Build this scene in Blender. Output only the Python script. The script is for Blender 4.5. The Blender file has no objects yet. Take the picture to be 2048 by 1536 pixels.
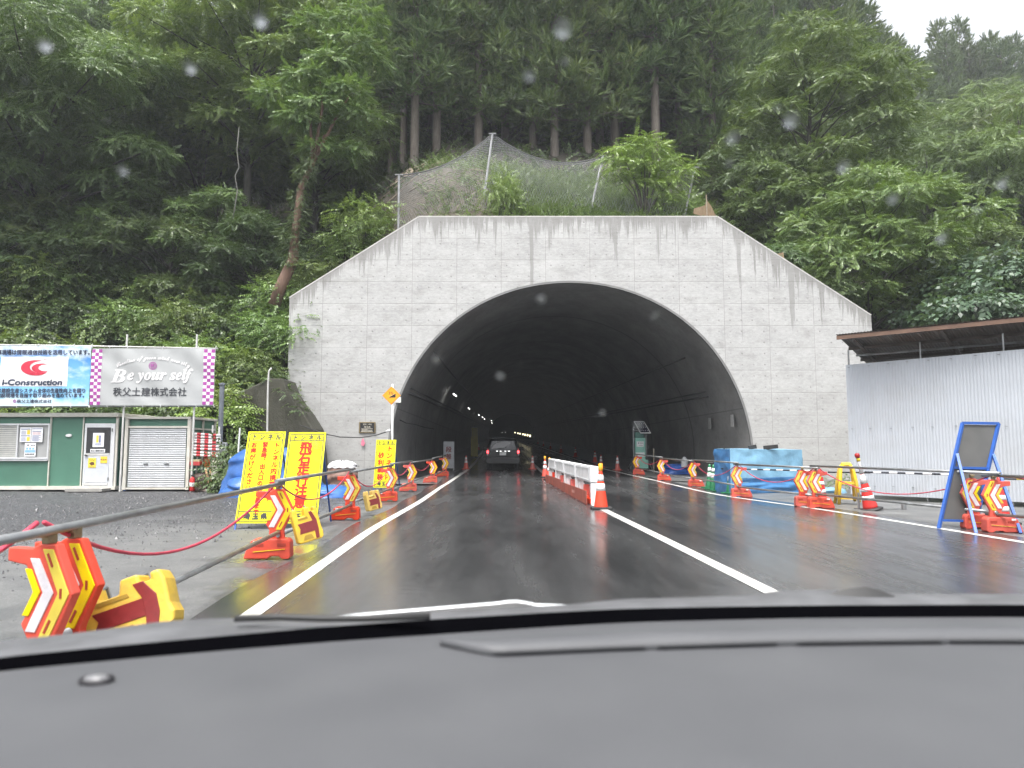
import bpy, math, random
import numpy as np
from mathutils import Vector, Matrix, geometry
random.seed(7)
rng = np.random.default_rng(11)
S = bpy.context.scene
C = S.collection
rad = math.radians

# ---------------------------------------------------------------- camera, sky, sun, exposure
FPX, CAMZ = 1450.0, 1.30
PITCH = math.atan(129.0 / FPX)
cam_data = bpy.data.cameras.new('camera')
cam = bpy.data.objects.new('camera', cam_data); C.objects.link(cam)
cam.location = (0, 0, CAMZ)
cam.rotation_euler = (rad(90) + PITCH, 0, rad(0))
cam_data.sensor_width = 36.0
cam_data.lens = FPX / 2048 * 36.0
cam_data.clip_start = 0.05
cam_data.clip_end = 3000
cam_data.dof.use_dof = True
cam_data.dof.focus_distance = 24.0
cam_data.dof.aperture_fstop = 3.4
S.camera = cam

SUN_EL, SUN_AZ = rad(68), rad(200)
W = bpy.data.worlds.new('World'); S.world = W
W.use_nodes = True
wn = W.node_tree.nodes; wl = W.node_tree.links
bg = wn['Background']
sky = wn.new('ShaderNodeTexSky'); sky.sky_type = 'NISHITA'; sky.sun_disc = False
sky.sun_elevation = SUN_EL; sky.sun_rotation = SUN_AZ
sky.air_density = 1.0; sky.dust_density = 6.0; sky.ozone_density = 1.0
hs = wn.new('ShaderNodeHueSaturation'); hs.inputs['Saturation'].default_value = 0.18
wl.new(sky.outputs[0], hs.inputs['Color']); wl.new(hs.outputs[0], bg.inputs['Color'])
bg.inputs['Strength'].default_value = 0.15

sun_d = bpy.data.lights.new('sun', 'SUN'); sun_d.energy = 1.3; sun_d.angle = rad(25); sun_d.color = (1, .97, .93)
sun = bpy.data.objects.new('sun', sun_d); C.objects.link(sun)
sun.location = (0, -20, 60)
sdir = Vector((math.sin(SUN_AZ) * math.cos(SUN_EL), math.cos(SUN_AZ) * math.cos(SUN_EL), math.sin(SUN_EL)))
sun.rotation_euler = sdir.to_track_quat('Z', 'Y').to_euler()

S.view_settings.view_transform = 'Standard'
S.view_settings.look = 'None'
S.view_settings.exposure = 1.55
S.view_settings.gamma = 1.0
HAZE = 0.0008
S.cycles.use_denoising = True
S.cycles.max_bounces = 8
S.cycles.diffuse_bounces = 4
S.cycles.glossy_bounces = 4
S.cycles.transparent_max_bounces = 12
S.cycles.transmission_bounces = 6
S.cycles.caustics_reflective = False
S.cycles.caustics_refractive = False
S.cycles.sample_clamp_indirect = 6

# ---------------------------------------------------------------- pixel -> world helpers
CP, SP = math.cos(PITCH), math.sin(PITCH)
def P(u, v, Y):
    a = (u - 1024) / FPX; b = (768 - v) / FPX
    dy = CP - b * SP; dz = SP + b * CP; t = Y / dy
    return Vector((a * t, Y, CAMZ + dz * t))
def grade(Y): return 0.0 if Y < 27 else 0.0207 * (Y - 27)
def G(u, v):
    Y = 10.0
    a = (u - 1024) / FPX; b = (768 - v) / FPX
    dy = CP - b * SP; dz = SP + b * CP
    z = 0.0
    for _ in range(12):
        t = (z - CAMZ) / dz
        Y = t * dy
        z = grade(min(Y, 120))
    return Vector((a * t, Y, z))

# ---------------------------------------------------------------- materials
def mat(name, col, rough=0.5, var=0.12, scale=6.0, bump=0.0, bscale=40.0, metal=0.0, spec=0.5, dirt=None, dirt_amt=0.0, coat=0.0, age=0.0):
    m = bpy.data.materials.new(name); m.use_nodes = True
    n = m.node_tree.nodes; l = m.node_tree.links
    b = n['Principled BSDF']
    tc = n.new('ShaderNodeTexCoord')
    nz = n.new('ShaderNodeTexNoise'); nz.inputs['Scale'].default_value = scale; nz.inputs['Detail'].default_value = 5
    l.new(tc.outputs['Object'], nz.inputs['Vector'])
    mr = n.new('ShaderNodeMapRange'); mr.inputs[1].default_value = .3; mr.inputs[2].default_value = .7
    mr.inputs[3].default_value = 1 - var; mr.inputs[4].default_value = 1 + var
    l.new(nz.outputs['Fac'], mr.inputs[0])
    mx = n.new('ShaderNodeMix'); mx.data_type = 'RGBA'; mx.blend_type = 'MULTIPLY'; mx.inputs[0].default_value = 1
    mx.inputs[6].default_value = (*col, 1)
    l.new(mr.outputs[0], mx.inputs[7])
    out = mx.outputs[2]; vec = tc.outputs['Object']
    if age:                                   # every unit has faded by a different amount and carries its own dirt
        oi = n.new('ShaderNodeObjectInfo'); ra = n.new('ShaderNodeMapRange'); ra.inputs[3].default_value = 1 - age; ra.inputs[4].default_value = 1 + age * .35
        l.new(oi.outputs['Random'], ra.inputs[0])
        hv = n.new('ShaderNodeHueSaturation'); l.new(out, hv.inputs['Color']); l.new(ra.outputs[0], hv.inputs['Value']); l.new(ra.outputs[0], hv.inputs['Saturation']); out = hv.outputs[0]
        va = n.new('ShaderNodeVectorMath'); va.operation = 'ADD'; vs_ = n.new('ShaderNodeVectorMath'); vs_.operation = 'SCALE'; vs_.inputs[0].default_value = (13, 7, 5)
        l.new(oi.outputs['Random'], vs_.inputs['Scale']); l.new(vec, va.inputs[0]); l.new(vs_.outputs[0], va.inputs[1]); vec = va.outputs[0]
    if dirt:
        n2 = n.new('ShaderNodeTexNoise'); n2.inputs['Scale'].default_value = scale * .6; n2.inputs['Detail'].default_value = 8; n2.inputs['Roughness'].default_value = .7
        l.new(vec, n2.inputs['Vector'])
        r2 = n.new('ShaderNodeMapRange'); r2.inputs[1].default_value = .48; r2.inputs[2].default_value = .72; r2.inputs[4].default_value = dirt_amt
        l.new(n2.outputs['Fac'], r2.inputs[0])
        m2 = n.new('ShaderNodeMix'); m2.data_type = 'RGBA'; m2.inputs[7].default_value = (*dirt, 1)
        l.new(r2.outputs[0], m2.inputs[0]); l.new(out, m2.inputs[6]); out = m2.outputs[2]
    l.new(out, b.inputs['Base Color'])
    b.inputs['Roughness'].default_value = rough; b.inputs['Metallic'].default_value = metal
    b.inputs['Specular IOR Level'].default_value = spec
    b.inputs['Coat Weight'].default_value = coat
    if bump:
        n3 = n.new('ShaderNodeTexNoise'); n3.inputs['Scale'].default_value = bscale; n3.inputs['Detail'].default_value = 6
        l.new(tc.outputs['Object'], n3.inputs['Vector'])
        bp = n.new('ShaderNodeBump'); bp.inputs['Strength'].default_value = bump; bp.inputs['Distance'].default_value = .02
        l.new(n3.outputs['Fac'], bp.inputs['Height']); l.new(bp.outputs[0], b.inputs['Normal'])
    return m

def emit(name, col, s):
    m = bpy.data.materials.new(name); m.use_nodes = True
    b = m.node_tree.nodes['Principled BSDF']
    b.inputs['Base Color'].default_value = (*col, 1)
    b.inputs['Emission Color'].default_value = (*col, 1); b.inputs['Emission Strength'].default_value = s
    return m

class NT:
    """small node-graph helper"""
    def __init__(s, name):
        s.m = bpy.data.materials.new(name); s.m.use_nodes = True
        s.n = s.m.node_tree.nodes; s.l = s.m.node_tree.links; s.b = s.n['Principled BSDF']
    def new(s, t): return s.n.new('ShaderNode' + t)
    def put(s, sock, v):
        if hasattr(v, 'node'): s.l.new(v, sock)
        elif isinstance(v, (tuple, list)) and len(v) == 3 and sock.type == 'RGBA': sock.default_value = (*v, 1)
        else: sock.default_value = v
    def math(s, op, a, b=0.0, c=0.0, clamp=False):
        x = s.new('Math'); x.operation = op; x.use_clamp = clamp
        s.put(x.inputs[0], a); s.put(x.inputs[1], b); s.put(x.inputs[2], c); return x.outputs[0]
    def coord(s, kind='Object'): return s.new('TexCoord').outputs[kind]
    def sep(s, v):
        x = s.new('SeparateXYZ'); s.put(x.inputs[0], v); return x.outputs
    def comb(s, x, y, z):
        c = s.new('CombineXYZ'); s.put(c.inputs[0], x); s.put(c.inputs[1], y); s.put(c.inputs[2], z); return c.outputs[0]
    def mapv(s, v, sc=(1, 1, 1), loc=(0, 0, 0)):
        x = s.new('Mapping'); s.put(x.inputs[0], v); x.inputs[3].default_value = sc; x.inputs[1].default_value = loc; return x.outputs[0]
    def noise(s, v, scale, detail=4, rough=.5):
        x = s.new('TexNoise'); s.put(x.inputs['Vector'], v); x.inputs['Scale'].default_value = scale
        x.inputs['Detail'].default_value = detail; x.inputs['Roughness'].default_value = rough; return x.outputs['Fac']
    def voro(s, v, scale, feature='F1', out='Distance'):
        x = s.new('TexVoronoi'); x.feature = feature; s.put(x.inputs['Vector'], v); x.inputs['Scale'].default_value = scale; return x.outputs[out]
    def rng(s, v, a, b, c=0.0, d=1.0, smooth=False):
        x = s.new('MapRange'); x.clamp = True
        if smooth: x.interpolation_type = 'SMOOTHSTEP'
        s.put(x.inputs[0], v)
        for i, q in enumerate((a, b, c, d)): s.put(x.inputs[i + 1], q)
        return x.outputs[0]
    def mix(s, f, a, b, mode='MIX'):
        x = s.new('Mix'); x.data_type = 'RGBA'; x.blend_type = mode
        s.put(x.inputs[0], f); s.put(x.inputs[6], a); s.put(x.inputs[7], b); return x.outputs[2]
    def bump(s, h, strength, dist, prev=None):
        x = s.new('Bump'); x.inputs['Strength'].default_value = strength; x.inputs['Distance'].default_value = dist
        s.put(x.inputs['Height'], h)
        if prev is not None: s.l.new(prev, x.inputs['Normal'])
        return x.outputs[0]
    def set(s, **k):
        for a, v in k.items(): s.put(s.b.inputs[a.replace('_', ' ')], v)
        return s.m

# ---------------------------------------------------------------- mesh builder
class MB:
    def __init__(s): s.v = []; s.f = []; s.m = []
    def add(s, vs, fs, mi=0, M=None):
        o = len(s.v)
        s.v += [tuple(M @ Vector(p)) if M else tuple(p) for p in vs]
        for f in fs: s.f.append(tuple(i + o for i in f)); s.m.append(mi)
        return s
    def box(s, c, d, mi=0, M=None):
        x, y, z = d[0] / 2, d[1] / 2, d[2] / 2
        vs = [(c[0] + a * x, c[1] + b * y, c[2] + e * z) for e in (-1, 1) for b in (-1, 1) for a in (-1, 1)]
        return s.add(vs, [(0, 2, 3, 1), (4, 5, 7, 6), (0, 1, 5, 4), (2, 6, 7, 3), (0, 4, 6, 2), (1, 3, 7, 5)], mi, M)
    def bar(s, a, b, w, h=None, mi=0):
        a = Vector(a); b = Vector(b); h = h or w
        d = b - a; q = d.to_track_quat('Z', 'Y').to_matrix().to_4x4()
        return s.box((0, 0, d.length / 2), (w, h, d.length), mi, Matrix.Translation(a) @ q)
    def tube(s, pts, r, n=8, mi=0, cap=True):
        pts = [Vector(p) for p in pts]; k = len(pts)
        rs = r if isinstance(r, (list, tuple)) else [r] * k
        vs = []; up = Vector((0, 0, 1)); prev = None
        for i, p in enumerate(pts):
            t = (pts[min(i + 1, k - 1)] - pts[max(i - 1, 0)])
            t = t.normalized() if t.length > 1e-9 else Vector((0, 0, 1))
            if prev is None:
                a = t.cross(up)
                if a.length < .05: a = t.cross(Vector((1, 0, 0)))
            else: a = prev - t * prev.dot(t)
            a.normalize(); prev = a; bb = t.cross(a)
            for j in range(n):
                th = 2 * math.pi * j / n
                vs.append(p + (a * math.cos(th) + bb * math.sin(th)) * rs[i])
        fs = [(i * n + j, i * n + (j + 1) % n, (i + 1) * n + (j + 1) % n, (i + 1) * n + j) for i in range(k - 1) for j in range(n)]
        if cap: fs += [tuple(range(n - 1, -1, -1)), tuple(range((k - 1) * n, k * n))]
        return s.add(vs, fs, mi)
    def prism(s, poly, y0, y1, mi=0, M=None):
        """polygon in the XZ plane, extruded from y0 (front) to y1"""
        n = len(poly)
        area = sum(poly[i][0] * poly[(i + 1) % n][1] - poly[(i + 1) % n][0] * poly[i][1] for i in range(n))
        if area < 0: poly = poly[::-1]
        tri = geometry.tessellate_polygon([[Vector((p[0], p[1], 0)) for p in poly]])
        vs = [(p[0], y0, p[1]) for p in poly] + [(p[0], y1, p[1]) for p in poly]
        fs = []
        for t in tri:
            a, b, c = t
            cr = (poly[b][0] - poly[a][0]) * (poly[c][1] - poly[a][1]) - (poly[c][0] - poly[a][0]) * (poly[b][1] - poly[a][1])
            if cr < 0: a, b, c = a, c, b
            fs.append((a, b, c)); fs.append((a + n, c + n, b + n))
        fs += [(i, i + n, (i + 1) % n + n, (i + 1) % n) for i in range(n)]
        return s.add(vs, fs, mi, M)
    def lathe(s, prof, n=16, c=(0, 0, 0), mi=0, M=None):
        vs = [(c[0] + r * math.cos(2 * math.pi * j / n), c[1] + r * math.sin(2 * math.pi * j / n), c[2] + z) for r, z in prof for j in range(n)]
        k = len(prof)
        fs = [(i * n + j, i * n + (j + 1) % n, (i + 1) * n + (j + 1) % n, (i + 1) * n + j) for i in range(k - 1) for j in range(n)]
        fs += [tuple(range(n - 1, -1, -1)), tuple(range((k - 1) * n, k * n))]
        return s.add(vs, fs, mi, M)
    def grid(s, rows, mi=0, M=None):
        nr, nc = len(rows), len(rows[0])
        vs = [p for r in rows for p in r]
        fs = [(i * nc + j, i * nc + j + 1, (i + 1) * nc + j + 1, (i + 1) * nc + j) for i in range(nr - 1) for j in range(nc - 1)]
        return s.add(vs, fs, mi, M)
    def build(s, name, mats, parent=None, smooth=False, bevel=0.0, seg=2, solid=0.0):
        me = bpy.data.meshes.new(name)
        me.from_pydata(s.v, [], s.f); me.update()
        for m in (mats if isinstance(mats, (list, tuple)) else [mats]): me.materials.append(m)
        if any(s.m): me.polygons.foreach_set('material_index', s.m)
        if smooth: me.polygons.foreach_set('use_smooth', [True] * len(s.f))
        o = bpy.data.objects.new(name, me); C.objects.link(o)
        if parent is not None: o.parent = parent
        if solid:
            q = o.modifiers.new('solid', 'SOLIDIFY'); q.thickness = solid; q.offset = 0
        if bevel:
            q = o.modifiers.new('bevel', 'BEVEL'); q.width = bevel; q.segments = seg; q.limit_method = 'ANGLE'; q.angle_limit = rad(40)
        return o

def np_mesh(name, V, nper, mats, parent=None, tint=None):
    """V: (k*nper,3) loose polygons with nper corners each; tint: (k,) value kept per face"""
    k = len(V) // nper
    me = bpy.data.meshes.new(name)
    me.vertices.add(len(V)); me.vertices.foreach_set('co', np.ascontiguousarray(V, dtype=np.float32).ravel())
    me.loops.add(len(V)); me.loops.foreach_set('vertex_index', np.arange(len(V), dtype=np.int32))
    me.polygons.add(k)
    me.polygons.foreach_set('loop_start', np.arange(0, len(V), nper, dtype=np.int32))
    me.polygons.foreach_set('loop_total', np.full(k, nper, dtype=np.int32))
    if tint is not None:
        a = me.attributes.new('tint', 'FLOAT', 'FACE'); a.data.foreach_set('value', np.ascontiguousarray(tint, dtype=np.float32))
    me.update(calc_edges=True)
    for m in (mats if isinstance(mats, (list, tuple)) else [mats]): me.materials.append(m)
    o = bpy.data.objects.new(name, me); C.objects.link(o)
    if parent is not None: o.parent = parent
    return o

def tag(o, label=None, cat=None, group=None, kind=None):
    if label: o['label'] = label
    if cat: o['category'] = cat
    if group: o['group'] = group
    if kind: o['kind'] = kind
    return o
def thing(name, label, cat, loc=(0, 0, 0), rz=0.0, group=None, rot=None):
    o = bpy.data.objects.new(name, None); C.objects.link(o); o.empty_display_size = .2
    o.location = loc; o.rotation_euler = rot if rot else (0, 0, rz)
    return tag(o, label, cat, group)
def dup(root, loc, rz=None, label=None, group=None, scale=None, rot=None):
    def cp(o, parent):
        c = o.copy(); C.objects.link(c)
        if parent is not None: c.parent = parent
        for ch in list(o.children): cp(ch, c)
        return c
    r = cp(root, None); r.location = loc
    if rz is not None: r.rotation_euler = (0, 0, rz)
    if rot is not None: r.rotation_euler = rot
    if scale is not None: r.scale = scale if isinstance(scale, (tuple, list)) else (scale,) * 3
    if label: r['label'] = label
    if group: r['group'] = group
    return r

# ---------------------------------------------------------------- lettering
_glyph = {}
def glyphs(sx):
    if sx in _glyph: return _glyph[sx]
    c = bpy.data.curves.new('lettering_source', 'FONT'); c.body = sx; c.size = 1; c.resolution_u = 3
    o = bpy.data.objects.new('lettering_source', c); C.objects.link(o)
    me = bpy.data.meshes.new_from_object(o.evaluated_get(bpy.context.evaluated_depsgraph_get()))
    vs = [tuple(v.co) for v in me.vertices]; fs = [tuple(p.vertices) for p in me.polygons]
    bpy.data.objects.remove(o); bpy.data.curves.remove(c); bpy.data.meshes.remove(me)
    _glyph[sx] = (vs, fs); return vs, fs
def letter(mb, sx, x, z, w=None, h=None, y=-0.004, mi=0, shear=0.0, bend=0.0, bold=0.0, fn=None):
    """put the string sx centred on (x, z) in the XZ plane facing -Y, fitted to width w and height h (either may be None)"""
    vs, fs = glyphs(sx)
    if not vs: return
    xs = [v[0] for v in vs]; ys = [v[1] for v in vs]
    x0, x1, y0, y1 = min(xs), max(xs), min(ys), max(ys)
    kx = w / max(x1 - x0, 1e-6) if w else None; ky = h / max(y1 - y0, 1e-6) if h else None
    kx = kx or ky; ky = ky or kx
    offs = [(0, 0)] if not bold else [(-bold, 0), (bold, 0), (0, bold), (0, -bold)]
    for k, (ox, oz) in enumerate(offs):
        out = []
        for a, b, _ in vs:
            px = (a - (x0 + x1) / 2) * kx; pz = (b - (y0 + y1) / 2) * ky
            px += shear * pz; pz += bend * px * px
            q = (x + px + ox, y - k * 0.0006, z + pz + oz)
            if fn: q = (q[0], q[1] + fn(q[0], q[2]), q[2])
            out.append(q)
        mb.add(out, fs, mi)
def column(mb, sx, x, ztop, size, pitch, y=-0.004, mi=0, bold=0.0):
    """a vertical line of characters, each centred in its square"""
    for i, ch in enumerate(sx):
        vs, fs = glyphs(ch)
        dx, dz = (size * .55, size * .55) if ch == '、' else (0, 0)
        offs = [(0, 0)] if not bold else [(-bold, 0), (bold, 0), (0, bold), (0, -bold)]
        for k, (ox, oz) in enumerate(offs):
            mb.add([(x + dx + ox + (a - .5) * size, y - k * .0006, ztop + dz + oz - pitch * (i + .5) + (b - .38) * size) for a, b, _ in vs], fs, mi)

# ================================================================ THE SETTING
PY = 28.87                     # the portal's front plane
# ---- materials of the setting
def concrete_portal():
    t = NT('wet formed concrete'); co = t.coord('Object'); x, y, z = t.sep(co)
    # object origin = ground at X=0 on the portal plane
    big = t.noise(t.mapv(co, (1, 1, 1.6)), .9, 6, .6)
    fine = t.noise(t.mapv(co, (1, 1, 2.2)), 5.5, 8, .68)
    wav = t.noise(t.mapv(co, (.5, 1, 1.1)), 2.3, 5, .7)
    base = t.mix(t.rng(big, .3, .7), (.30, .30, .295), (.405, .405, .398))
    base = t.mix(t.rng(fine, .42, .72, 0, .75), base, (.48, .48, .472))
    base = t.mix(t.rng(wav, .5, .68, 0, .55), base, (.25, .247, .235))
    # per panel tone
    px = t.math('FLOOR', t.math('DIVIDE', t.math('ADD', x, -PJX), 1.8)); pz = t.math('FLOOR', t.math('DIVIDE', t.math('ADD', z, -PJZ), .9))
    wn_ = t.new('TexWhiteNoise'); wn_.noise_dimensions = '2D'; t.put(wn_.inputs[0], t.comb(px, pz, 0))
    base = t.mix(1.0, base, t.rng(wn_.outputs[0], 0, 1, .965, 1.03), 'MULTIPLY')
    # rain-darkened lower walls, pale top
    base = t.mix(t.rng(t.math('ADD', z, t.math('MULTIPLY', big, 2.0)), 1.0, 6.0, .45, 0), base, (.27, .265, .245))
    # joints
    fx = t.math('ABSOLUTE', t.math('SUBTRACT', t.math('FRACT', t.math('DIVIDE', t.math('ADD', x, -PJX + .9), 1.8)), .5))
    fz = t.math('ABSOLUTE', t.math('SUBTRACT', t.math('FRACT', t.math('DIVIDE', t.math('ADD', z, -PJZ + .45), .9)), .5))
    jn = t.noise(co, 2.0, 3)
    jx = t.rng(fx, .004, .013, 1, 0); jz = t.math('MULTIPLY', t.rng(fz, .008, .026, 1, 0), .8)
    j = t.math('MULTIPLY', t.math('MAXIMUM', jx, jz), t.rng(jn, .3, .75, .35, 1))
    base = t.mix(t.math('MULTIPLY', j, .5), base, (.17, .165, .155))
    # tie holes every .45 m
    hx = t.math('SUBTRACT', t.math('FRACT', t.math('DIVIDE', t.math('ADD', x, -PJX), .45)), .5)
    hz = t.math('SUBTRACT', t.math('FRACT', t.math('DIVIDE', t.math('ADD', z, -PJZ), .45)), .5)
    hd = t.math('SQRT', t.math('ADD', t.math('MULTIPLY', hx, hx), t.math('MULTIPLY', hz, hz)))
    hole = t.math('MULTIPLY', t.rng(hd, .035, .10, 1, 0), t.rng(t.noise(co, 2.6, 3), .38, .66, .14, .8))
    base = t.mix(hole, base, (.17, .168, .16))
    # run-off stains hanging from the sloping top edge
    ztop = t.math('MINIMUM', ZT, t.math('MINIMUM', t.math('ADD', ZL0, t.math('MULTIPLY', t.math('SUBTRACT', x, XL0), SL)),
                                        t.math('ADD', ZR0, t.math('MULTIPLY', t.math('SUBTRACT', XR0, x), SR))))
    d = t.math('SUBTRACT', ztop, z)
    def streaks(freq, lo, hi, length, wig):
        xx = t.math('ADD', x, t.math('MULTIPLY', t.noise(t.mapv(co, (.3, 1, 1.5)), 2.0, 2), wig))
        nn = t.noise(t.comb(xx, 0, t.math('MULTIPLY', z, .02)), freq, 4, .65)
        L = t.math('MULTIPLY', t.math('POWER', t.rng(nn, lo, hi), 1.7), length)
        L = t.math('MULTIPLY', L, t.rng(t.noise(t.comb(x, 0, 0), .8, 3), .3, .7, .25, 1.25))
        return t.rng(t.math('SUBTRACT', d, L), -.30, .14, 1, 0, True)
    s1 = streaks(8.5, .26, .74, 1.7, .05)
    s2 = streaks(4.6, .50, .80, 5.0, .10)
    s3 = t.math('MULTIPLY', streaks(2.0, .55, .74, 9.0, .05), .8)
    st = t.math('MAXIMUM', t.math('MAXIMUM', s1, s2), s3)
    # thin vertical dribbles everywhere
    dr = t.noise(t.comb(x, 0, t.math('MULTIPLY', z, .06)), 9.0, 3, .6)
    st = t.math('MAXIMUM', st, t.math('MULTIPLY', t.rng(dr, .62, .72), t.rng(t.noise(co, .7, 2), .42, .62, 0, .38)))
    base = t.mix(t.math('MULTIPLY', st, t.rng(fine, .3, .7, .42, .82)), base, (.150, .145, .134))
    t.set(Base_Color=base, Roughness=t.rng(st, 0, 1, .62, .32), Specular_IOR_Level=.35)
    nb = t.bump(fine, .35, .012); nb = t.bump(t.math('MULTIPLY', t.math('MAXIMUM', j, hole), -1), .6, .01, nb)
    t.put(t.b.inputs['Normal'], nb)
    return t.m

def wet_road():
    t = NT('wet asphalt'); co = t.coord('Object')
    st = t.mapv(co, (1, .22, 1))
    n1 = t.noise(st, .9, 6, .6); n2 = t.noise(t.mapv(co, (1.6, .12, 1)), 1.5, 5, .62)
    grain = t.noise(co, 160, 3, .7); ag = t.voro(co, 90)
    base = t.mix(t.rng(n1, .3, .7), (.024, .025, .026), (.054, .055, .056))  # asphalt tone; lighter patches also put the pale sky sheen into the colour
    base = t.mix(t.rng(grain, .55, .8, 0, .5), base, (.10, .10, .10))
    rough = t.rng(t.math('ADD', t.math('MULTIPLY', n1, .5), t.math('MULTIPLY', n2, .5)), .34, .66, .05, .34)
    rough = t.math('ADD', rough, t.rng(grain, .3, .8, 0, .05))
    h = t.math('ADD', t.math('MULTIPLY', ag, .5), grain)
    nb = t.bump(h, .10, .005)
    nb = t.bump(t.noise(t.mapv(co, (1, 2.6, 1)), 4.5, 4, .6), .12, .012, nb)
    return t.set(Base_Color=base, Roughness=rough, Normal=nb, Specular_IOR_Level=.5)

def wet_yard():
    t = NT('wet gravel yard'); co = t.coord('Object'); x, y, z = t.sep(co)
    v = t.voro(co, 26, 'F1', 'Distance'); vc = t.voro(co, 26, 'F1', 'Color'); v2 = t.voro(co, 9)
    n = t.noise(co, .55, 6, .6); g = t.noise(co, 55, 4, .7)
    # packed wet stone dust near the road, loose dark gravel by the cabins
    loose = t.rng(t.math('ADD', t.math('ADD', t.math('MULTIPLY', y, .09), t.math('MULTIPLY', x, -.16)), t.math('MULTIPLY', n, 1.3)), 2.55, 3.05)
    stone = t.mix(t.rng(t.sep(vc)[0], 0, 1), (.045, .047, .05), (.125, .126, .13))
    stone = t.mix(t.rng(v, .25, .6), stone, (.03, .031, .033))
    dust = t.mix(t.rng(g, .3, .75), (.060, .062, .062), (.200, .200, .196))
    dust = t.mix(t.rng(t.noise(co, 2.6, 7, .65), .42, .66, 0, .7), dust, (.07, .072, .075))
    base = t.mix(loose, dust, stone)
    puddle = t.math('MULTIPLY', t.rng(t.noise(t.mapv(co, (.8, .5, 1)), .75, 4, .55), .52, .62), t.rng(loose, 0, 1, 1, .25))
    base = t.mix(t.math('MULTIPLY', puddle, .55), base, (.05, .051, .052))
    rough = t.rng(puddle, 0, 1, .55, .10)
    h = t.mix(loose, t.math('MULTIPLY', g, .35), t.math('MULTIPLY', v, -1.0))
    bp = t.new('Bump'); t.put(bp.inputs['Strength'], t.rng(puddle, 0, 1, .75, .06)); bp.inputs['Distance'].default_value = .03; t.put(bp.inputs['Height'], h)
    return t.set(Base_Color=base, Roughness=rough, Normal=bp.outputs[0], Specular_IOR_Level=.5)

def soil():
    t = NT('dark forest soil'); co = t.coord('Object')
    n = t.noise(co, .5, 8, .7); g = t.noise(co, 6, 8, .75)
    x, y, z = t.sep(co)
    base = t.mix(t.rng(n, .35, .65), (.018, .018, .012), (.038, .032, .020))
    base = t.mix(t.rng(g, .5, .75, 0, .5), base, (.055, .046, .030))
    cut = t.mix(t.rng(g, .35, .65), (.040, .036, .024), (.125, .105, .078))      # freshly cut earth bank by the net
    w = t.math('ADD', t.math('ADD', x, t.math('MULTIPLY', n, 3.0)), 0)
    msk = t.math('MULTIPLY', t.math('MULTIPLY', t.rng(w, -7.5, -5.5), t.rng(w, 1.2, 2.6, 1, 0)), t.rng(t.math('ADD', y, t.math('MULTIPLY', n, 4)), 38.0, 41.0, 1, 0))
    base = t.mix(msk, base, cut)
    return t.set(Base_Color=base, Roughness=.85, Normal=t.bump(g, .9, .15))

def moss_wall():
    t = NT('mossy old concrete'); co = t.coord('Object')
    n = t.noise(t.mapv(co, (1, 1, .5)), 1.6, 8, .7); g = t.noise(co, 9, 6, .7)
    base = t.mix(t.rng(n, .35, .62), (.028, .026, .018), (.058, .054, .040))
    base = t.mix(t.rng(g, .45, .7, 0, .8), base, (.030, .036, .014))
    return t.set(Base_Color=base, Roughness=.7, Normal=t.bump(g, .6, .05))

def lining_mat():
    t = NT('tunnel lining concrete'); co = t.coord('Object'); x, y, z = t.sep(co)
    n = t.noise(t.mapv(co, (1, .6, 1)), .7, 7, .65); f = t.noise(co, 4, 6, .7)
    base = t.mix(t.rng(n, .3, .7), (.16, .16, .155), (.29, .29, .28))
    base = t.mix(t.rng(f, .5, .72, 0, .5), base, (.13, .13, .125))
    ring = t.math('ABSOLUTE', t.math('SUBTRACT', t.math('FRACT', t.math('DIVIDE', t.math('ADD', y, 7.1), 10.5)), .5))
    base = t.mix(t.rng(ring, .003, .010, .8, 0), base, (.06, .06, .06))
    zz = t.math('ABSOLUTE', t.math('SUBTRACT', z, 2.9))
    base = t.mix(t.rng(zz, .01, .03, .6, 0), base, (.08, .08, .08))
    return t.set(Base_Color=base, Roughness=.6, Normal=t.bump(f, .4, .02))

def line_paint():
    t = NT('worn white road paint'); co = t.coord('Object')
    n = t.noise(co, 14, 7, .75); m2 = t.noise(co, 1.2, 4)
    base = t.mix(t.rng(n, .50, .70, 0, .7), (.56, .555, .53), (.24, .24, .235))
    base = t.mix(t.rng(m2, .35, .7, 0, .25), base, (.45, .44, .41))
    return t.set(Base_Color=base, Roughness=.35, Normal=t.bump(n, .3, .004))

# ---- key points of the portal read off the photograph
pTL, pTR = P(838, 434, PY), P(1435, 434, PY)
pL, pR = P(579, 596, PY), P(1742, 631, PY)
ZT = (pTL.z + pTR.z) / 2
XL0, ZL0, SL = pL.x, pL.z, (ZT - pL.z) / (pTL.x - pL.x)
XR0, ZR0, SR = pR.x, pR.z, (ZT - pR.z) / (pR.x - pTR.x)
PJX = P(1091, 600, PY).x % 1.8
PJZ = P(1091, 564, PY).z % .9
ACX, ACZ = P(1141, 916, PY).x, P(1141, 916, PY).z
AR = 7.27

def ground_z(x, y):
    """ground level outside the road: flat yard and verge"""
    return -0.012

# ---- ground sheet: wide, to the horizon
M_YARD = wet_yard(); M_ROAD = wet_road(); M_SOIL = soil(); M_PAINT = line_paint()
mb = MB()
xs = np.concatenate([np.linspace(-300, -40, 8), np.linspace(-30, 30, 41), np.linspace(40, 300, 8)])
ys = np.concatenate([np.linspace(-300, -20, 8), np.linspace(-10, 40, 51), np.linspace(60, 500, 8)])
mb.grid([[(x, y, -.012 + .012 * math.sin(x * 1.3 + y * .7) * math.sin(y * .9) * (x < -3.4) if y < 27 else -.3) for x in xs] for y in ys])
tag(mb.build('ground', M_YARD, smooth=True), 'wet grey gravel ground of the construction yard', None, None, 'structure')

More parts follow.
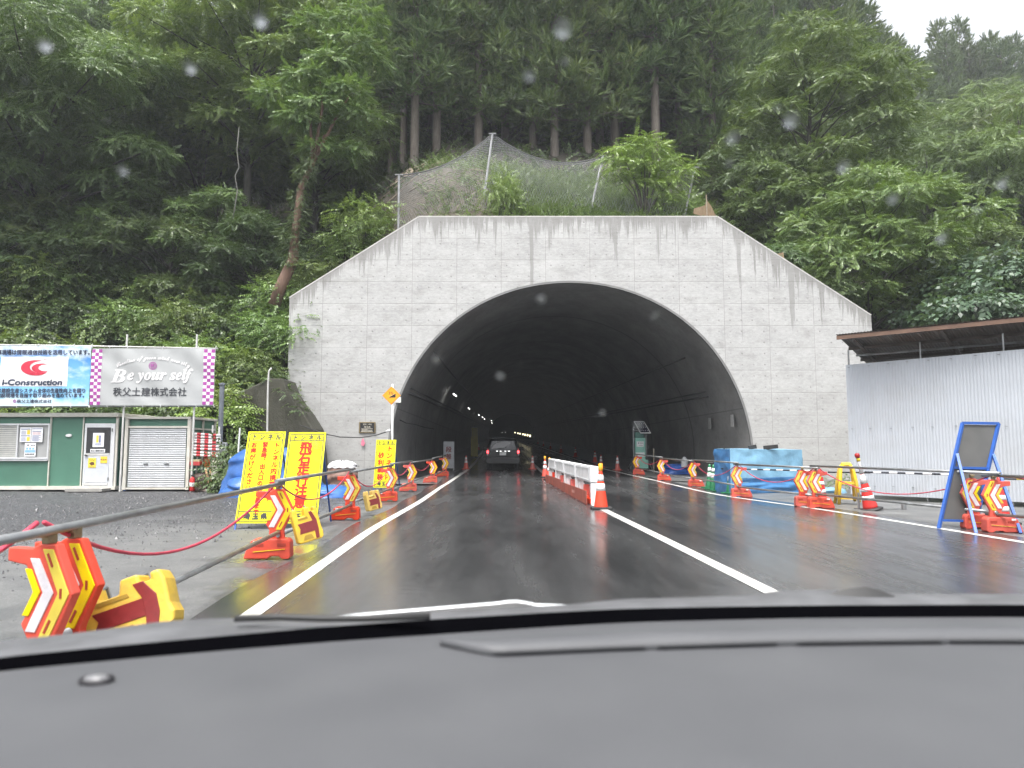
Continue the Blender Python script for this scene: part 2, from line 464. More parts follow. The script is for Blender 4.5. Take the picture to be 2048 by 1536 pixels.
# ---- road
LEFT = [G(*p) for p in ((503, 1229), (745, 1057), (838, 1005), (888, 970), (937, 938))]
CENT = [G(*p) for p in ((1545, 1186), (1290, 1060), (1206, 1019))] + [P(1096, 956, 31)] + [P(1069, 936, 43)]
CENT[3].z = grade(31); CENT[4].z = grade(43)
RIGHT = [G(*p) for p in ((2048, 1085), (1760, 1037), (1576, 1009), (1450, 993), (1395, 981), (1333, 966), (1206, 937))]
TX, TZ = -.0131, .0207
def extend(line, y0=-6.0, y1=225.0):
    a, b = line[0], line[1]
    k = (y0 - a.y) / (b.y - a.y)
    pre = [Vector((a.x + (b.x - a.x) * k, y0, 0))]
    e = line[-1]
    post = [Vector((e.x + TX * (yy - e.y), yy, grade(yy))) for yy in (60, 90, 130, 180, y1) if yy > e.y + 2]
    return pre + line + post
LEFT, CENT, RIGHT = extend(LEFT), extend(CENT), extend(RIGHT)
def at_y(line, y):
    yy = [p.y for p in line]
    return float(np.interp(y, yy, [p.x for p in line]))
def smooth_line(line, y0, y1, n):
    ys_ = np.linspace(y0, y1, n); xs_ = np.array([at_y(line, y) for y in ys_])
    for _ in range(14): xs_[1:-1] = xs_[1:-1] * .5 + (xs_[:-2] + xs_[2:]) * .25
    return ys_, xs_
yv = np.concatenate([np.linspace(-6, 26, 65), np.linspace(26.5, 60, 68), np.linspace(62, 225, 60)])
def sm(line):
    xs_ = np.array([at_y(line, y) for y in yv])
    for _ in range(10): xs_[1:-1] = xs_[1:-1] * .5 + (xs_[:-2] + xs_[2:]) * .25
    return xs_
xl, xc, xr = sm(LEFT), sm(CENT), sm(RIGHT)
mb = MB()
mb.grid([[(a, y, grade(y)) for a in (l - .42 - .05 * math.sin(y * 1.1), l, l + 1.3, l + 2.6, c, c + 1.3, c + 2.6, r, r + .45 + .05 * math.sin(y * .9))] for y, l, c, r in zip(yv, xl, xc, xr)])
tag(mb.build('road', M_ROAD, smooth=True), 'wet dark asphalt road running into the tunnel', None, None, 'structure')
def marking(name, xs_, w, label, y0=-6, y1=225):
    mb = MB(); mb.grid([[(x - w / 2, y, grade(y) + .004), (x + w / 2, y, grade(y) + .004)] for y, x in zip(yv, xs_) if y0 <= y <= y1])
    return tag(mb.build(name, M_PAINT), label, None, None, 'structure')
marking('road_edge_line', xl, .155, 'white edge line along the left side of the wet lane')
marking('road_centre_line', xc, .165, 'white line between the two lanes under the plastic barrier')
marking('road_shoulder_line', xr, .15, 'white edge line along the right side of the road')
# pale verges inside the tunnel and in front of the barrier stands
M_VERGE = mat('wet stone dust', (.115, .116, .114), .42, .35, 1.3, .5, 60)
mb = MB()
mb.grid([[(r + .45, y, grade(y) - .004), (r + 1.6, y, grade(y) - .004), (r + 3.4, y, grade(y) - .006), (r + 6, y, grade(y) - .008)] for y, r in zip(yv, xr) if -6 <= y <= 28.4])
tag(mb.build('verge', M_VERGE), 'wet grey roadside strip beside the right lane', None, None, 'structure')
mb = MB()
mb.grid([[(ACX - 7.1 + TX * (y - PY), y, grade(y) - .006), (l - .3, y, grade(y) - .003)] for y, l in zip(yv, xl) if y >= 26.6])
mb.grid([[(r + .3, y, grade(y) - .003), (ACX + 7.1 + TX * (y - PY), y, grade(y) - .006)] for y, r in zip(yv, xr) if y >= 28.4])
tag(mb.build('tunnel_floor', M_VERGE), 'bare grey floor on both sides of the road in the tunnel', None, None, 'structure')

# ---- tunnel: portal wall + lining
tun = thing('tunnel', 'grey concrete tunnel portal with chamfered top corners and round dark mouth', 'tunnel', (0, PY, 0))
arch = []
for k in range(0, 61):
    th = math.pi * k / 60
    rr = AR * (1 - .018 * abs(math.sin(th)) ** 6)
    arch.append((ACX + rr * math.cos(th), ACZ + rr * math.sin(th)))          # right to left
aL, aR = (ACX - AR + .04, -.4), (ACX + AR - .04, -.4)
poly = [(pL.x + .05, -.4), (pL.x, pL.z), (pTL.x, ZT), (pTR.x, ZT), (pR.x, pR.z), (pR.x + .12, -.4), aR] + arch + [aL]
mb = MB(); mb.prism(poly, 0, 1.1)
M_CONC = concrete_portal()
mb.build('portal_wall', M_CONC, tun)
mb = MB()                                                                        # thin coping on the top edges
for a, b in (((pL.x, pL.z), (pTL.x, ZT)), ((pTL.x, ZT), (pTR.x, ZT)), ((pTR.x, ZT), (pR.x, pR.z))):
    dx, dz = b[0] - a[0], b[1] - a[1]; q = math.hypot(dx, dz); nx, nz = -dz / q * .045, dx / q * .045
    if nz < 0: nx, nz = -nx, -nz
    mb.prism([(a[0], a[1] + .002), (b[0], b[1] + .002), (b[0] + nx, b[1] + nz), (a[0] + nx, a[1] + nz)], -.006, 1.13)
mb.build('coping', mat('pale concrete coping', (.45, .44, .42), .6, .15, 3), tun)
M_LIN = lining_mat(); M_CABLE = mat('dusty cable', (.09, .09, .09), .6)
full = [(aR[0], -.4)] + arch + [(aL[0], -.4)]
mb = MB()                                                                        # rim ring of the mouth
rim_o = [(ACX + (p[0] - ACX) * 1.0, p[1]) for p in full]
rim_i = [(ACX + (p[0] - ACX) * .988, ACZ + (p[1] - ACZ) * .988 if p[1] > 0 else p[1]) for p in full]
for i in range(len(full) - 1):
    a, b, c, d = rim_o[i], rim_o[i + 1], rim_i[i + 1], rim_i[i]
    mb.add([(a[0], -.02, a[1]), (b[0], -.02, b[1]), (c[0], -.02, c[1]), (d[0], -.02, d[1]), (d[0], .10, d[1]), (c[0], .10, c[1]), (a[0], 0, a[1]), (b[0], 0, b[1])],
           [(0, 1, 2, 3), (3, 2, 5, 4), (6, 7, 1, 0)])
mb.build('arch_rim', mat('arch rim concrete', (.15, .15, .147), .6, .2, 2), tun)
mb = MB()
rows = []
for dy in [.05, .6, 1.1] + list(np.linspace(2, 200, 90)):
    gz = grade(PY + dy); ox = TX * dy
    rows.append([(ACX + (p[0] - ACX) * .988 + ox, dy, (ACZ + (p[1] - ACZ) * .988 if p[1] > 0 else p[1]) + gz) for p in full])
mb.grid(rows)
o = mb.build('lining', M_LIN, tun, smooth=True)
for zz, r_w in ((3.55, .05), (3.75, .035), (5.3, .04)):
    for sd in (-1, 1):
        mb = MB(); th = math.asin((zz - ACZ) / (AR * .985)); xx = ACX + sd * (AR * .985 * math.cos(th) - .05)
        mb.tube([(xx + TX * dy, dy, zz + grade(PY + dy)) for dy in np.linspace(4 if sd > 0 else 1.5, 196, 40)], r_w, 6); mb.build('cable_run', M_CABLE, tun, smooth=True)
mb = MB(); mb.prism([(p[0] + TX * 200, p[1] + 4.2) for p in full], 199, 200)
mb.build('sky_block_cap', mat('black end cap', (.02, .02, .022), .9), tun)  # added black cap that keeps the bright sky out of the far end
M_NOTE = mat('pale notice', (.36, .36, .35), .5)
# light coloured notices on the right lining
for yy in (1.3, 4.6):
    mb = MB(); zz = 2.45; th = math.asin((zz - ACZ) / (AR * .97)); xx = ACX + AR * .968 * math.cos(th) + TX * yy
    mb.box((xx - .02, yy, zz), (.02, .35, .5)); mb.build('lining_notice', M_NOTE, tun)
mb = MB(); mb.box((P(797, 800, PY).x, -.06, P(797, 800, PY).z), (.22, .1, .22))
mb.build('cable_box', mat('cable box plastic', (.6, .6, .55), .5), tun)
# dedication plaque
pc = P(735, 855, PY); k = PY / FPX
pl = thing('plaque', 'small black plaque with bronze frame and pale writing fixed on the portal wall', 'plaque', (pc.x, PY - .012, pc.z))
mb = MB(); mb.box((0, -.02, 0), (33 * k, .04, 22 * k)); mb.build('frame', mat('bronze', (.22, .17, .09), .35, .2, 8, metal=.6), pl, bevel=.006)
mb = MB(); mb.box((0, -.043, 0), (28.5 * k, .012, 18.4 * k)); mb.build('panel', mat('black plaque', (.012, .012, .012), .3), pl)
mb = MB()
letter(mb, '大滝トンネル', 0, .125, .36, .075, -.052)
letter(mb, '埼玉県', 0, .015, .26, .065, -.052)
for i, w_ in enumerate((.46, .24, .44, .47)): mb.box((-.01 if i != 1 else -.10, -.0495, -.055 - i * .037), (w_, .004, .014))
mb.build('lettering', mat('pale lettering', (.62, .58, .48), .5), pl)

# ---- hillside
_nA = [(rng.uniform(.04, .5), rng.uniform(.04, .5), rng.uniform(0, 6.28), rng.uniform(0, 6.28)) for _ in range(10)]
def wob(x, y):
    s = 0
    for i, (a, b, c, d) in enumerate(_nA): s = s + np.sin(x * a + c) * np.sin(y * b + d) * .55 / (1 + 4 * (a + b))
    return s
def hill(x, y):
    x = np.asarray(x, float); y = np.asarray(y, float)
    ztop = np.minimum(ZT, np.minimum(ZL0 + (x - XL0) * SL, ZR0 + (XR0 - x) * SR))
    # centre: behind the portal
    s1 = np.interp(x, [-9, -4, 0, 4, 8, 11, 15], [.80, 1.02, .98, .80, .62, .50, .42])
    s2 = np.interp(x, [-9, -4, 0, 8, 14], [.66, .64, .64, .66, .66])
    d = y - 29.95
    cz = ztop - .25 + np.where(d < 4.3, d * s1, 4.3 * s1 + (d - 4.3) * s2)
    # left bank
    dl = y - 26.4
    lz = np.where(dl < 0, -.3, np.where(dl < 7, dl * 1.02, 7.14 + (dl - 7) * .62))
    # right slope
    dr = y - 27.5
    rz = np.where(dr < 0, -.3, dr * .52 + 1.6 * (1 - np.exp(-np.maximum(dr, 0) / 3)))
    rz = rz - np.maximum(0, (x - 40)) * .05 * np.minimum(1, np.maximum(0, (y - 30) / 40))
    wl_ = np.clip((x + 10.5) / 2.2, 0, 1); wr_ = np.clip((x - 13.2) / 4.5, 0, 1)
    wl_ = wl_ * wl_ * (3 - 2 * wl_); wr_ = wr_ * wr_ * (3 - 2 * wr_)
    # portal backfill only behind the wall
    c2 = np.where(d < -.02, np.where((x < -8.9), lz, np.where(x > 14.2, rz, -.6)), cz)
    z = lz * (1 - wl_) + c2 * wl_
    z = z * (1 - wr_) + rz * wr_
    z = np.where((d < -.02) & (x > -8.75) & (x < 14.1), -.6, z)
    far = np.clip((y - 120) / 60, 0, 1)
    z = z - far * far * (y - 120) * .55
    return z + wob(x, y) * np.clip((y - 31) / 6, 0, 1)
def hz(x, y): return float(hill(x, y))
xs = np.concatenate([np.linspace(-140, -32, 28), np.linspace(-30, 40, 141), np.linspace(42, 160, 30)])
ys = np.concatenate([[26.0, 26.4, 27, 28, 28.9, 29.5, 29.92, 29.96], np.linspace(30.5, 60, 60), np.linspace(62, 190, 44)])
XX, YY = np.meshgrid(xs, ys); ZZ = hill(XX, YY)
tun_cut = (np.abs(XX - ACX) < 7.4) & (YY < 29.9)
mb = MB(); mb.grid([[(XX[i, j], YY[i, j], ZZ[i, j]) for j in range(len(xs))] for i in range(len(ys))])
# drop the faces that would close the tunnel mouth
keep = []
for f in mb.f:
    cx = sum(mb.v[i][0] for i in f) / 4; cy = sum(mb.v[i][1] for i in f) / 4
    zs = [mb.v[i][2] for i in f]
    if cy < 29.97 and -9.2 < cx < 14.4: continue
    keep.append(f)
mb.f = keep; mb.m = [0] * len(keep)
tag(mb.build('hillside', M_SOIL, smooth=True), 'steep wooded hillside rising behind the tunnel portal', None, None, 'structure')

# ================================================================ FOLIAGE
def leaf_mat(name, c1, c2, rough=.36, trans=.24, spec=.45):
    t = NT(name)
    at = t.new('Attribute'); at.attribute_name = 'tint'; at.attribute_type = 'GEOMETRY'
    oi = t.new('ObjectInfo')
    col = t.mix(at.outputs['Fac'], c1, c2)
    h = t.new('HueSaturation'); t.put(h.inputs['Color'], col)
    t.put(h.inputs['Hue'], t.rng(oi.outputs['Random'], 0, 1, .485, .515)); t.put(h.inputs['Value'], t.rng(t.math('FRACT', t.math('MULTIPLY', oi.outputs['Random'], 7.31)), 0, 1, .8, 1.2))
    t.set(Base_Color=h.outputs[0], Roughness=rough, Specular_IOR_Level=spec)
    tr = t.new('BsdfTranslucent'); t.put(tr.inputs['Color'], t.mix(1.0, h.outputs[0], (1.25, 1.3, .55), 'MULTIPLY'))
    ms = t.new('MixShader'); ms.inputs[0].default_value = trans
    t.l.new(t.b.outputs[0], ms.inputs[1]); t.l.new(tr.outputs[0], ms.inputs[2])
    t.l.new(ms.outputs[0], t.n['Material Output'].inputs['Surface'])
    return t.m
def bark_mat(name, c1, c2, sc=3):
    t = NT(name); co = t.coord('Object')
    n = t.noise(t.mapv(co, (6, 6, .7)), sc, 6, .7)
    return t.set(Base_Color=t.mix(t.rng(n, .35, .65), c1, c2), Roughness=.8, Normal=t.bump(n, .7, .03))
ML_DARK = leaf_mat('dark broad leaves', (0.049, 0.083, 0.037), (0.122, 0.174, 0.068))
ML_MID = leaf_mat('green broad leaves', (0.068, 0.112, 0.041), (0.168, 0.227, 0.081))
ML_BRIGHT = leaf_mat('bright young leaves', (0.104, 0.168, 0.041), (0.226, 0.305, 0.081), trans=.24)
ML_CEDAR = leaf_mat('cedar needles', (0.059, 0.100, 0.041), (0.152, 0.207, 0.078), rough=.5, trans=.18, spec=.3)
ML_BLUE = leaf_mat('blue green broad leaves', (0.055, 0.095, 0.059), (0.122, 0.177, 0.110))
ML_VINE = leaf_mat('vine leaves', (0.076, 0.129, 0.044), (0.189, 0.259, 0.085))
MB_CEDAR = bark_mat('cedar bark', (.075, .062, .050), (.15, .13, .11))
MB_GREY = bark_mat('grey bark', (.03, .028, .024), (.07, .065, .055))
MB_RED = bark_mat('reddish bark', (.09, .052, .036), (.16, .095, .065))

def unit(v): return v / np.maximum(np.linalg.norm(v, axis=-1, keepdims=True), 1e-9)

def spray_template(n, L, ll, lw, droop, seed, ang=52):
    """n pointed leaves set alternately along a drooping twig of length L; returns (n,4,3)"""
    r = np.random.default_rng(seed); out = []
    for i in range(n):
        s = (i + .6) / n * L; side = 1 if i % 2 else -1
        base = np.array([s, 0, -droop * s * s])
        a = math.radians(ang + r.uniform(-14, 14)) * side * (1 - .5 * (i / n) ** 3)
        if i == n - 1: a = 0
        d = np.array([math.cos(a), math.sin(a), r.uniform(-.45, .05) - droop * s]); d /= np.linalg.norm(d)
        up = np.array([r.uniform(-.35, .35), r.uniform(-.35, .35), 1.0]); q = np.cross(up, d); q /= np.linalg.norm(q)
        l_ = ll * r.uniform(.75, 1.2) * (1 - .25 * i / n); w_ = lw * r.uniform(.8, 1.15)
        mid = base + d * l_ * .45; mid[2] += .012
        out.append([base, mid + q * w_ / 2, base + d * l_ - np.array([0, 0, l_ * .12]), mid - q * w_ / 2])
    return np.array(out)

def place(templates, pos, xdir, zdir, scale, r):
    """put a random template at each pos with its x axis along xdir"""
    m = len(pos); pick = r.integers(0, len(templates), m); Vs, Ts = [], []
    x = unit(xdir); y = unit(np.cross(zdir, x)); z = np.cross(x, y)
    R = np.stack([x, y, z], axis=1) * scale[:, None, None]
    sprayt = r.normal(.5, .2, m)
    for k, T in enumerate(templates):
        idx = np.where(pick == k)[0]
        if not len(idx): continue
        n, q, _ = T.shape
        V = T.reshape(1, n * q, 3) @ R[idx] + pos[idx][:, None, :]
        Vs.append(V.reshape(-1, 3)); Ts.append(np.clip(np.repeat(sprayt[idx], n) + r.normal(0, .14, len(idx) * n), 0, 1))
    return np.concatenate(Vs), np.concatenate(Ts)

def rand_dirs(m, r, zmin=-.35):
    d = unit(r.normal(size=(m * 4, 3))); d = d[d[:, 2] > zmin][:m]
    return d

def lump_leaves(centers, radii, flat, per, T, r, size=(.8, 1.25), zmin=-.3, droop=-.25):
    P_, X_, Z_, S_ = [], [], [], []
    for c, R in zip(centers, radii):
        m = max(6, int(per * R * R))
        d = rand_dirs(m, r, zmin); m = len(d)
        rr = R * r.uniform(.55, 1.05, m) ** .6
        p = c + d * rr[:, None] * np.array([1, 1, flat])
        out = d * np.array([1, 1, .4]) + r.normal(0, .55, (m, 3)) * np.array([1, 1, .6]); out[:, 2] += droop
        z = d * .55 + r.normal(0, .38, (m, 3)); z[:, 2] += .8
        P_.append(p); X_.append(out); Z_.append(z); S_.append(r.uniform(*size, m))
    return place(T, np.concatenate(P_), np.concatenate(X_), np.concatenate(Z_), np.concatenate(S_), r)

def broadleaf(name, seed, H, R, crown0, leafm, barkm, nl=26, per=32, T=None, lean=(0, 0), trunk_r=.22, flat=.55, shape=1.0, parent_loc=(0, 0, 0), lumpR=(.17, .30)):
    """trunk with limbs + a crown of many sprays; crown centre z from crown0 to H, horizontal radius R"""
    r = np.random.default_rng(seed)
    root = thing(name, None, None, parent_loc)
    cz, ch = (crown0 + H) / 2, (H - crown0) / 2
    cs, rs = [], []
    tries = 0
    while len(cs) < nl and tries < 4000:
        tries += 1
        d = unit(r.normal(size=3)); q = r.uniform(.25, 1) ** .5
        hz_ = d[2] * q
        rad_ = math.sqrt(max(.05, 1 - max(0, hz_) ** 2 * shape))
        c = np.array([d[0] * q * R * rad_ + lean[0] * (1 + hz_) * .5, d[1] * q * R * rad_ + lean[1] * (1 + hz_) * .5, cz + hz_ * ch])
        lr = R * r.uniform(*lumpR)
        if all(np.linalg.norm((c - o) * [1, 1, 1.4]) > .62 * (lr + p) for o, p in zip(cs, rs)): cs.append(c); rs.append(lr)
    V, t = lump_leaves(cs, rs, flat, per * 3.0, T or T_BROAD, r)
    np_mesh('crown', V, 4, leafm, root, t)
    tb = MB()
    top = np.array([lean[0] * .8, lean[1] * .8, H * .88])
    base = np.array([0, 0, -.6])
    tp = []
    for i in range(9):
        s = i / 8; w = .25 * math.sin(s * 5 + seed) * (s * (1 - s)) * 2
        tp.append(base * (1 - s) + top * s + np.array([w, -w * .6, 0]))
    tb.tube(tp, [trunk_r * (1.25 if i == 0 else 1) * (1 - .82 * i / 8) for i in range(9)], 9)
    for c, lr in zip(cs, rs):
        s = min(.9, max(.22, (c[2] - .5 * abs(np.linalg.norm(c[:2] - top[:2])) - base[2]) / (top[2] - base[2])))
        i = int(s * 8); f = s * 8 - i; a = tp[i] * (1 - f) + tp[min(i + 1, 8)] * f
        mid = (a + c) / 2 + np.array([0, 0, .12 * np.linalg.norm(c - a)])
        r0 = trunk_r * (1 - .8 * s) * .42
        tb.tube([a, mid, c, c + (c - mid) * .4], [r0, r0 * .7, r0 * .4, r0 * .12], 5, cap=False)
    tb.build('trunk', barkm, root, smooth=True)
    return root

T_BROAD = [spray_template(15, .58, .125, .066, .35, s) for s in range(5)]
T_LONG = [spray_template(17, .72, .145, .056, .5, 20 + s, 46) for s in range(5)]
T_SMALL = [spray_template(13, .62, .125, .062, .25, 40 + s) for s in range(5)]
T_PINN = [spray_template(24, 1.0, .19, .055, .35, 60 + s, 74) for s in range(4)]
T_VINE = [spray_template(10, .5, .125, .095, .5, 80 + s, 60) for s in range(5)]
T_BIG = [spray_template(9, .9, .27, .15, .3, 90 + s, 55) for s in range(4)]

def plume_template(seed, n=20):
    """a feathery cedar shoot: narrow blades swept forward around a curved axis; (n,3,3)"""
    r = np.random.default_rng(seed); out = []
    for i in range(n):
        s = (i / n) * .62
        base = np.array([s, 0, .18 * s * s])
        th = r.uniform(0, 2 * math.pi); sp = .75 * (1 - .6 * i / n)
        d = np.array([1.0, math.cos(th) * sp, math.sin(th) * sp * .8 + .15]); d /= np.linalg.norm(d)
        q = np.cross(d, unit(r.normal(size=3))); q /= np.linalg.norm(q)
        L = r.uniform(.22, .38); w = r.uniform(.045, .075)
        out.append([base + q * w / 2, base - q * w / 2, base + d * L])
    return np.array(out)
T_PLUME = [plume_template(100 + s) for s in range(6)]

def cedar(name, seed, H, crown0, R, nb, trunk_r=.24, leafm=None, tip=.12, npl=10, cr=.34):
    """straight trunk; branches that end in separate bushy clumps of feathery shoots"""
    r = np.random.default_rng(seed); root = thing(name, None, None)
    P_, X_, S_ = [], [], []; limbs = MB()
    for i in range(nb):
        s = (i + r.uniform(0, 1)) / nb
        h = crown0 + (H - crown0) * s
        L = R * ((1 - s) ** .75 * (.6 + .4 * min(1, s * 5)) + tip) * r.uniform(.55, 1.15)
        az = i * 2.39996 + r.uniform(-.5, .5); dx, dy = math.cos(az), math.sin(az)
        sl = -.30 + .50 * s
        for j in range(max(2, int(L * 1.35 + .6))):
            u = 1.0 - j * .75 / max(L, .75)
            if u < .2: break
            side = r.normal(0, .22)
            c = np.array([dx * L * u - dy * side, dy * L * u + dx * side, h + sl * L * u + .14 * L * u * u])
            q = cr * r.uniform(.75, 1.25) * (.7 + .4 * (1 - s))
            d = rand_dirs(npl, r, -.55); m = len(d)
            pos = c + d * q * r.uniform(.25, .95, (m, 1)) * np.array([1, 1, .8])
            ax = d * 1.0 + np.array([dx * .45, dy * .45, .25]) + r.normal(0, .25, (m, 3))
            P_.append(pos); X_.append(ax); S_.append(r.uniform(.75, 1.2, m))
        limbs.tube([(0, 0, h), (dx * L * .5, dy * L * .5, h + sl * L * .5 + .035 * L), (dx * L * .95, dy * L * .95, h + sl * L * .95 + .12 * L)], [.045 * (1.2 - s), .03, .008], 4, cap=False)
    P_, X_, S_ = np.concatenate(P_), np.concatenate(X_), np.concatenate(S_)
    Z_ = r.normal(0, .3, P_.shape); Z_[:, 2] += 1
    V, t = place(T_PLUME, P_, X_ + 1e-6, Z_, S_, r)
    np_mesh('crown', V, 3, leafm or ML_CEDAR, root, t)
    limbs.tube([(0, 0, -1.0), (0, 0, .2), (.03, 0, H * .35), (-.02, .03, H * .7), (0, 0, H * .99)], [trunk_r * 1.35, trunk_r * 1.08, trunk_r * .82, trunk_r * .45, .02], 10)
    limbs.build('trunk', MB_CEDAR, root, smooth=True)
    return root

def set_at(root, x, y, dz=0, rz=None, scale=None, label=None, cat='tree', group=None):
    root.location = (x, y, hz(x, y) + dz)
    if rz is not None: root.rotation_euler = (0, 0, rz)
    if scale is not None: root.scale = scale if isinstance(scale, (tuple, list)) else (scale,) * 3
    return tag(root, label, cat, group)

# ---- cedar plantation behind the portal
CED = [cedar('cedar_tree', 300, 21, 4.0, 2.9, 120), cedar('cedar_tree', 301, 23, 4.8, 2.7, 120), cedar('cedar_tree', 302, 19, 2.2, 2.9, 125), cedar('cedar_tree', 303, 22, 5.6, 2.8, 112)]
used = [False] * 4
GC = 'cedars crowded behind the tunnel portal'
def put_cedar(k, x, y, s, rz, label):
    if not used[k]:
        used[k] = True; return set_at(CED[k], x, y, -.2, rz, s, label, 'tree', GC)
    return dup(CED[k], (x, y, hz(x, y) - .2), rz, label, GC, s)
front = [(822, 39.5, 0, 1.0, 'tall cedar with a bare brown trunk and spreading roots on the root-laced bank'),
         (868, 40.5, 1, .95, 'cedar with a thin pale trunk right of the cedar with spreading roots'),
         (800, 44.5, 3, .95, 'cedar with a grey trunk close behind the cedar with spreading roots'),
         (775, 45.5, 3, .9, 'slim cedar at the left end of the visible row of trunks'),
         (906, 46, 1, 1.0, 'cedar with a straight trunk left of the highest net post'),
         (955, 41, 2, 1.0, 'bushy low-branched cedar above the left panel of the net'),
         (1010, 43.5, 2, 1.05, 'full cedar with foliage hanging just above the highest net post'),
         (1068, 42, 2, 1.0, 'cedar whose thin trunk shows through the middle net panel, left of centre'),
         (1112, 40.5, 2, .95, 'low-branched cedar with clumped foliage over the middle net panel'),
         (1180, 41, 2, 1.0, 'cedar whose pale trunk shows through the middle net panel, right of centre'),
         (1206, 44, 0, 1.0, 'cedar trunk standing just left of the bright green young tree'),
         (1236, 42.5, 2, 1.05, 'cedar standing behind the bright green young tree, leftmost of those'),
         (1262, 46, 3, 1.05, 'grey trunked cedar rising above the top of the bright green young tree'),
         (1322, 42, 1, 1.05, 'tall dark trunked cedar above the right side of the bright young tree'),
         (1370, 45, 3, 1.0, 'cedar with dark bare trunk left of the big vine-hung tree'),
         (1405, 47.5, 3, 1.0, 'cedar half hidden behind the branch ends of the big vine-hung tree'),
         (1440, 43, 0, 1.0, 'cedar rising behind the big vine-hung tree, its trunk in deep shade')]
for i, (u, y, k, s, lb) in enumerate(front):
    put_cedar(k, (u - 1024) / FPX * y, y, s, i * 1.7, lb)
r_ = np.random.default_rng(5)
i = 0
for row, (y, n, u0, u1) in enumerate(((49, 14, 700, 1480), (53, 14, 620, 1560), (58, 13, 560, 1640), (65, 12, 520, 1660), (74, 11, 540, 1600))):
    for j in range(n):
        u = u0 + (u1 - u0) * (j + r_.uniform(.2, .8)) / n; yy = y + r_.uniform(-2, 2)
        put_cedar(int(r_.integers(0, 4)), (u - 1024) / FPX * yy, yy, r_.uniform(.95, 1.15), r_.uniform(0, 6), 'dark cedar packed into the rows farther up the slope behind the net')

# ---- trees on the right-hand hill and skyline
FIR = [cedar('conifer_tree', 320, 15, 1.2, 2.9, 95, .2, ML_DARK, .05), cedar('conifer_tree', 321, 17, 2.5, 2.6, 95, .2, ML_CEDAR, .05)]
fu = [False, False]
sky_line = [(1735, -30, 62, 1), (1765, 25, 66, 0), (1795, 62, 70, 1), (1825, 84, 74, 0), (1855, 108, 78, 1), (1880, 132, 80, 0), (1700, -90, 60, 1), (1660, -140, 61, 0), (1615, -170, 62, 1), (1570, -200, 60, 0), (1520, -200, 62, 1),
            (1918, 52, 92, 1), (1934, 78, 90, 0), (1962, 46, 95, 1), (1980, 95, 92, 0), (2003, 96, 93, 1), (2022, 78, 95, 0), (2046, 88, 92, 1), (2075, 80, 94, 0), (2100, 96, 96, 1), (1900, 120, 98, 0)]
for i, (u, vt, y, k) in enumerate(sky_line):
    x = (u - 1024) / FPX * y; zg = hz(x, y) - .2
    s = (P(u, vt, y).z - zg) / (15, 17)[k]; s = (min(s, 1.25) * 1.0, min(s, 1.25), s)
    lb = 'pointed conifer on the ridge left of the white sky notch' if u < 1890 else 'hazy pointed conifer on the far ridge right of the white sky notch'
    g = 'conifers on the near ridge' if u < 1890 else 'conifers on the far ridge'
    if not fu[k]: fu[k] = True; set_at(FIR[k], x, y, -.2, i * 1.3, s, lb, 'tree', g)
    else: dup(FIR[k], (x, y, zg), i * 1.3, lb, g, s)

BL = [broadleaf('broadleaf_tree', 401, 10.5, 4.4, 2.2, ML_MID, MB_GREY, 34, 34),
      broadleaf('broadleaf_tree', 402, 9.0, 4.6, 1.2, ML_DARK, MB_GREY, 34, 34),
      broadleaf('broadleaf_tree', 403, 12.0, 3.9, 3.2, ML_MID, MB_GREY, 34, 34, T=T_LONG)]
bu = [False] * 3
def put_bl(k, x, y, s, rz, label, group, dz=-.3):
    if not bu[k]:
        bu[k] = True; return set_at(BL[k], x, y, dz, rz, s, label, 'tree', group)
    return dup(BL[k], (x, y, hz(x, y) + dz), rz, label, group, s)
GH = 'trees covering the right-hand hill'
for i, (u, y, k, s, lb) in enumerate([
    (1905, 62, 0, 1.15, None), (1960, 58, 1, 1.2, None), (2020, 60, 2, 1.2, None), (1860, 57, 2, 1.1, None), (2075, 55, 0, 1.2, None), (1985, 70, 0, 1.3, None),
    (1930, 76, 1, 1.3, None), (2040, 74, 2, 1.25, None), (1820, 66, 1, 1.2, None), (2090, 66, 1, 1.2, None), (1890, 84, 2, 1.2, None), (1985, 86, 1, 1.3, None), (2060, 86, 0, 1.2, None),
    (1945, 49, 1, 1.05, None), (2010, 47, 0, 1.05, None), (2075, 45, 2, 1.1, None), (1880, 48, 0, .95, None), (1770, 55, 2, 1.1, None), (2130, 52, 1, 1.1, None)]):
    put_bl(k, (u - 1024) / FPX * y, y, s, i * 2.1, 'rounded green tree in the wooded slope below the far ridge', GH)

# the three big individual trees on the right
o = broadleaf('vine_hung_tree', 411, 17.6, 5.2, 4.2, ML_VINE, MB_GREY, 60, 34, T=T_BROAD, lean=(.4, -.6), trunk_r=.26, flat=.42)
y = 40.0; set_at(o, (1625 - 1024) / FPX * y, y, -.3, .3, None, 'big layered tree draped with vines right of the net', 'tree')
crown_c = Vector(o.location)
o = broadleaf('leaning_broadleaf_tree', 412, 11.2, 4.7, 1.0, ML_VINE, MB_GREY, 56, 36, lean=(.6, -.5), trunk_r=.17, flat=.5)
y = 34.0; set_at(o, (1745 - 1024) / FPX * y, y, -.5, .9, None, 'wide yellowish green tree spreading above the chamfered right end of the portal', 'tree')
o = broadleaf('dark_broadleaf_tree', 413, 7.6, 3.4, .6, ML_BLUE, MB_GREY, 34, 34, T=T_BIG, trunk_r=.17)
y = 29.5; set_at(o, (2010 - 1024) / FPX * y, y, .3, .2, None, 'dark blue-green large-leaved tree above the shed roof', 'tree')
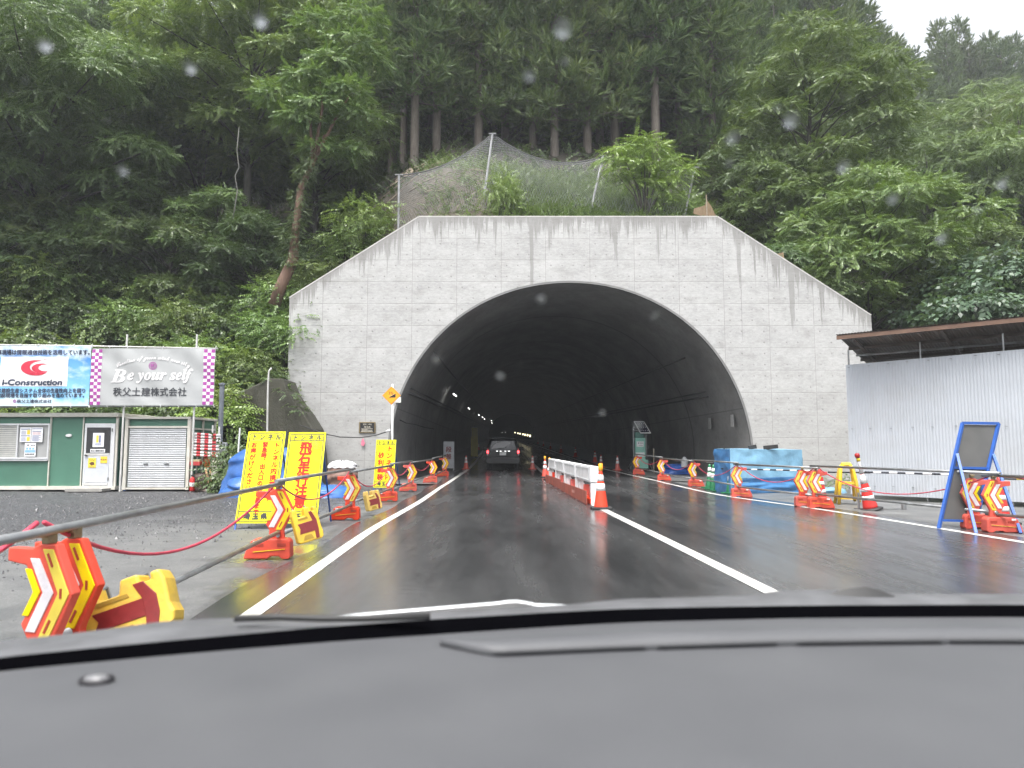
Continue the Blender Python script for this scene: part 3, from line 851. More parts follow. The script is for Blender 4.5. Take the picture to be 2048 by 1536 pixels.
for i, (u, y, s, k) in enumerate(((1500, 38.5, .62, 1), (1560, 36.5, .55, 0), (1640, 45, .85, 1), (1850, 38, .72, 1), (1930, 36, .7, 0), (1480, 48, .9, 2), (1560, 50, 1.0, 2))):
    lb = ['small dark tree in the shade just right of the portal top', 'low tree behind the right chamfer of the portal', 'dense tree filling the shade below the vine-hung tree', 'dark tree right of the yellowish green tree', 'green tree between the yellowish tree and the dark blue-green one', 'shaded tree behind the vine-hung tree on its left', 'shaded tree standing behind the middle of the vine-hung tree'][i]
    put_bl(k, (u - 1024) / FPX * y, y, s, i * 1.1, lb, None)

for i, (u, y) in enumerate(((1120, 57), (1165, 60), (1210, 57), (1255, 61), (1300, 58), (1350, 60), (1395, 57), (1440, 60), (1060, 60), (1000, 58))):
    put_bl((1, 0)[i % 2], (u - 1024) / FPX * y, y, 1.0, i * 2.3, 'shaded bushy tree seen dimly between the cedar trunks', 'shaded trees between the cedar trunks')

# ---- the left bank
o = broadleaf('spreading_broadleaf_tree', 421, 15.5, 6.4, 4.4, ML_MID, MB_GREY, 60, 40, T=T_LONG, lean=(-.5, -1.2), trunk_r=.3, flat=.38)
y = 34.5; set_at(o, (60 - 1024) / FPX * y, y, -.3, 0, None, 'large dark tree with tiers of drooping branches over the site cabins', 'tree')
o = broadleaf('spreading_broadleaf_tree', 422, 17.5, 5.6, 7.0, ML_VINE, MB_GREY, 64, 42, T=T_BROAD, lean=(1.0, -.8), trunk_r=.3, flat=.42)
y = 37.0; set_at(o, (470 - 1024) / FPX * y, y, -.3, 0, None, 'large tree with pale olive green drooping boughs left of the cedars', 'tree')
# leaning red-barked tree at the portal's left shoulder
lt = thing('leaning_tree', 'leaning red-barked ivy-clad tree beside the left shoulder of the portal', 'tree', P(556, 580, 30.2))
base = Vector(lt.location)
pts = [P(u, v, yy) - base for u, v, yy in ((548, 610, 30.2), (562, 572, 30.2), (586, 520, 30.3), (590, 470, 30.4), (597, 410, 30.5), (602, 375, 30.6), (626, 326, 30.8), (650, 270, 31))]
mb = MB(); mb.tube(pts, [.26, .24, .23, .17, .15, .15, .11, .06], 10)
for e in ((700, 190, 31.2), (640, 160, 30.6), (590, 200, 31.4)): mb.tube([pts[6], (pts[7] + (P(*e) - base)) / 2, P(*e) - base], [.09, .06, .02], 6, cap=False)
mb.build('trunk', MB_RED, lt, smooth=True)
rr = np.random.default_rng(77)
cs, rs = [], []
for u, v, yy, R in ((690, 190, 30.8, 1.0), (640, 215, 30.5, .9), (715, 230, 31, .7), (620, 160, 31, 1.0), (665, 130, 31.2, 1.0), (700, 90, 31.4, 1.0), (600, 240, 30.8, .8), (640, 300, 31, .7), (690, 300, 31.2, .6), (560, 190, 31.2, .9), (740, 120, 32, .8), (720, 40, 32, 1.0), (640, 60, 32, 1.1)):
    cs.append(np.array(P(u, v, yy) - base)); rs.append(R)
V, t = lump_leaves(cs, rs, .5, 170, T_BROAD, rr)
np_mesh('crown', V, 4, ML_VINE, lt, t)
cs, rs = [], []
for u, v in ((577, 500), (592, 455), (612, 340), (622, 320), (596, 395), (590, 480), (600, 430), (606, 350), (585, 520), (572, 468)):
    cs.append(np.array(P(u, v, 30.3) - base)); rs.append(.36)
V, t = lump_leaves(cs, rs, 1.0, 520, [q * .5 for q in T_VINE], rr, zmin=-1)
np_mesh('ivy', V, 4, ML_DARK, lt, t)
# pale hanging vine
mb = MB(); mb.tube([P(u, v, 27.5) for u, v in ((478, 255), (474, 300), (478, 335), (470, 352), (475, 380), (469, 420), (465, 440))], [.012, .02, .022, .02, .022, .02, .012], 6)
tag(mb.build('hanging_vine', mat('pale vine bark', (.11, .11, .095), .7), smooth=True), 'thin pale vine hanging down against the dark wood on the left', 'vine')

# shade trees and undergrowth farther up the left bank
GL = 'trees in the dark wood up the left bank'
for i, (u, y, s, k) in enumerate(((250, 40, 1.15, 2), (20, 41, 1.25, 1), (80, 48, 1.5, 0), (160, 52, 1.6, 2), (240, 58, 1.7, 1), (20, 58, 1.7, 0), (330, 62, 1.7, 2), (380, 42, 1.2, 1), (-60, 36, 1.1, 0), (150, 46, 1.3, 0), (520, 44, 1.15, 2), (620, 40, 1.0, 2), (300, 54, 1.3, 2), (450, 56, 1.3, 0), (-20, 52, 1.3, 2), (600, 52, 1.2, 1), (690, 47, 1.1, 2), (120, 62, 1.4, 0), (-40, 33, .62, 1), (60, 34.5, .62, 0), (150, 34, .66, 1), (240, 34.5, .62, 0), (330, 34, .66, 1), (420, 34.5, .62, 0), (500, 34, .6, 1), (110, 37.5, .8, 0), (300, 37.5, .8, 1))):
    put_bl(k, (u - 1024) / FPX * y, y, s, i * 1.9, 'shaded tree crowded into the dark wood above the vine-covered bank', GL)

def shrub(name, seed, H, R, leafm, T, n=9, per=70, flat=.75):
    r = np.random.default_rng(seed); root = thing(name, None, None)
    cs = [np.array([r.uniform(-.6, .6) * R, r.uniform(-.6, .6) * R, H * r.uniform(.2, .75)]) for _ in range(n)]; rs = [R * r.uniform(.32, .55) for _ in range(n)]
    V, t = lump_leaves(cs, rs, flat, per, T, r, zmin=-.5)
    np_mesh('crown', V, 4, leafm, root, t)
    tb = MB()
    for c in cs: tb.tube([(0, 0, -.3), (c[0] * .4, c[1] * .4, c[2] * .5), tuple(c)], [.04, .025, .008], 5, cap=False)
    tb.build('stem', MB_GREY, root, smooth=True)
    return root
SH = [shrub('shrub', 501, 2.1, 1.9, ML_MID, T_VINE, per=125), shrub('shrub', 502, 2.4, 1.8, ML_VINE, T_SMALL, per=105), shrub('shrub', 503, 1.9, 2.0, ML_DARK, T_VINE, per=125), shrub('shrub', 504, 2.0, 1.6, ML_BRIGHT, T_SMALL, per=105)]
su = [False] * 4
def put_sh(k, x, y, s, rz, label, group=None, dz=-.15, z=None):
    zz = (hz(x, y) if z is None else z) + dz
    if not su[k]:
        su[k] = True; o = SH[k]; o.location = (x, y, zz); o.rotation_euler = (0, 0, rz); o.scale = (s,) * 3 if not isinstance(s, tuple) else s
        return tag(o, label, 'shrub', group)
    return dup(SH[k], (x, y, zz), rz, label, group, s)
GS = 'shrubs and vines on the bank behind the site cabins'
r_ = np.random.default_rng(9)
n = 0
for y, us in ((26.9, (-40, 60, 150, 240, 330, 410)), (28.2, (0, 95, 190, 285, 370, 450)), (29.8, (-30, 50, 140, 230, 320, 410, 490, 555)), (31.6, (10, 110, 200, 290, 380, 470, 560)), (33.6, (-20, 80, 180, 300, 400, 500, 600))):
    for u in us:
        u2 = u + r_.uniform(-18, 18); x = (u2 - 1024) / FPX * y
        k = int(r_.choice([0, 0, 2, 1, 3])) if y < 31 else int(r_.choice([0, 2, 1, 1]))
        if y < 29 and 380 < u < 520: k = 3 if n % 2 else 0
        put_sh(k, x, y + r_.uniform(-.4, .4), r_.uniform(.95, 1.35), r_.uniform(0, 6), 'leafy vine-covered shrub on the steep bank behind the site cabins', GS); n += 1

# shrubs round the portal shoulders
put_sh(3, P(735, 440, 31.5).x, 31.5, (1.0, .9, 1.15), .5, 'bright green bush on the bank above the left chamfer of the portal')
put_sh(1, P(690, 470, 31.2).x, 31.2, .85, 1.5, 'dark green bush low beside the left chamfer of the portal')
put_sh(1, P(640, 510, 30.8).x, 30.8, .6, 2.5, 'small bush touching the left chamfer of the portal')
put_sh(3, P(1004, 400, 30.7).x, 30.7, (.5, .5, 1.2), .2, 'upright yellow-green bush in front of the highest net post')
put_sh(2, P(1540, 480, 31.2).x, 31.2, .6, .2, 'dark bush tucked behind the right chamfer of the portal')
put_sh(2, P(1650, 560, 30.8).x, 30.8, .7, 1.2, 'dark bush behind the lower right chamfer of the portal')
put_sh(0, P(1800, 600, 29.5).x, 29.5, .9, 1.9, 'leafy shrub above the left edge of the shed roof')
put_sh(2, P(1880, 620, 27.5).x, 27.5, .8, 2.9, 'dark shrub right behind the shed roof')
put_sh(1, P(530, 640, 29.6).x, 29.6, .9, .4, 'shrub spilling over the left edge of the portal wall')
put_sh(0, P(500, 720, 28.6).x, 28.6, .7, 1.4, 'dark vine shrub above the mossy retaining wall', None, -.15, 3.6)

# the young bright tree with feathery leaves
yt = thing('young_tree', 'bright green young tree with feathery leaves in front of the net', 'tree', (P(1290, 428, 31.2).x, 31.2, hz(P(1290, 428, 31.2).x, 31.2) - .15))
base = Vector(yt.location); rr = np.random.default_rng(78); cs, rs = [], []
for u, v, R in ((1240, 300, .40), (1275, 290, .42), (1310, 300, .42), (1340, 325, .40), (1225, 320, .36), (1260, 330, .45), (1300, 335, .45), (1370, 340, .34), (1345, 360, .40), (1310, 370, .42), (1268, 365, .35), (1230, 345, .26), (1350, 395, .34), (1325, 405, .3), (1365, 410, .22), (1290, 280, .3)):
    cs.append(np.array(P(u, v, 31.2 + rr.uniform(-.7, .5)) - base)); rs.append(R * 1.05)
V, t = lump_leaves(cs, rs, .6, 230, T_PINN, rr, size=(.55, .9))
np_mesh('crown', V, 4, ML_BRIGHT, yt, t)
mb = MB()
for c in cs: mb.tube([(0, 0, 0), (c[0] * .35, c[1] * .3, c[2] * .55), tuple(c)], [.05, .03, .008], 6, cap=False)
mb.build('trunk', MB_GREY, yt, smooth=True)

# ---- grass and ground cover (uncountable)
def scatter(name, label, n, area, T, m, size, seed, up=True, keep=None):
    r = np.random.default_rng(seed)
    u = r.uniform(area[0], area[1], n); y = r.uniform(area[2], area[3], n); x = (u - 1024) / FPX * y
    if keep is not None:
        q = keep(x, y, u); x, y = x[q], y[q]
    z = hill(x, y); k = len(x)
    az = r.uniform(0, 6.28, k)
    X_ = np.stack([np.cos(az), np.sin(az), r.uniform(.2, 1.4, k)], 1) if up else np.stack([np.cos(az), np.sin(az), r.uniform(-.1, .5, k)], 1)
    Z_ = r.normal(0, .5, (k, 3)); Z_[:, 2] += .8
    V, t = place(T, np.stack([x, y, z + .02], 1), X_, Z_, r.uniform(*size, k), r)
    return tag(np_mesh(name, V, 4, m, None, t), label, None, None, 'stuff')
T_GRASS = []
for s in range(4):
    r0 = np.random.default_rng(130 + s); bl = []
    for i in range(9):
        a = r0.uniform(0, 6.28); d = np.array([r0.uniform(.6, 1.2), math.cos(a) * .4, math.sin(a) * .4]); b0 = np.array([0, r0.uniform(-.1, .1), r0.uniform(-.1, .1)])
        q = np.array([0, .012, .004]); L = r0.uniform(.35, .75)
        bl.append([b0 - q, b0 + q, b0 + d * L * .6 + q * .6, b0 + d * L + np.array([-.08, 0, 0])])
    T_GRASS.append(np.array(bl))
r_cover = np.random.default_rng(66)
scatter('grass', 'tall green grass on the mound behind the portal', 1700, (985, 1420, 30.1, 34.6), T_GRASS, ML_MID, (.5, 1.15), 41)
scatter('undergrowth', 'low leafy plants and weeds covering the bank above the portal', 4200, (840, 1430, 30.05, 37.5), T_SMALL, ML_MID, (.5, 1.1), 42, True, lambda x, y, u: (u > 965) | (r_cover.uniform(0, 1, len(x)) < .5))
scatter('ground_cover', 'ferns and seedlings on the forest floor', 11000, (-150, 2150, 27, 60), T_VINE, ML_DARK, (.7, 1.6), 43, True, lambda x, y, u: ((u < 640) | (u > 1430) | (y > 36)) & ((y > 30.2) | (x < -9) | (x > 14.5)))
# exposed roots and dead branches on the left shoulder
mr = mat('weathered root wood', (.24, .20, .15), .8, .3, 8)
rr = random.Random(4)
cedar_root = [o for o in C.objects if o.get('label', '').startswith('tall cedar with a bare brown')][0]
for k in range(5):
    a = -1.2 + k * -.55; mb = MB()
    bx, by = cedar_root.location.x, cedar_root.location.y
    pts = []
    for i in range(6):
        d = i * .42; x = bx + math.cos(a + i * .12 * rr.choice((-1, 1))) * d; y = by + math.sin(a) * d
        pts.append((x - bx, y - by, hz(x, y) - cedar_root.location.z + .07 + .03 * rr.random()))
    mb.tube(pts, [.12, .1, .08, .06, .045, .02], 6); mb.build('root', mr, cedar_root, smooth=True)
for k in range(9):
    u = rr.uniform(730, 960); yv_ = rr.uniform(31.5, 36); x = (u - 1024) / FPX * yv_; a = rr.uniform(-.5, .9); pts = []
    for i in range(5):
        xx = x + math.cos(a) * i * .35; yy = yv_ + math.sin(a + rr.uniform(-.3, .3)) * i * .25; pts.append((xx, yy, hz(xx, yy) + .05 + .07 * rr.random()))
    mb = MB(); mb.tube(pts, [.04, .035, .03, .02, .008], 6)
    tag(mb.build('dead_branch', mr, smooth=True), 'bare grey-brown branch lying on the eroded bank behind the left net panel', 'branch', 'dead branches on the eroded bank')

# ================================================================ OBJECTS
M_ORANGE = mat('orange barrier plastic', (.56, .060, .032), .42, .15, 5, spec=.35, dirt=(.30, .05, .035), dirt_amt=.4, age=.12)
M_YREF = mat('yellow reflective sheet', (.68, .53, .008), .5, .08, 9, spec=.25, dirt=(.40, .31, .07), dirt_amt=.4, age=.12)
M_WREF = mat('white reflective sheet', (.62, .60, .63), .35, .10, 14, .15, 60, dirt=(.36, .33, .33), dirt_amt=.6)
M_SLOT = mat('slot shadow plastic', (.30, .03, .015), .5)
M_GALV = mat('galvanised steel', (.30, .31, .315), .38, .22, 5, metal=.75, dirt=(.16, .13, .10), dirt_amt=.5)
M_STEEL = mat('pale painted steel', (.50, .50, .48), .45, .15, 4, dirt=(.2, .15, .1), dirt_amt=.35)
M_RUST = mat('rusty clamp', (.24, .19, .11), .5, .35, 12, metal=.6)
M_ROPE = mat('faded red rope', (.52, .045, .085), .6, .15, 9, .5, 200)
M_YPLAS = mat('yellow weight plastic', (.66, .43, .035), .42, .12, 5, .15, 30, dirt=(.27, .19, .07), dirt_amt=.7, age=.15)
M_MAROON = mat('dark red reflector', (.17, .018, .018), .35, .15, 20)
M_YSIGN = mat('fluorescent yellow sign', (.64, .61, .006), .55, .05, 3, spec=.2)
M_BLACK = mat('black lettering', (.015, .015, .015), .5)
M_RTEXT = mat('red lettering', (.42, .022, .010), .6, spec=.2)
M_BLUEST = mat('blue painted steel', (.02, .085, .33), .4, .15, 4)
M_WHITE = mat('white plastic', (.68, .68, .68), .4, .08, 4, dirt=(.4, .4, .39), dirt_amt=.5)
M_CORANGE = mat('orange cone plastic', (.70, .055, .02), .4, .1, 5, dirt=(.28, .06, .04), dirt_amt=.5, age=.18)
M_CWHITE = mat('white cone band', (.70, .69, .69), .35, .08, 9)
M_RUBBER = mat('black rubber', (.02, .02, .02), .6, .2, 8)
M_TARP = mat('blue tarpaulin', (.022, .095, .30), .4, .25, 3, .5, 9)
M_LTARP = mat('pale blue tarpaulin', (.20, .39, .54), .38, .2, 2.5, .7, 6)
M_GREEN = mat('green cone plastic', (.018, .17, .07), .4, .12, 5)

# ---------------------------------------------------------------- arrow barricade stands
def make_stand(label, flip=1):
    """arrow plate on a foot, facing -Y; the arrow points to +X when flip is 1"""
    t = thing('arrow_barricade', label, 'barricade')
    F = lambda pts: [(x * flip, z) for x, z in pts]
    mb = MB()
    mb.prism(F([(-.26, .79), (-.10, .79), (-.06, .815), (.05, .815), (.175, .57), (.075, .36), (.065, .33), (.075, .22), (-.115, .22), (-.105, .33), (-.15, .40), (-.055, .57), (-.135, .70), (-.26, .72)]), -.028, .028)
    mb.build('arrow_frame', M_ORANGE, t, bevel=.008)
    mb = MB()
    mb.prism(F([(-.385, 0), (-.10, 0), (-.07, .03), (.03, .03), (.06, 0), (.15, 0), (.165, .03), (.155, .20), (.12, .235), (-.25, .235), (-.30, .21), (-.36, .09)]), -.09, .09)
    mb.build('foot', M_ORANGE, t, bevel=.016)
    mb = MB(); a = .034
    mb.prism(F([(-.025, .79), (.04, .79), (.155, .57), (.035, .335), (-.03, .335), (.085, .57)]), -a, -.02)
    mb.build('yellow_chevron', M_YREF, t, bevel=.003)
    mb = MB(); mb.prism(F([(-.105, .74), (-.045, .74), (.055, .57), (-.05, .365), (-.115, .365), (-.012, .57)]), -a, -.02)
    mb.build('white_chevron', M_WREF, t, bevel=.003)
    mb = MB(); mb.prism(F([(-.135, .685), (-.095, .685), (-.03, .57), (-.098, .445), (-.14, .445), (-.075, .57)]), -a, -.02)
    mb.build('yellow_chevron', M_YREF, t, bevel=.003)
    slots = []
    for (x, z, r) in ((.028, .735, -.47), (.105, .57, 0), (.028, .40, .47)):
        mb = MB(); slots.append(mb); M = Matrix.Translation((x * flip, -a - .001, z)) @ Matrix.Rotation(r * flip, 4, 'Y')
        mb.box((0, 0, 0), (.014, .004, .075 if r else .05), 0, M)
    for i in range(3): mb = MB(); slots.append(mb); mb.box(((-.055 + i * .035) * flip, -.03, .285), (.014, .006, .05))
    for x, w in ((-.20, .10), (.06, .10)): mb = MB(); slots.append(mb); mb.box((x * flip, -.0915, .165), (w, .006, .035))
    for mb in slots: mb.build('slot', M_SLOT, t)
    mb = MB(); mb.bar((-.27 * flip, -.093, .085), (.10 * flip, -.093, .115), .014, .006)
    mb.build('foot_stripe', M_YREF, t)
    mb = MB(); mb.box((-.24 * flip, -.0925, .20), (.065, .005, .028)); mb.build('sticker', M_WHITE, t)
    mb = MB(); mb.box((-.02 * flip, 0, .845), (.045, .06, .06)); mb.tube([(-.05 * flip, -.05, .86), (.02 * flip, -.05, .86)], .012, 8)
    mb.build('clamp', M_RUST, t, bevel=.006)
    mb = MB(); mb.box((-.03 * flip, .055, .27), (.07, .06, .06)); mb.build('clamp', M_RUST, t, bevel=.006)
    return t
LST = [('pair', 4.35, 92, 0), ('pair2', 4.75, 160, 0), None]
left_pos = []
G1 = 'arrow stands carrying the left pipe rail'
sL = make_stand('nearest orange arrow stand at the bottom left corner, front of two')
sL['group'] = G1
sL.location = (P(100, 1180, 3.85).x, 3.85, -.01); sL.rotation_euler = (0, 0, rad(-15))
dup(sL, (P(150, 1180, 4.08).x, 4.08, -.01), rad(-13), 'orange arrow stand half hidden behind the nearest one at the bottom left')
lpts = []
for u, v, lb, rz in ((556, 1116, 'orange arrow stand in front of the tall yellow signs, pink rope tied on top', 3), (702, 1039, 'orange arrow stand just right of the yellow flying-stone sign', 2),
                     (782, 1002, 'orange arrow stand in front of the yellow gravel sign by the portal', 4), (823, 982, 'orange arrow stand with a loose red strap, right of the yellow gravel sign', 6),
                     (866, 965, 'orange arrow stand just left of the last one at the tunnel mouth', 2), (890, 953, 'orange arrow stand last in the left row, under the grey step sign', -6)):
    g = G(u, v); lpts.append(g); dup(sL, g, rad(rz), lb)
sR = make_stand('front orange arrow stand of the pair by the blue-framed sign at the right edge', -1); sR['group'] = 'arrow stands carrying the right pipe rail'
g = G(1990, 1064); sR.location = g; sR.rotation_euler = (0, 0, rad(-4))
rpts = [g]
for u, v, lb, rz in ((1946, 1057, 'orange arrow stand left of its twin in front of the blue-framed sign', -5), (1632, 1016, 'front orange arrow stand of the pair right of the blue tarpaulin box', -3), (1605, 1013, 'orange arrow stand peeping out behind its twin by the tarpaulin box', -6),
                     (1475, 994, 'orange arrow stand in front of the left end of the pale blue tarpaulin box', -4), (1386, 973, 'orange arrow stand left of the green cones', -3), (1323, 961, 'orange arrow stand in front of the crumpled dark blue tarpaulin', -8),
                     (1273, 949, 'orange arrow stand at the foot of the solar powered green cabinet', -2)):
    g = G(u, v); dup(sR, g, rad(rz), lb)
    if u not in (1946, 1605): rpts.append(g)

# ---------------------------------------------------------------- pipes, ropes
def pipe(pts, r, label, group): 
    mb = MB(); mb.tube(pts, r, 10); o = mb.build('scaffold_pipe', M_GALV, None, smooth=False)
    o.data.polygons.foreach_set('use_smooth', [len(p.vertices) == 4 for p in o.data.polygons])
    return tag(o, label, 'pipe', group)
L0 = Vector((sL.location.x, 3.85, 0))
seq = [Vector((-2.55, .9, 0)), L0] + lpts
lwords = ['beside the car at the left edge', 'running from the left edge to the stand by the yellow signs', 'past the tall yellow signs', 'between the flying-stone sign and the gravel sign', 'in front of the gravel sign', 'at the tunnel mouth, second from its far end', 'at the far end of the left rail']
for i in range(len(seq) - 1):
    a, b = seq[i], seq[i + 1]; d = (b - a).normalized()
    up = Vector((0, 0, .875 + (.04 if i % 2 == 0 else 0)))
    if i: pipe([a - d * (.16 if i > 1 else 3.0) + up, b + d * .16 + up], .0243, 'upper rail pipe ' + lwords[i], 'upper pipes of the left rail')
    lo = Vector((0, .055, .27 + (.035 if i % 2 else 0)))
    pipe([a - d * .1 + lo, b + d * .1 + lo], .0243, 'lower rail pipe ' + lwords[i], 'lower pipes of the left rail')
rseq = [Vector((9.6, 6.2, 0))] + rpts
rwords = ['running out at the right edge of the view', 'from the blue-framed sign to the right end of the tarpaulin box', 'in front of the pale blue tarpaulin box', 'in front of the green cones', 'in front of the crumpled dark blue tarpaulin', 'ending at the solar powered cabinet']
for i in range(len(rseq) - 1):
    a, b = rseq[i], rseq[i + 1]; d = (b - a).normalized()
    up = Vector((0, 0, .875 + (.04 if i % 2 else 0)))
    pipe([a - d * .16 + up, b + d * .16 + up], .0243, 'upper rail pipe ' + rwords[i], 'upper pipes of the right rail')
    lo = Vector((0, .055, .27 + (.035 if i % 2 else 0)))
    pipe([a - d * .1 + lo, b + d * .1 + lo], .0243, 'lower rail pipe ' + rwords[i], 'lower pipes of the right rail')
def rope(a, b, sag, label, group, skew=0.0, r=.011):
    pts = []
    for i in range(25):
        s = i / 24; q = s + skew * s * (1 - s)
        p = Vector(a).lerp(Vector(b), s); p.z -= sag * 4 * q * (1 - q); pts.append(p)
    mb = MB(); mb.tube(pts, r, 6)
    tag(mb.build('rope', M_ROPE, None, smooth=True), label, 'rope', group)
T = Vector((-.02, -.05, .90)); TR_ = Vector((.02, -.05, .90))
rope(L0 + T + Vector((-.02, -.02, .02)), Vector((-2.75, 2.4, .55)), .12, 'red rope hanging down at the left edge from the nearest arrow stand', 'red ropes of the left rail', 0, .013)
rope(L0 + T + Vector((.0, 0, .02)), lpts[0] + T, .40, 'long red rope sagging from the nearest arrow stand to the one by the yellow signs', 'red ropes of the left rail', .25, .012)
for i, (sg, wd) in enumerate(((.34, 'past the foot of the flying-stone sign'), (.40, 'beside the small yellow weight'), (.33, 'left of the gravel sign edge'), (.35, 'at the tunnel mouth'))):
    rope(lpts[i] + T, lpts[i + 1] + T, sg, 'red rope sagging ' + wd, 'red ropes of the left rail', .1)
for i, (sg, wd) in enumerate(((.45, 'in front of the red and white cone and the blue-framed sign'), (.42, 'in front of the pale blue tarpaulin box'), (.42, 'in front of the green cones'), (.40, 'in front of the crumpled dark blue tarpaulin'), (.35, 'below the solar powered cabinet'))):
    a, b = rpts[i], rpts[i + 1]
    rope(a + TR_, b + TR_, sg, 'red rope sagging ' + wd, 'red ropes of the right rail', -.1)
rope(rpts[0] + TR_, Vector((9.2, 8.2, .55)), .05, 'red rope trailing off at the right edge beyond the last arrow stand', 'red ropes of the right rail')

# ---------------------------------------------------------------- yellow weights hung on the lower pipe
def make_weight(label):
    t = thing('barricade_weight', label, 'weight')
    mb = MB()
    mb.prism([(-.25, 0), (-.20, -.02), (.20, -.02), (.25, 0), (.265, .06), (.25, .12), (.25, .28), (.23, .35), (.17, .35), (.17, .30), (.11, .30), (.11, .36), (.0, .36), (-.02, .27), (-.14, .27), (-.15, .37), (-.22, .37), (-.25, .30)], -.075, .075)
    mb.build('body', M_YPLAS, t, bevel=.018, seg=3)
    mb = MB(); mb.prism([(-.18, .085), (.19, .085), (.19, .20), (-.18, .20), (-.15, .142)], -.0805, -.06)
    mb.prism([(.10, -.005), (.165, -.005), (.19, .085), (.19, .20), (.13, .305), (.07, .305), (.11, .2), (.11, .085)], -.0815, -.06)
    mb.build('reflector', M_MAROON, t, bevel=.003)
    M_REC = mat('recess shade on yellow plastic', (.30, .19, .02), .6)  # recesses are raised darker patches, their shade put into the colour
    mb = MB(); mb.prism([(-.16, .235), (.04, .235), (.03, .26), (-.15, .26)], -.079, -.06); mb.build('recess_shade', M_REC, t); mb = MB(); mb.prism([(-.14, .01), (.06, .01), (.03, .06), (-.10, .06)], -.079, -.06)
    mb.build('recess_shade', M_REC, t)
    mb = MB()
    for x in (-.16, .08): mb.tube([(x, .0, .34), (x, .10, .38), (x, .12, .30)], .012, 6)
    mb.build('hook', M_GALV, t)
    return t
w0 = make_weight('big yellow weight block with dark red reflector beside the nearest arrow stands'); w0['group'] = 'yellow weights on the left rail'
w0.location = P(272, 1270, 4.25); w0.rotation_euler = (rad(-12), rad(-19), rad(4)); w0.scale = (1.0, 1.0, .88)
dup(w0, P(620, 1079, 8.6), None, 'yellow weight block with dark red reflector next to the stand by the tall yellow signs', rot=(rad(-8), rad(-14), rad(30)), scale=(.60, .9, 1.04))
dup(w0, P(748, 1018, 14.4), None, 'small yellow weight block leaning behind the stand by the gravel sign', rot=(rad(-6), rad(-10), rad(42)), scale=(.62, .9, 1.0))

# ---------------------------------------------------------------- yellow A-frame signs
def a_sign(loc, rz, lean, label, build, w=.64, h=1.50, board=M_YSIGN, frame=M_BLUEST, legs=True, z0=.12):
    t = thing('sign_board', label, 'sign', loc, rz)
    M = Matrix.Rotation(-lean, 4, 'X')
    def part(mb): mb.v = [tuple(M @ Vector(v)) for v in mb.v]; return mb
    mb = MB(); mb.box((0, .012, z0 + h / 2), (w, .012, h)); b = part(mb).build('board', board, t)
    mb = MB()
    for s in (-1, 1): mb.bar((s * (w / 2 - .01), .032, 0), (s * (w / 2 - .01), .032, z0 + h), .025)
    mb.bar((-w / 2, .032, z0 + h - .02), (w / 2, .032, z0 + h - .02), .025); mb.bar((-w / 2, .032, z0 + .02), (w / 2, .032, z0 + .02), .025)
    part(mb).build('frame', frame, t)
    if legs:
        for s in (-1, 1):
            top = M @ Vector((s * (w / 2 - .03), .05, z0 + h * .80)); mb = MB()
            mb.bar(top, (top.x + s * .02, top.y + h * .40, 0), .025); mb.build('leg', frame, t)
    for nm, mt, fn in build:
        mb = MB(); fn(mb, w, h, z0); part(mb).build(nm, mt, b)
    return t
def border(mb, w, h, z0, top=.155, bottom=.16, bot=True):
    e = w / 2 - .035; y = .0045; z1 = z0 + h - .04; zb = z0 + .035
    for x in (-e, e): mb.box((x, y, (z1 + zb) / 2), (.014, .002, z1 - zb))
    for z in (z1, zb, z1 - top + .04) + ((zb + bottom,) if bot else ()): mb.box((0, y, z), (2 * e, .002, .014))
def head(mb, w, h, z0, y=.002):
    for i, ch in enumerate('トンネル'): column(mb, ch, -.20 + i * .135, z0 + h - .047, .098, .1, y, bold=.005)
def foot(mb, w, h, z0, y=.002):
    for i, ch in enumerate('埼玉県'): column(mb, ch, -.14 + i * .14, z0 + .172, .112, .115, y, bold=.006)
def a_text(mb, w, h, z0):
    column(mb, 'トンネル内携帯電話', .20, z0 + h - .19, .112, .116, .002, bold=.0045)
    column(mb, '緊急時、出入口の誘導員まで', 0.0, z0 + h - .19, .098, .0975, .002, bold=.0045)
    column(mb, 'お声がけください', -.19, z0 + h - .19, .105, .108, .002, bold=.0045)
def b_text(mb, w, h, z0): column(mb, '飛石走行注意', 0.0, z0 + h - .185, .22, .192, .002, bold=.009)
def c_text(mb, w, h, z0):
    column(mb, 'トンネル内', .13, z0 + h - .17, .20, .22, .002, bold=.008)
    column(mb, '砂利舗装', -.13, z0 + h - .38, .20, .225, .002, bold=.008)
blk = lambda mb, w, h, z0: (border(mb, w, h, z0), head(mb, w, h, z0), foot(mb, w, h, z0))
g = P(507, 1046, 12.0)
a_sign((g.x, 12.0, g.z - .12), rad(1), rad(19), 'tall yellow sign with three columns of small red writing, left of the flying-stone sign', [('lettering', M_BLACK, blk), ('lettering', M_RTEXT, a_text)], h=1.60)
g = P(593, 1046, 12.1)
a_sign((g.x, 12.1, g.z - .12), rad(1), rad(19), 'tall yellow sign with large red flying-stone warning characters', [('lettering', M_BLACK, blk), ('lettering', M_RTEXT, b_text)], h=1.60)
g = P(766, 975, 22.6)
a_sign((g.x, 22.6, g.z - .12), rad(-6), rad(10), 'yellow gravel-paving sign standing by the left side of the tunnel mouth', [('lettering', M_BLACK, blk), ('lettering', M_RTEXT, c_text)])
def d_text(mb, w, h, z0): column(mb, '段差', 0, z0 + h - .22, .30, .36, .002, bold=.010)
g = G(884, 950)
a_sign((g.x - .05, 36.5, grade(36.5)), 0, rad(8), 'grey sign with a dark red character inside the tunnel mouth behind the last stands', [('lettering', mat('dark red lettering', (.16, .02, .02), .5), d_text)], w=.54, h=1.35, board=mat('plain grey sign', (.36, .37, .39), .5), frame=M_GALV)  # board in one even grey
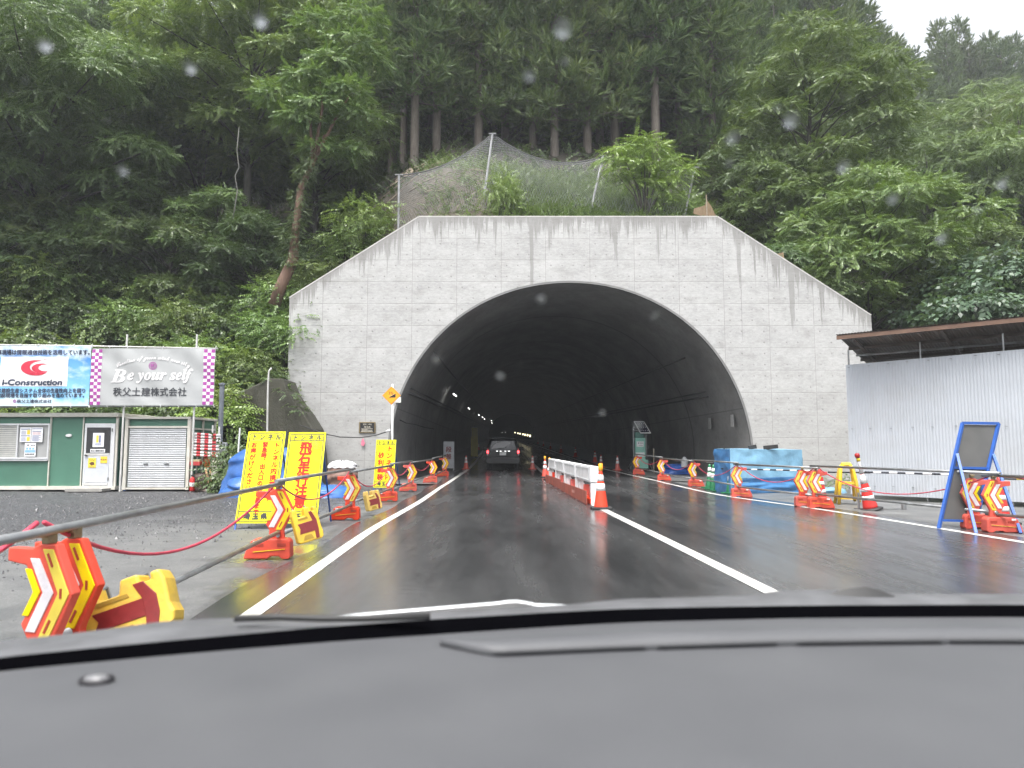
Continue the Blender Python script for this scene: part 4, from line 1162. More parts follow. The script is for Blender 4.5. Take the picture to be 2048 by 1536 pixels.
# yellow signs far inside the tunnel, above the car's left side
for i, (u, v, Y, w, h, rz) in enumerate(((968, 868, 62, .55, 1.1, .3), (962, 893, 55, .55, 1.5, .2))):
    p = P(u, v, Y); t = thing('tunnel_sign', ('upper' if i == 0 else 'lower') + ' dim yellow sign on the tunnel wall left of the dark car', 'sign', (p.x - (.8 if i == 0 else .5), Y, p.z - h / 2), rz)
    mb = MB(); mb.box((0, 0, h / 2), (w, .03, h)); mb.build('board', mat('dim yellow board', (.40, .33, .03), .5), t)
    mb = MB(); mb.tube([(0, .04, -1.8), (0, .04, h)], .03, 6); mb.build('post', M_GALV, t)

# ---------------------------------------------------------------- diamond gradient sign on a white post
p = P(783, 791, 26.5)
t = thing('road_sign', 'orange-yellow diamond gradient sign on a white post at the tunnel mouth', 'road sign', (p.x, 26.5, 0))
mb = MB(); mb.tube([(.07, .05, 0), (.02, .05, p.z + .42)], .038, 10); mb.build('post', mat('white post', (.78, .78, .77), .4, .06), t, smooth=True)
M = Matrix.Translation((0, 0, p.z)) @ Matrix.Rotation(rad(45), 4, 'Y')
mb = MB(); mb.box((0, 0, 0), (.485, .012, .485), 0, M); pan = mb.build('panel', mat('sign amber', (.80, .33, .012), .35, .05), t, bevel=.004)
mb = MB()
for a, b in (((-.22, -.22), (.22, -.22)), ((.22, -.22), (.22, .22)), ((.22, .22), (-.22, .22)), ((-.22, .22), (-.22, -.22))):
    mb.bar(M @ Vector((a[0], -.0075, a[1])), M @ Vector((b[0], -.0075, b[1])), .012, .003)
mb.prism([(-.10, p.z - .075), (.15, p.z - .075), (.15, p.z + .065)], -.0095, -.0065)
letter(mb, '3%', -.02, p.z + .085, None, .11, -.008, shear=.0, bend=0)
mb.build('symbol', M_BLACK, pan)
mb = MB(); mb.bar((-.06, -.0115, p.z - .045), (.11, -.0115, p.z + .055), .035, .003); mb.build('symbol_arrow', M_CWHITE, pan)

# ---------------------------------------------------------------- black cable along the portal
pts = [P(u, v, yy) for u, v, yy in ((600, 850, 26.5), (650, 868, 26.6), (680, 874, 26.7), (720, 875, 26.7), (750, 871, 26.7), (772, 864, 26.6), (785, 857, 26.55))]
t = thing('cable', 'black cable sagging across the lower left of the portal to the white post', 'cable', pts[0])
mb = MB(); mb.tube([q - pts[0] for q in pts], .022, 6); mb.build('sheath', M_RUBBER, t, smooth=True)
mb = MB(); mb.tube([P(772, 863.5, 26.58) - pts[0], P(781, 859.5, 26.56) - pts[0]], .04, 8); mb.build('joint_sleeve', M_WHITE, t, smooth=True)
pts = [P(u, v, 29.6 + i * 1.3) for i, (u, v) in enumerate(((800, 840), (812, 846), (830, 849), (850, 855), (868, 858)))]
mb = MB(); mb.tube(pts, .02, 6); tag(mb.build('wall_cable', M_RUBBER, None, smooth=True), 'thin dark cable looping along the left inner wall of the tunnel', 'cable')
# paint marks: small pink tag hanging on the portal under the plaque
mb = MB(); q = P(726, 884, 28.8)
mb.prism([(-.07, -.12), (.03, -.17), (.08, -.05), (.0, .16), (-.06, .05)], -.01, .012)
o = mb.build('marking_ribbon', mat('pink ribbon', (.60, .16, .24), .5)); o.location = q; tag(o, 'small pink marking ribbon hanging on the portal below the plaque', 'ribbon')

# ---------------------------------------------------------------- traffic cones
def make_cone(label, H=.70, col=M_CORANGE, light=False, base=M_RUBBER, rb=.135, bands=((.46, .64), (.70, .86))):
    t = thing('traffic_cone', label, 'traffic cone')
    prof = lambda z: .028 + (rb - .028) * (1 - z / H)
    mb = MB(); zz = [.03] + [H * i / 14 for i in range(1, 15)]
    mb.lathe([(prof(z), z) for z in zz] + [(.012, H + .004)], 20); mb.build('body', col, t, smooth=True)
    mb = MB(); mb.box((0, 0, .018), (.37, .37, .036)); mb.build('base', base, t, bevel=.012)
    for a, b in bands:
        mb = MB(); mb.lathe([(prof(a * H) + .003, a * H), (prof((a + b) / 2 * H) + .003, (a + b) / 2 * H), (prof(b * H) + .003, b * H)], 20)
        mb.build('reflective_band', M_CWHITE, t, smooth=True)
    if light:
        mb = MB(); mb.lathe([(.038, H - .03), (.042, H + .01), (.042, H + .09), (.03, H + .105)], 14); mb.build('lamp', mat('amber lamp', (.75, .36, .02), .25, .1), t, smooth=True)
    return t
c0 = make_cone('big orange and white cone with amber lamp at the near barrier end', .72, light=True)
c0.location = G(1202, 1018); c0.location.z += .005; c0.scale = (1.18, 1.18, 1.18)
c1 = make_cone('orange cone with amber lamp at the far end of the white plastic barrier', .70, light=True, rb=.13)
g = P(1090, 951, 31); c1.location = (g.x, 31, grade(31)); c1.scale = (1.12,) * 3
g = P(1099, 955, 29.3); dup(c1, (g.x, 29.3, grade(29.3)), .3, 'orange cone with amber lamp just in front of the farthest barrier cone', scale=1.1)
c2 = make_cone('orange cone beside the left edge line at the tunnel entrance', .70, base=M_CORANGE)
def put_cone(u, v, Y, lb, s=1.0, g=None):
    p = P(u, v, Y); return dup(c2, (p.x, Y, grade(Y)), .2, lb, g, s)
p = P(932, 938, 38); c2.location = (p.x, 38, grade(38)); c2.scale = (1.02,) * 3
put_cone(1065, 937, 38, 'orange cone right of the dark car at the tunnel entrance')
put_cone(1202, 934, 40, 'shaded orange cone left of the bright cone near the solar cabinet')
put_cone(1235, 941, 37, 'bright orange cone between the tunnel entrance and the solar cabinet', 1.05)
for i, (u, v, Y) in enumerate(((1151, 918, 58), (1122, 909, 72), (1101, 902, 88), (1087, 896, 108), (1076, 891, 130), (950, 914, 66), (957, 906, 82), (1190, 930, 47))):
    put_cone(u, v, Y, 'far cone deep in the tunnel with only its white bands catching light', 1.05, 'far cones deep in the tunnel')

# green stacked cones
gc = make_cone('front green cone with white bands beside the tarpaulin box', .70, M_GREEN, False, M_GREEN, .13)
gc['group'] = 'green cones beside the tarpaulin box'
gx = G(1436, 982); gc.location = gx; gc.scale = (1.12,) * 3
for u, v, lb in ((1420, 976, 'green cone left of the front green cone'), (1428, 979, 'green cone squeezed between two other green cones'), (1462, 987, 'green cone hidden behind the arrow stand by the tarpaulin box')):
    dup(gc, G(u, v), .5, lb)
p = G(1422, 974); mb = MB(); mb.lathe([(.16, 0), (.17, .02), (.06, .07)], 12); o = mb.build('rubber_disc', M_RUBBER); o.location = (p.x, p.y, p.z + .80); tag(o, 'black rubber cap sitting on top of the left green cone', 'cap')
q = G(1446, 982); t = thing('notice_board', 'narrow white notice standing right of the green cones', 'notice', q, rad(10))
mb = MB(); mb.box((0, 0, .38), (.10, .02, .58)); mb.build('panel', M_WHITE, t)
mb = MB(); [mb.box((0, -.012, .2 + i * .075), (.05, .004, .04)) for i in range(6)]; mb.build('print', M_BLACK, t)
mb = MB(); mb.box((0, .02, .07), (.12, .12, .14)); mb.build('base', M_BLUEST, t)

# red cones with long white tops by the corrugated fence
def red_cone(label, loc, tilt, s=1.0):
    t = thing('striped_cone', label, 'traffic cone', loc, 0, None, (0, tilt, 0)); t.scale = (s,) * 3
    mR = mat('red cone plastic', (.55, .03, .025), .4, .1); H = .78; prof = lambda z: .04 + .12 * (1 - z / H)
    mb = MB(); mb.lathe([(prof(z), z) for z in np.linspace(.03, H, 12)] + [(.02, H + .01)], 18); mb.build('body', mR, t, smooth=True)
    mb = MB(); mb.lathe([(.24, 0), (.25, .02), (.17, .05)], 18); mb.build('base', M_RUBBER, t, smooth=True)
    for a, b in ((.30, .40), (.52, .62), (.74, .98)):
        mb = MB(); mb.lathe([(prof(a * H) + .003, a * H), (prof(b * H) + .003, b * H)], 18); mb.build('reflective_band', M_CWHITE, t, smooth=True)
    mb = MB(); mb.lathe([(.045, H), (.032, H + .25), (.03, H + .27)], 12); mb.build('sleeve', M_WHITE, t, smooth=True)
    mb = MB(); mb.lathe([(.036, H + .27), (.04, H + .33), (.03, H + .34)], 12); mb.build('lamp_collar', M_YREF, t, smooth=True)
    mb = MB(); mb.lathe([(.04, H + .34), (.055, H + .38), (.05, H + .43), (.02, H + .45)], 12); mb.build('lamp', mat('red lamp lens', (.28, .01, .012), .15), t, smooth=True)
    return t
rc = red_cone('tall red and white striped cone with red lamp, leaning in front of the corrugated fence', G(1742, 1020), rad(-12))
mb_s = c2
sc = make_cone('red striped cone partly hidden by the pair of stands right of the tarpaulin box', .70, mat('red cone plastic shade', (.50, .03, .025), .4, .1), False, M_RUBBER, .14, ((.28, .38), (.52, .62), (.76, .86)))
sc.location = G(1642, 1004); sc.scale = (1.15,) * 3
dup(sc, G(2003, 1048), .3, 'red striped cone standing behind the right-edge pair of arrow stands')
# striped bars
def striped_bar(a, b, label, c1, c2, n=12, r=.019, group=None):
    t = thing('striped_bar', label, 'bar', a, 0, group); d = Vector(b) - Vector(a)
    mb = MB(); mb.tube([d * (i / n) for i in range(n + 1)], r, 8); mb.m = [(i // 8) % 2 for i in range(n * 8)] + [0, (n - 1) % 2]
    mb.build('rod', [c1, c2], t, smooth=False); mb = MB(); mb.tube([d * -.012, d * .004], r * 1.12, 8); mb.build('end_cap', M_RUBBER, t)
    return t
M_NAVY = mat('navy stripe', (.02, .022, .03), .45)
p = G(1446, 985); p2 = G(1640, 1000)
striped_bar(p + Vector((0, 0, .70)), p2 + Vector((0, 0, .73)), 'black and white bar across the front of the pale blue tarpaulin box', M_NAVY, M_CWHITE, 15)
striped_bar(G(1742, 1020) + Vector((-.1, -.05, .80)), G(1905, 1033) + Vector((0, 0, .80)), 'black and white bar from the striped cone to the blue-framed sign', M_NAVY, M_CWHITE, 10)
striped_bar(G(1660, 1000) + Vector((0, 0, .70)), G(1742, 1012) + Vector((0, 0, .75)), 'dark bar from the tarpaulin box to the yellow trestle', M_NAVY, M_NAVY, 4)
striped_bar(G(2003, 1048) + Vector((0, 0, .78)), G(2003, 1048) + Vector((2.0, -1.6, .78)), 'yellow and black bar at the right edge behind the arrow stands', M_NAVY, M_YREF, 10)

# yellow trestle
q = G(1694, 1008); t = thing('trestle', 'yellow A-shaped plastic trestle between the tarpaulin box and the fence', 'trestle', q, rad(-10)); t.scale = (1.12,) * 3
for s in (-1, 1):
    mb = MB()
    mb.tube([(-.20, s * .16, 0), (-.15, s * .12, .45), (-.11, s * .06, .74), (-.06, s * .03, .82)], .035, 8)
    mb.tube([(.20, s * .16, .05), (.17, s * .12, .45), (.13, s * .06, .72), (.08, s * .03, .82)], .035, 8)
    mb.build('leg', M_YPLAS, t, smooth=True)
mb = MB(); mb.tube([(-.08, 0, .82), (.10, 0, .82)], .05, 8); mb.box((0, 0, .44), (.30, .20, .05)); mb.box((0, 0, .12), (.34, .24, .03)); mb.build('crossbar', M_YPLAS, t)
mb = MB(); [mb.box((-.175 + .008 * i, -.165 + .012 * i, .12 + i * .09), (.03, .006, .05)) for i in range(4)]; mb.build('stripe', M_BLACK, t)
q = P(1692, 931, G(1694, 1008).y); mb = MB(); mb.tube([(-.12, 0, 0), (.14, 0, .01)], .03, 8); o = mb.build('torch', M_RUBBER); o.location = q; tag(o, 'small black torch lying above the yellow trestle', 'torch')

# ---------------------------------------------------------------- white plastic barrier in the centre
ga, gb = G(1183, 1010), P(1097, 955, 28.5); gb.z = grade(28.5)
d = (gb - ga); Lb = d.length; d.normalize(); nrm = Vector((-d.y, d.x, 0))          # nrm points to the left lane
def rail_M(o): return Matrix((( d.x, nrm.x, 0, o.x), (d.y, nrm.y, 0, o.y), (0, 0, 1, 0), (0, 0, 0, 1)))
def make_barrier(label, o, L):
    """a water barrier rail: beam with a recessed panel on posts; local x along the road, +y toward the left lane"""
    t = thing('plastic_barrier', label, 'barrier', o, math.atan2(d.y, d.x), 'white plastic barriers between the lanes')
    zb, zt = .50, .88
    mb = MB(); mb.prism([(0, zb), (L, zb), (L, zt), (0, zt)], -.10, .10)
    mb.build('beam', M_WHITE, t, bevel=.03, seg=3)
    mb = MB(); x0, x1 = .22, L - .22
    mb.add([(x0, .104, zb + .05), (x1, .104, zb + .05), (x1, .104, zt - .05), (x0, .104, zt - .05), (x0 + .1, .06, zb + .12), (x1 - .1, .06, zb + .12), (x1 - .1, .06, zt - .11), (x0 + .1, .06, zt - .11)],
           [(0, 4, 5, 1), (1, 5, 6, 2), (2, 6, 7, 3), (3, 7, 4, 0), (4, 7, 6, 5)])
    for a, b in (((x0, zb + .05), (x1, zb + .05)), ((x1, zb + .05), (x1, zt - .05)), ((x1, zt - .05), (x0, zt - .05)), ((x0, zt - .05), (x0, zb + .05))):
        mb.bar((a[0], .106, a[1]), (b[0], .106, b[1]), .022, .012)
    mb.build('recessed_panel', mat('greyish white plastic', (.50, .51, .53), .35, .12, 3), t)
    for x in (.10, L - .12):
        mb = MB(); mb.prism([(x - .09, .0), (x + .09, .0), (x + .08, zb), (x - .08, zb)], -.09, .09); mb.build('post', M_WHITE, t, bevel=.02)
    for x in np.linspace(.45, L - .45, 3):
        mb = MB(); mb.prism([(x - .12, 0), (x + .12, 0), (x + .09, .40), (x - .09, .40)], -.07, .07); mb.build('infill_leg', M_CWHITE if int(x * 10) % 2 else M_CORANGE, t, bevel=.02)
    mb = MB(); mb.prism([(0.02, 0), (L - .02, 0), (L - .02, .13), (.02, .13)], -.16, .115); mb.build('base_tray', M_CORANGE, t, bevel=.02)
    return t
nb_ = 4; seg = Lb / nb_
for i in range(nb_):
    make_barrier(['white plastic barrier nearest the car, next to the big cone', 'second white plastic barrier from the big cone', 'third white plastic barrier from the big cone', 'white plastic barrier farthest into the tunnel'][i], ga + d * (seg * i + .12) - nrm * .10 + Vector((0, 0, grade(ga.y + d.y * (seg * (i + .5))))), seg - .06)
M_BOARD = mat('weathered red board', (.30, .075, .05), .5, .25, 3, dirt=(.16, .05, .04), dirt_amt=.6)
for i in range(2):
    o_ = ga + d * (Lb / 2 * i) + nrm * .10; L = Lb / 2 - .03
    t = thing('skirting_board', ['red-brown board along the foot of the barrier on the near half', 'red-brown board along the foot of the barrier on the far half'][i], 'board', o_, math.atan2(d.y, d.x), 'red boards along the barrier foot')
    mb = MB(); mb.add([(0, 0, .02), (L, 0, .02 + grade(o_.y + L)), (L, .0, .28), (0, .0, .32), (0, .02, .02), (L, .02, .02), (L, .02, .28), (0, .02, .32)], [(0, 1, 2, 3), (4, 7, 6, 5), (0, 4, 5, 1), (3, 2, 6, 7), (0, 3, 7, 4), (1, 5, 6, 2)])
    mb.build('panel', M_BOARD, t)
    if i == 0: mb = MB(); [mb.box((2.3 + j * .16, .023, .17), (.05, .004, .09)) for j in range(4)]; mb.build('print', mat('faint print', (.42, .22, .19), .5), t)

# ---------------------------------------------------------------- tarpaulins, sandbag
def tarp(name, label, cat, loc, f, nu, nv, m, amp, seed, parent=None, closed=True):
    r = np.random.default_rng(seed); ph = r.uniform(0, 6.28, 12)
    mb = MB(); rows = []
    for i in range(nu + 1):
        row = []
        for j in range(nv + 1):
            a, b = i / nu, j / nv; p = np.array(f(a, b))
            s = sum(math.sin((3 + k) * 2.3 * a + ph[k] + 2.2 * math.sin((2 + k) * 2 * b + ph[k + 6])) for k in range(6)) / 6
            row.append(tuple(p + amp * s * np.array([.8, .8, .35])))
        rows.append(row)
    mb.grid(rows); o = mb.build(name, m, parent, smooth=True); o.location = loc
    return tag(o, label, cat)
# blue heap behind the tall yellow signs
def heap(w, dpt, h, k=2.6):
    def f(a, b):
        th = a * 2 * math.pi; q = math.cos(b * math.pi / 2) ** (1 / k); 
        return (w * math.cos(th) * (q + .12 * (1 - b) ** 3), dpt * math.sin(th) * (q + .12 * (1 - b) ** 3), h * math.sin(b * math.pi / 2))
    return f
q = P(565, 978, 20.5)
tarp('tarpaulin_heap', 'bright blue tarpaulin covering a heap behind the two tall yellow signs', 'tarpaulin', (-6.82, 20.8, -.05), heap(1.34, .8, 1.38), 72, 26, M_TARP, .13, 3)
q = P(470, 980, 19.6)
tarp('tarpaulin_heap', 'loose end of blue tarpaulin crumpled on the ground left of the yellow signs', 'tarpaulin', (q.x + .15, 20.0, -.03), heap(.55, .5, .55), 44, 16, M_TARP, .12, 8)
q = P(650, 975, 20)
tarp('tarpaulin_heap', 'blue tarpaulin edge spread on the ground right of the flying-stone sign', 'tarpaulin', (q.x, 20.0, -.03), heap(.75, .5, .32), 44, 16, M_TARP, .11, 9)
# ton bag
q = G(684, 968); t = thing('sandbag', 'round brown bulk bag tied white at the top, left of the plaque', 'sandbag', (q.x, q.y, 0))
def bag(a, b):
    th = a * 2 * math.pi; z = b * .62; r = .46 + .10 * math.sin(b * math.pi) + .015 * math.sin(th * 9)
    return (r * math.cos(th), r * math.sin(th), z)
tarp('body', None, None, (0, 0, 0), bag, 48, 12, mat('brown bag fabric', (.25, .155, .125), .7, .2, 5, .4, 20), .05, 5, t)
def bagtop(a, b):
    th = a * 2 * math.pi; r = .53 * math.cos(b * 1.35) + .0; z = .60 + .25 * math.sin(b * 1.5) + .02 * math.sin(th * 11)
    return (r * math.cos(th), r * math.sin(th), z)
tarp('tied_top', None, None, (0, 0, 0), bagtop, 60, 12, mat('white bag fabric', (.62, .62, .63), .6, .1, 6, .4, 25), .06, 6, t)
# pale blue tarpaulin box on the right
A_, B_ = G(1462, 988), G(1607, 984); hgt = P(1462, 898, A_.y).z
ax = (B_ - A_); wx = ax.length; t = thing('tarpaulin_box', 'large box-shaped stack wrapped in pale blue tarpaulin before the right tunnel wall', 'tarpaulin', A_, math.atan2(ax.y, ax.x))
def facef(a, b):
    return (wx * a, .0 - .05 * (1 - b) ** 2, hgt * b)
def wrap(p0, p1, p2, p3, nu, nv, amp, seed, m, name, lay=0.0):
    p0, p1, p2, p3 = [np.array(q, float) for q in (p0, p1, p2, p3)]
    nrm_ = np.cross(p1 - p0, p3 - p0); nrm_ /= np.linalg.norm(nrm_); r = np.random.default_rng(seed); ph = r.uniform(0, 6.28, 16)
    rows = []
    for i in range(nu + 1):
        row = []
        for j in range(nv + 1):
            a, b = i / nu, j / nv; p = p0 * (1 - a) * (1 - b) + p1 * a * (1 - b) + p2 * a * b + p3 * (1 - a) * b
            edge = min(1, 6 * min(a, 1 - a)) * min(1, 6 * (1 - b))
            s = sum(math.sin((5 + 2.6 * k) * a + ph[k] + 1.6 * math.sin((3 + k) * b + ph[k + 8])) / (1 + .25 * k) for k in range(8)) / 4
            row.append(tuple(p + nrm_ * (amp * s * edge + lay)))
        rows.append(row)
    mb = MB(); mb.grid(rows); mb.f = [f[::-1] for f in mb.f]; return mb.build(name, m, t, smooth=True)
sk = .47; dp = 1.42
wrap((0, 0, 0), (wx, 0, .02), (wx, 0, hgt - .02), (0, 0, hgt), 60, 34, .055, 1, M_LTARP, 'front_sheet')
wrap((sk, dp, 0), (sk + .05, dp, hgt + .0), (0, 0, hgt), (0, 0, 0), 30, 24, -.05, 2, mat('blue side tarpaulin', (.06, .19, .40), .38, .2, 3, .4, 12), 'side_sheet')
wrap((0, 0, hgt), (sk + .05, dp, hgt), (wx + .1, dp, hgt), (wx, 0, hgt - .02), 16, 30, -.03, 3, M_LTARP, 'top_sheet')
wrap((wx, 0, .02), (wx, 0, hgt - .02), (wx + .1, dp, hgt), (wx + .1, dp, 0), 16, 16, -.03, 4, M_LTARP, 'side_sheet')
wrap((.02, -.012, 0), (.02, -.012, hgt * .34), (wx - .1, -.012, hgt * .36), (wx - .1, -.02, .0), 14, 60, -.055, 5, mat('blue lower tarpaulin', (.06, .19, .40), .38, .2, 3, .4, 12), 'lower_sheet', -.035)
for u0, u1, lb in ((1497, 1513, 'short black rubber mat'), (1527, 1556, 'long black rubber strip')):
    a, b = P(u0, 897, A_.y + .5), P(u1, 895.5, A_.y + .5); mb = MB(); mb.bar(Vector((0, 0, .02)), (b - a) + Vector((0, 0, .04)), .05, .12); o = mb.build('rubber_strip', M_RUBBER, None, bevel=.01); o.location = a
    tag(o, lb + ' lying on top of the pale blue tarpaulin box', 'rubber strip')
q = G(1655, 985); tarp('tarpaulin_scrap', 'crumpled scrap of pale blue tarpaulin on the ground right of the box', 'tarpaulin', (q.x + .1, q.y, 0), heap(.42, .3, .14), 30, 8, M_LTARP, .08, 12)
q = G(1346, 952); tarp('tarpaulin_heap', 'crumpled dark blue tarpaulin by the right tunnel wall behind the arrow stands', 'tarpaulin', (P(1352, 945, 33).x, 33, grade(33)), heap(.62, .5, .48), 60, 16, mat('dark blue tarpaulin', (.012, .06, .25), .35, .2, 3, .4, 10), .14, 14)
q = P(1308, 948, 34); mb = MB(); mb.tube([(0, 0, 0), (0, 0, 1.15)], .03, 8); o = mb.build('wooden_stake', mat('stake wood', (.22, .19, .14), .7)); o.location = (q.x, 34, grade(34)); tag(o, 'thin upright stake between the solar cabinet and the dark blue tarpaulin', 'stake')
q = P(1365, 942, 33); mb = MB(); mb.lathe([(.16, 0), (.15, .25), (.08, .42), (.03, .46)], 10); o = mb.build('sack', mat('grey sack', (.33, .34, .35), .7)); o.location = (q.x, 32.6, grade(33) + .35); tag(o, 'pale grey sack leaning on the dark blue tarpaulin', 'sack')

# ---------------------------------------------------------------- solar powered cabinet
Y = 36.0; q = P(1281, 946, Y); t = thing('traffic_signal_cabinet', 'pale green portable traffic cabinet with tilted solar panel inside the tunnel mouth', 'cabinet', (q.x, Y, grade(Y)))
k = Y / FPX
M_MINT = mat('mint green paint', (.20, .44, .36), .45, .12, 4)
M_FRAME = mat('grey steel frame', (.16, .17, .17), .4, .15, metal=.5)
mb = MB(); mb.box((0, .1, .98), (20 * k, .35, 1.30)); mb.build('cabinet', M_MINT, t, bevel=.015)
mb = MB(); mb.box((.02, .02, .35), (26 * k, .55, .42)); mb.build('battery_box', M_MINT, t, bevel=.015)
mb = MB(); mb.box((-.02, .08, 1.78), (18 * k, .22, .28)); mb.build('controller', mat('dark green paint', (.06, .17, .14), .45), t, bevel=.01)
mb = MB()
for s in (-1, 1): mb.bar((s * 12.5 * k, .1, .1), (s * 12.5 * k, .1, 2.15 if s < 0 else 1.9), .06)
mb.bar((-12.5 * k, .1, 1.62), (12.5 * k, .1, 1.62), .05); mb.bar((-12.5 * k, .1, 2.0), (0, .1, 2.0), .04)
for s in (-1, 1): mb.bar((s * .55, -.35, .06), (s * .30, .1, .7), .05); mb.bar((s * .55, .5, .06), (s * .30, .1, .7), .05); mb.bar((s * .55, -.35, .06), (s * .55, .5, .06), .05)
mb.build('frame', M_FRAME, t)
M = Matrix.Translation((.10, -.15, 2.18)) @ Matrix.Rotation(rad(12), 4, 'Y') @ Matrix.Rotation(rad(38), 4, 'X')
M = Matrix.Translation((.10, -.15, 2.15)) @ Matrix(((1, 0, -.42, 0), (0, 1, 0, 0), (0, 0, 1, 0), (0, 0, 0, 1))) @ Matrix.Rotation(rad(-35), 4, 'X')
mb = MB(); mb.box((0, 0, 0), (.52, .03, .72), 0, M); pnl = mb.build('solar_panel', mat('solar frame', (.66, .66, .66), .4), t)
mb = MB(); mb.box((0, -.018, 0), (.45, .012, .64), 0, M); mb.build('cells', mat('solar cells', (.022, .022, .035), .2, .2), pnl)
mb = MB()
for i in range(3):
    for j in range(4): mb.box((-.165 + j * .11, -.026, -.21 + i * .21), (.03, .003, .05), 0, M)
mb.build('cell_contact', mat('cell silver', (.34, .34, .38), .4), pnl)
mb = MB(); mb.box((-.01, -.082, 1.33), (.34, .012, .26)); s_ = mb.build('label_plate', M_WHITE, t)
mb = MB(); mb.box((-.09, -.092, 1.38), (.05, .004, .05)); mb.box((.05, -.092, 1.38), (.18, .004, .025)); mb.box((.02, -.092, 1.27), (.2, .004, .018)); mb.build('print', mat('dark print', (.08, .08, .1), .5), s_)
mb = MB(); mb.box((-.02, -.082, .82), (.44, .012, .20)); mb.build('label_plate', M_WHITE, t)
for s in (-1, 1):
    mb = MB(); mb.tube([(s * .36, .1, 1.10), (s * .43, .1, 1.10), (s * .43, .1, 1.26), (s * .36, .1, 1.26)], .012, 6); mb.build('handle', M_GALV, t)
for s in (-1, 1):
    mb = MB(); mb.lathe([(.02, -.03), (.09, -.03), (.09, .03), (.02, .03)], 14, (0, 0, 0), 0, Matrix.Translation((s * .6, -.35, .09)) @ Matrix.Rotation(rad(90), 4, 'Y')); mb.build('wheel', M_RUBBER, t)

# ================================================================ SITE CABINS, BANNERS (left)
CY = 22.4; ck = CY / FPX
M_CABG = mat('cabin green panel', (.060, .160, .112), .5, .08, 1.5, dirt=(.05, .12, .085), dirt_amt=.4)
M_CREAM = mat('cream steel trim', (.56, .54, .48), .5, .1, 3, dirt=(.30, .25, .18), dirt_amt=.45)
M_ALU = mat('aluminium frame', (.58, .59, .60), .38, .08, 4, metal=.3)
M_PAPER = mat('paper', (.74, .75, .77), .6, .05, 6)
cz = lambda v: P(0, v, CY).z
cx = lambda u: (u - 1024) * ck / 1.0 * (P(1, 768, CY).x / ((1 - 1024) * ck))
x_r, x_l = cx(241), cx(-210)
t = thing('site_office', 'long green and cream site office cabin with window, notices and aluminium door', 'site cabin', (x_r, CY, 0))
W_ = x_r - x_l; z0, z1 = cz(979), cz(826)
rx = lambda u: cx(u) - x_r
mb = MB(); mb.box((-W_ / 2, 1.15, (z0 + z1) / 2), (W_ - .06, 2.2, z1 - z0 - .08)); wl_ = mb.build('wall', M_CABG, t)
mb = MB()
mb.box((-W_ / 2, 1.12, (cz(834) + z1) / 2), (W_ + .04, 2.4, z1 - cz(834))); mb.build('roof', M_CREAM, t, bevel=.015)
mb = MB(); mb.box((-W_ / 2, 1.12, z0 + .05), (W_ + .02, 2.36, cz(972) - z0)); mb.build('base_rail', M_CREAM, t)
for u in (241, 109, 174, -60): 
    mb = MB(); uu = u - 3; mb.box((rx(uu), .03, (z0 + z1) / 2), (.07 if u == 241 else .032, .06, z1 - z0 - .06)); mb.build('trim_strip', M_CREAM, t)
# sliding window
win = MB(); uL, uR, vT, vB = -95, 104, 849, 920
zt, zb = cz(vT), cz(vB)
for a, b in (((rx(uL), zt), (rx(uR), zt)), ((rx(uL), zb), (rx(uR), zb)), ((rx(uL), zb), (rx(uL), zt)), ((rx(uR), zb), (rx(uR), zt)), ((rx(42), zb), (rx(42), zt))):
    win.bar((a[0], 0, a[1]), (b[0], 0, b[1]), .05, .06)
win.box(((rx(uL) + rx(uR)) / 2, -.02, zb + .05), (rx(uR) - rx(uL), .05, .05))
wf = win.build('window', M_ALU, t, bevel=.006)
mb = MB()
n_ = 17
for i in range(n_):
    z = zb + .07 + (zt - zb - .1) * i / n_; mb.box(((rx(uL) + rx(42)) / 2, .02, z + .02), (rx(42) - rx(uL) - .05, .012, .032))
mb.build('blind', mat('cream blind', (.50, .50, .47), .6), wf)
mb = MB(); mb.box(((rx(uL) + rx(uR)) / 2, .035, (zt + zb) / 2), (rx(uR) - rx(uL), .01, zt - zb)); mb.build('pane', mat('grey window pane', (.34, .345, .34), .12, .1, 2), wf)
def poster(u0, v0, u1, v1, yy, name, parent, mt=M_PAPER):
    mb = MB(); mb.box(((rx(u0) + rx(u1)) / 2, yy, (cz(v0) + cz(v1)) / 2), (rx(u1) - rx(u0), .008, cz(v0) - cz(v1))); return mb.build(name, mt, parent)
M_NPRINT = mat('navy print', (.10, .12, .26), .6); M_YPRINT = mat('yellow print', (.70, .52, .06), .6); M_BPRINT = mat('sky blue print', (.22, .42, .72), .6); M_RPRINT = mat('pale red print', (.60, .32, .30), .6)
po = poster(47, 855, 69, 884, -.02, 'notice', wf)
mb = MB(); f_ = lambda u0, v0, u1, v1: mb.box(((rx(u0) + rx(u1)) / 2, -.026, (cz(v0) + cz(v1)) / 2), (rx(u1) - rx(u0), .004, cz(v0) - cz(v1)))
for a in ((49, 857.5, 67, 859), (49, 871, 67, 872.5)): f_(*a)
for i in range(5): f_(50, 862 + i * 1.6, 59, 862.5 + i * 1.6); f_(50, 875 + i * 1.6, 59, 875.5 + i * 1.6)
mb.build('print', M_NPRINT, po); mb = MB(); f_(61, 860, 67, 869); f_(61, 874, 67, 882); mb.build('yellow_print', M_YPRINT, po)
po = poster(70, 855, 92, 884, -.02, 'notice', wf)
mb = MB(); f_(71, 857, 91, 858); f_(72, 862.5, 89, 863.5); [f_(72, 871 + i * 2.0, 89 - (i % 2) * 4, 871.8 + i * 2.0) for i in range(6)]; mb.build('print', M_NPRINT, po)
mb = MB(); [f_(72, 865 + i * 1.7, 88, 865.6 + i * 1.7) for i in range(3)]; mb.build('red_print', M_RPRINT, po)
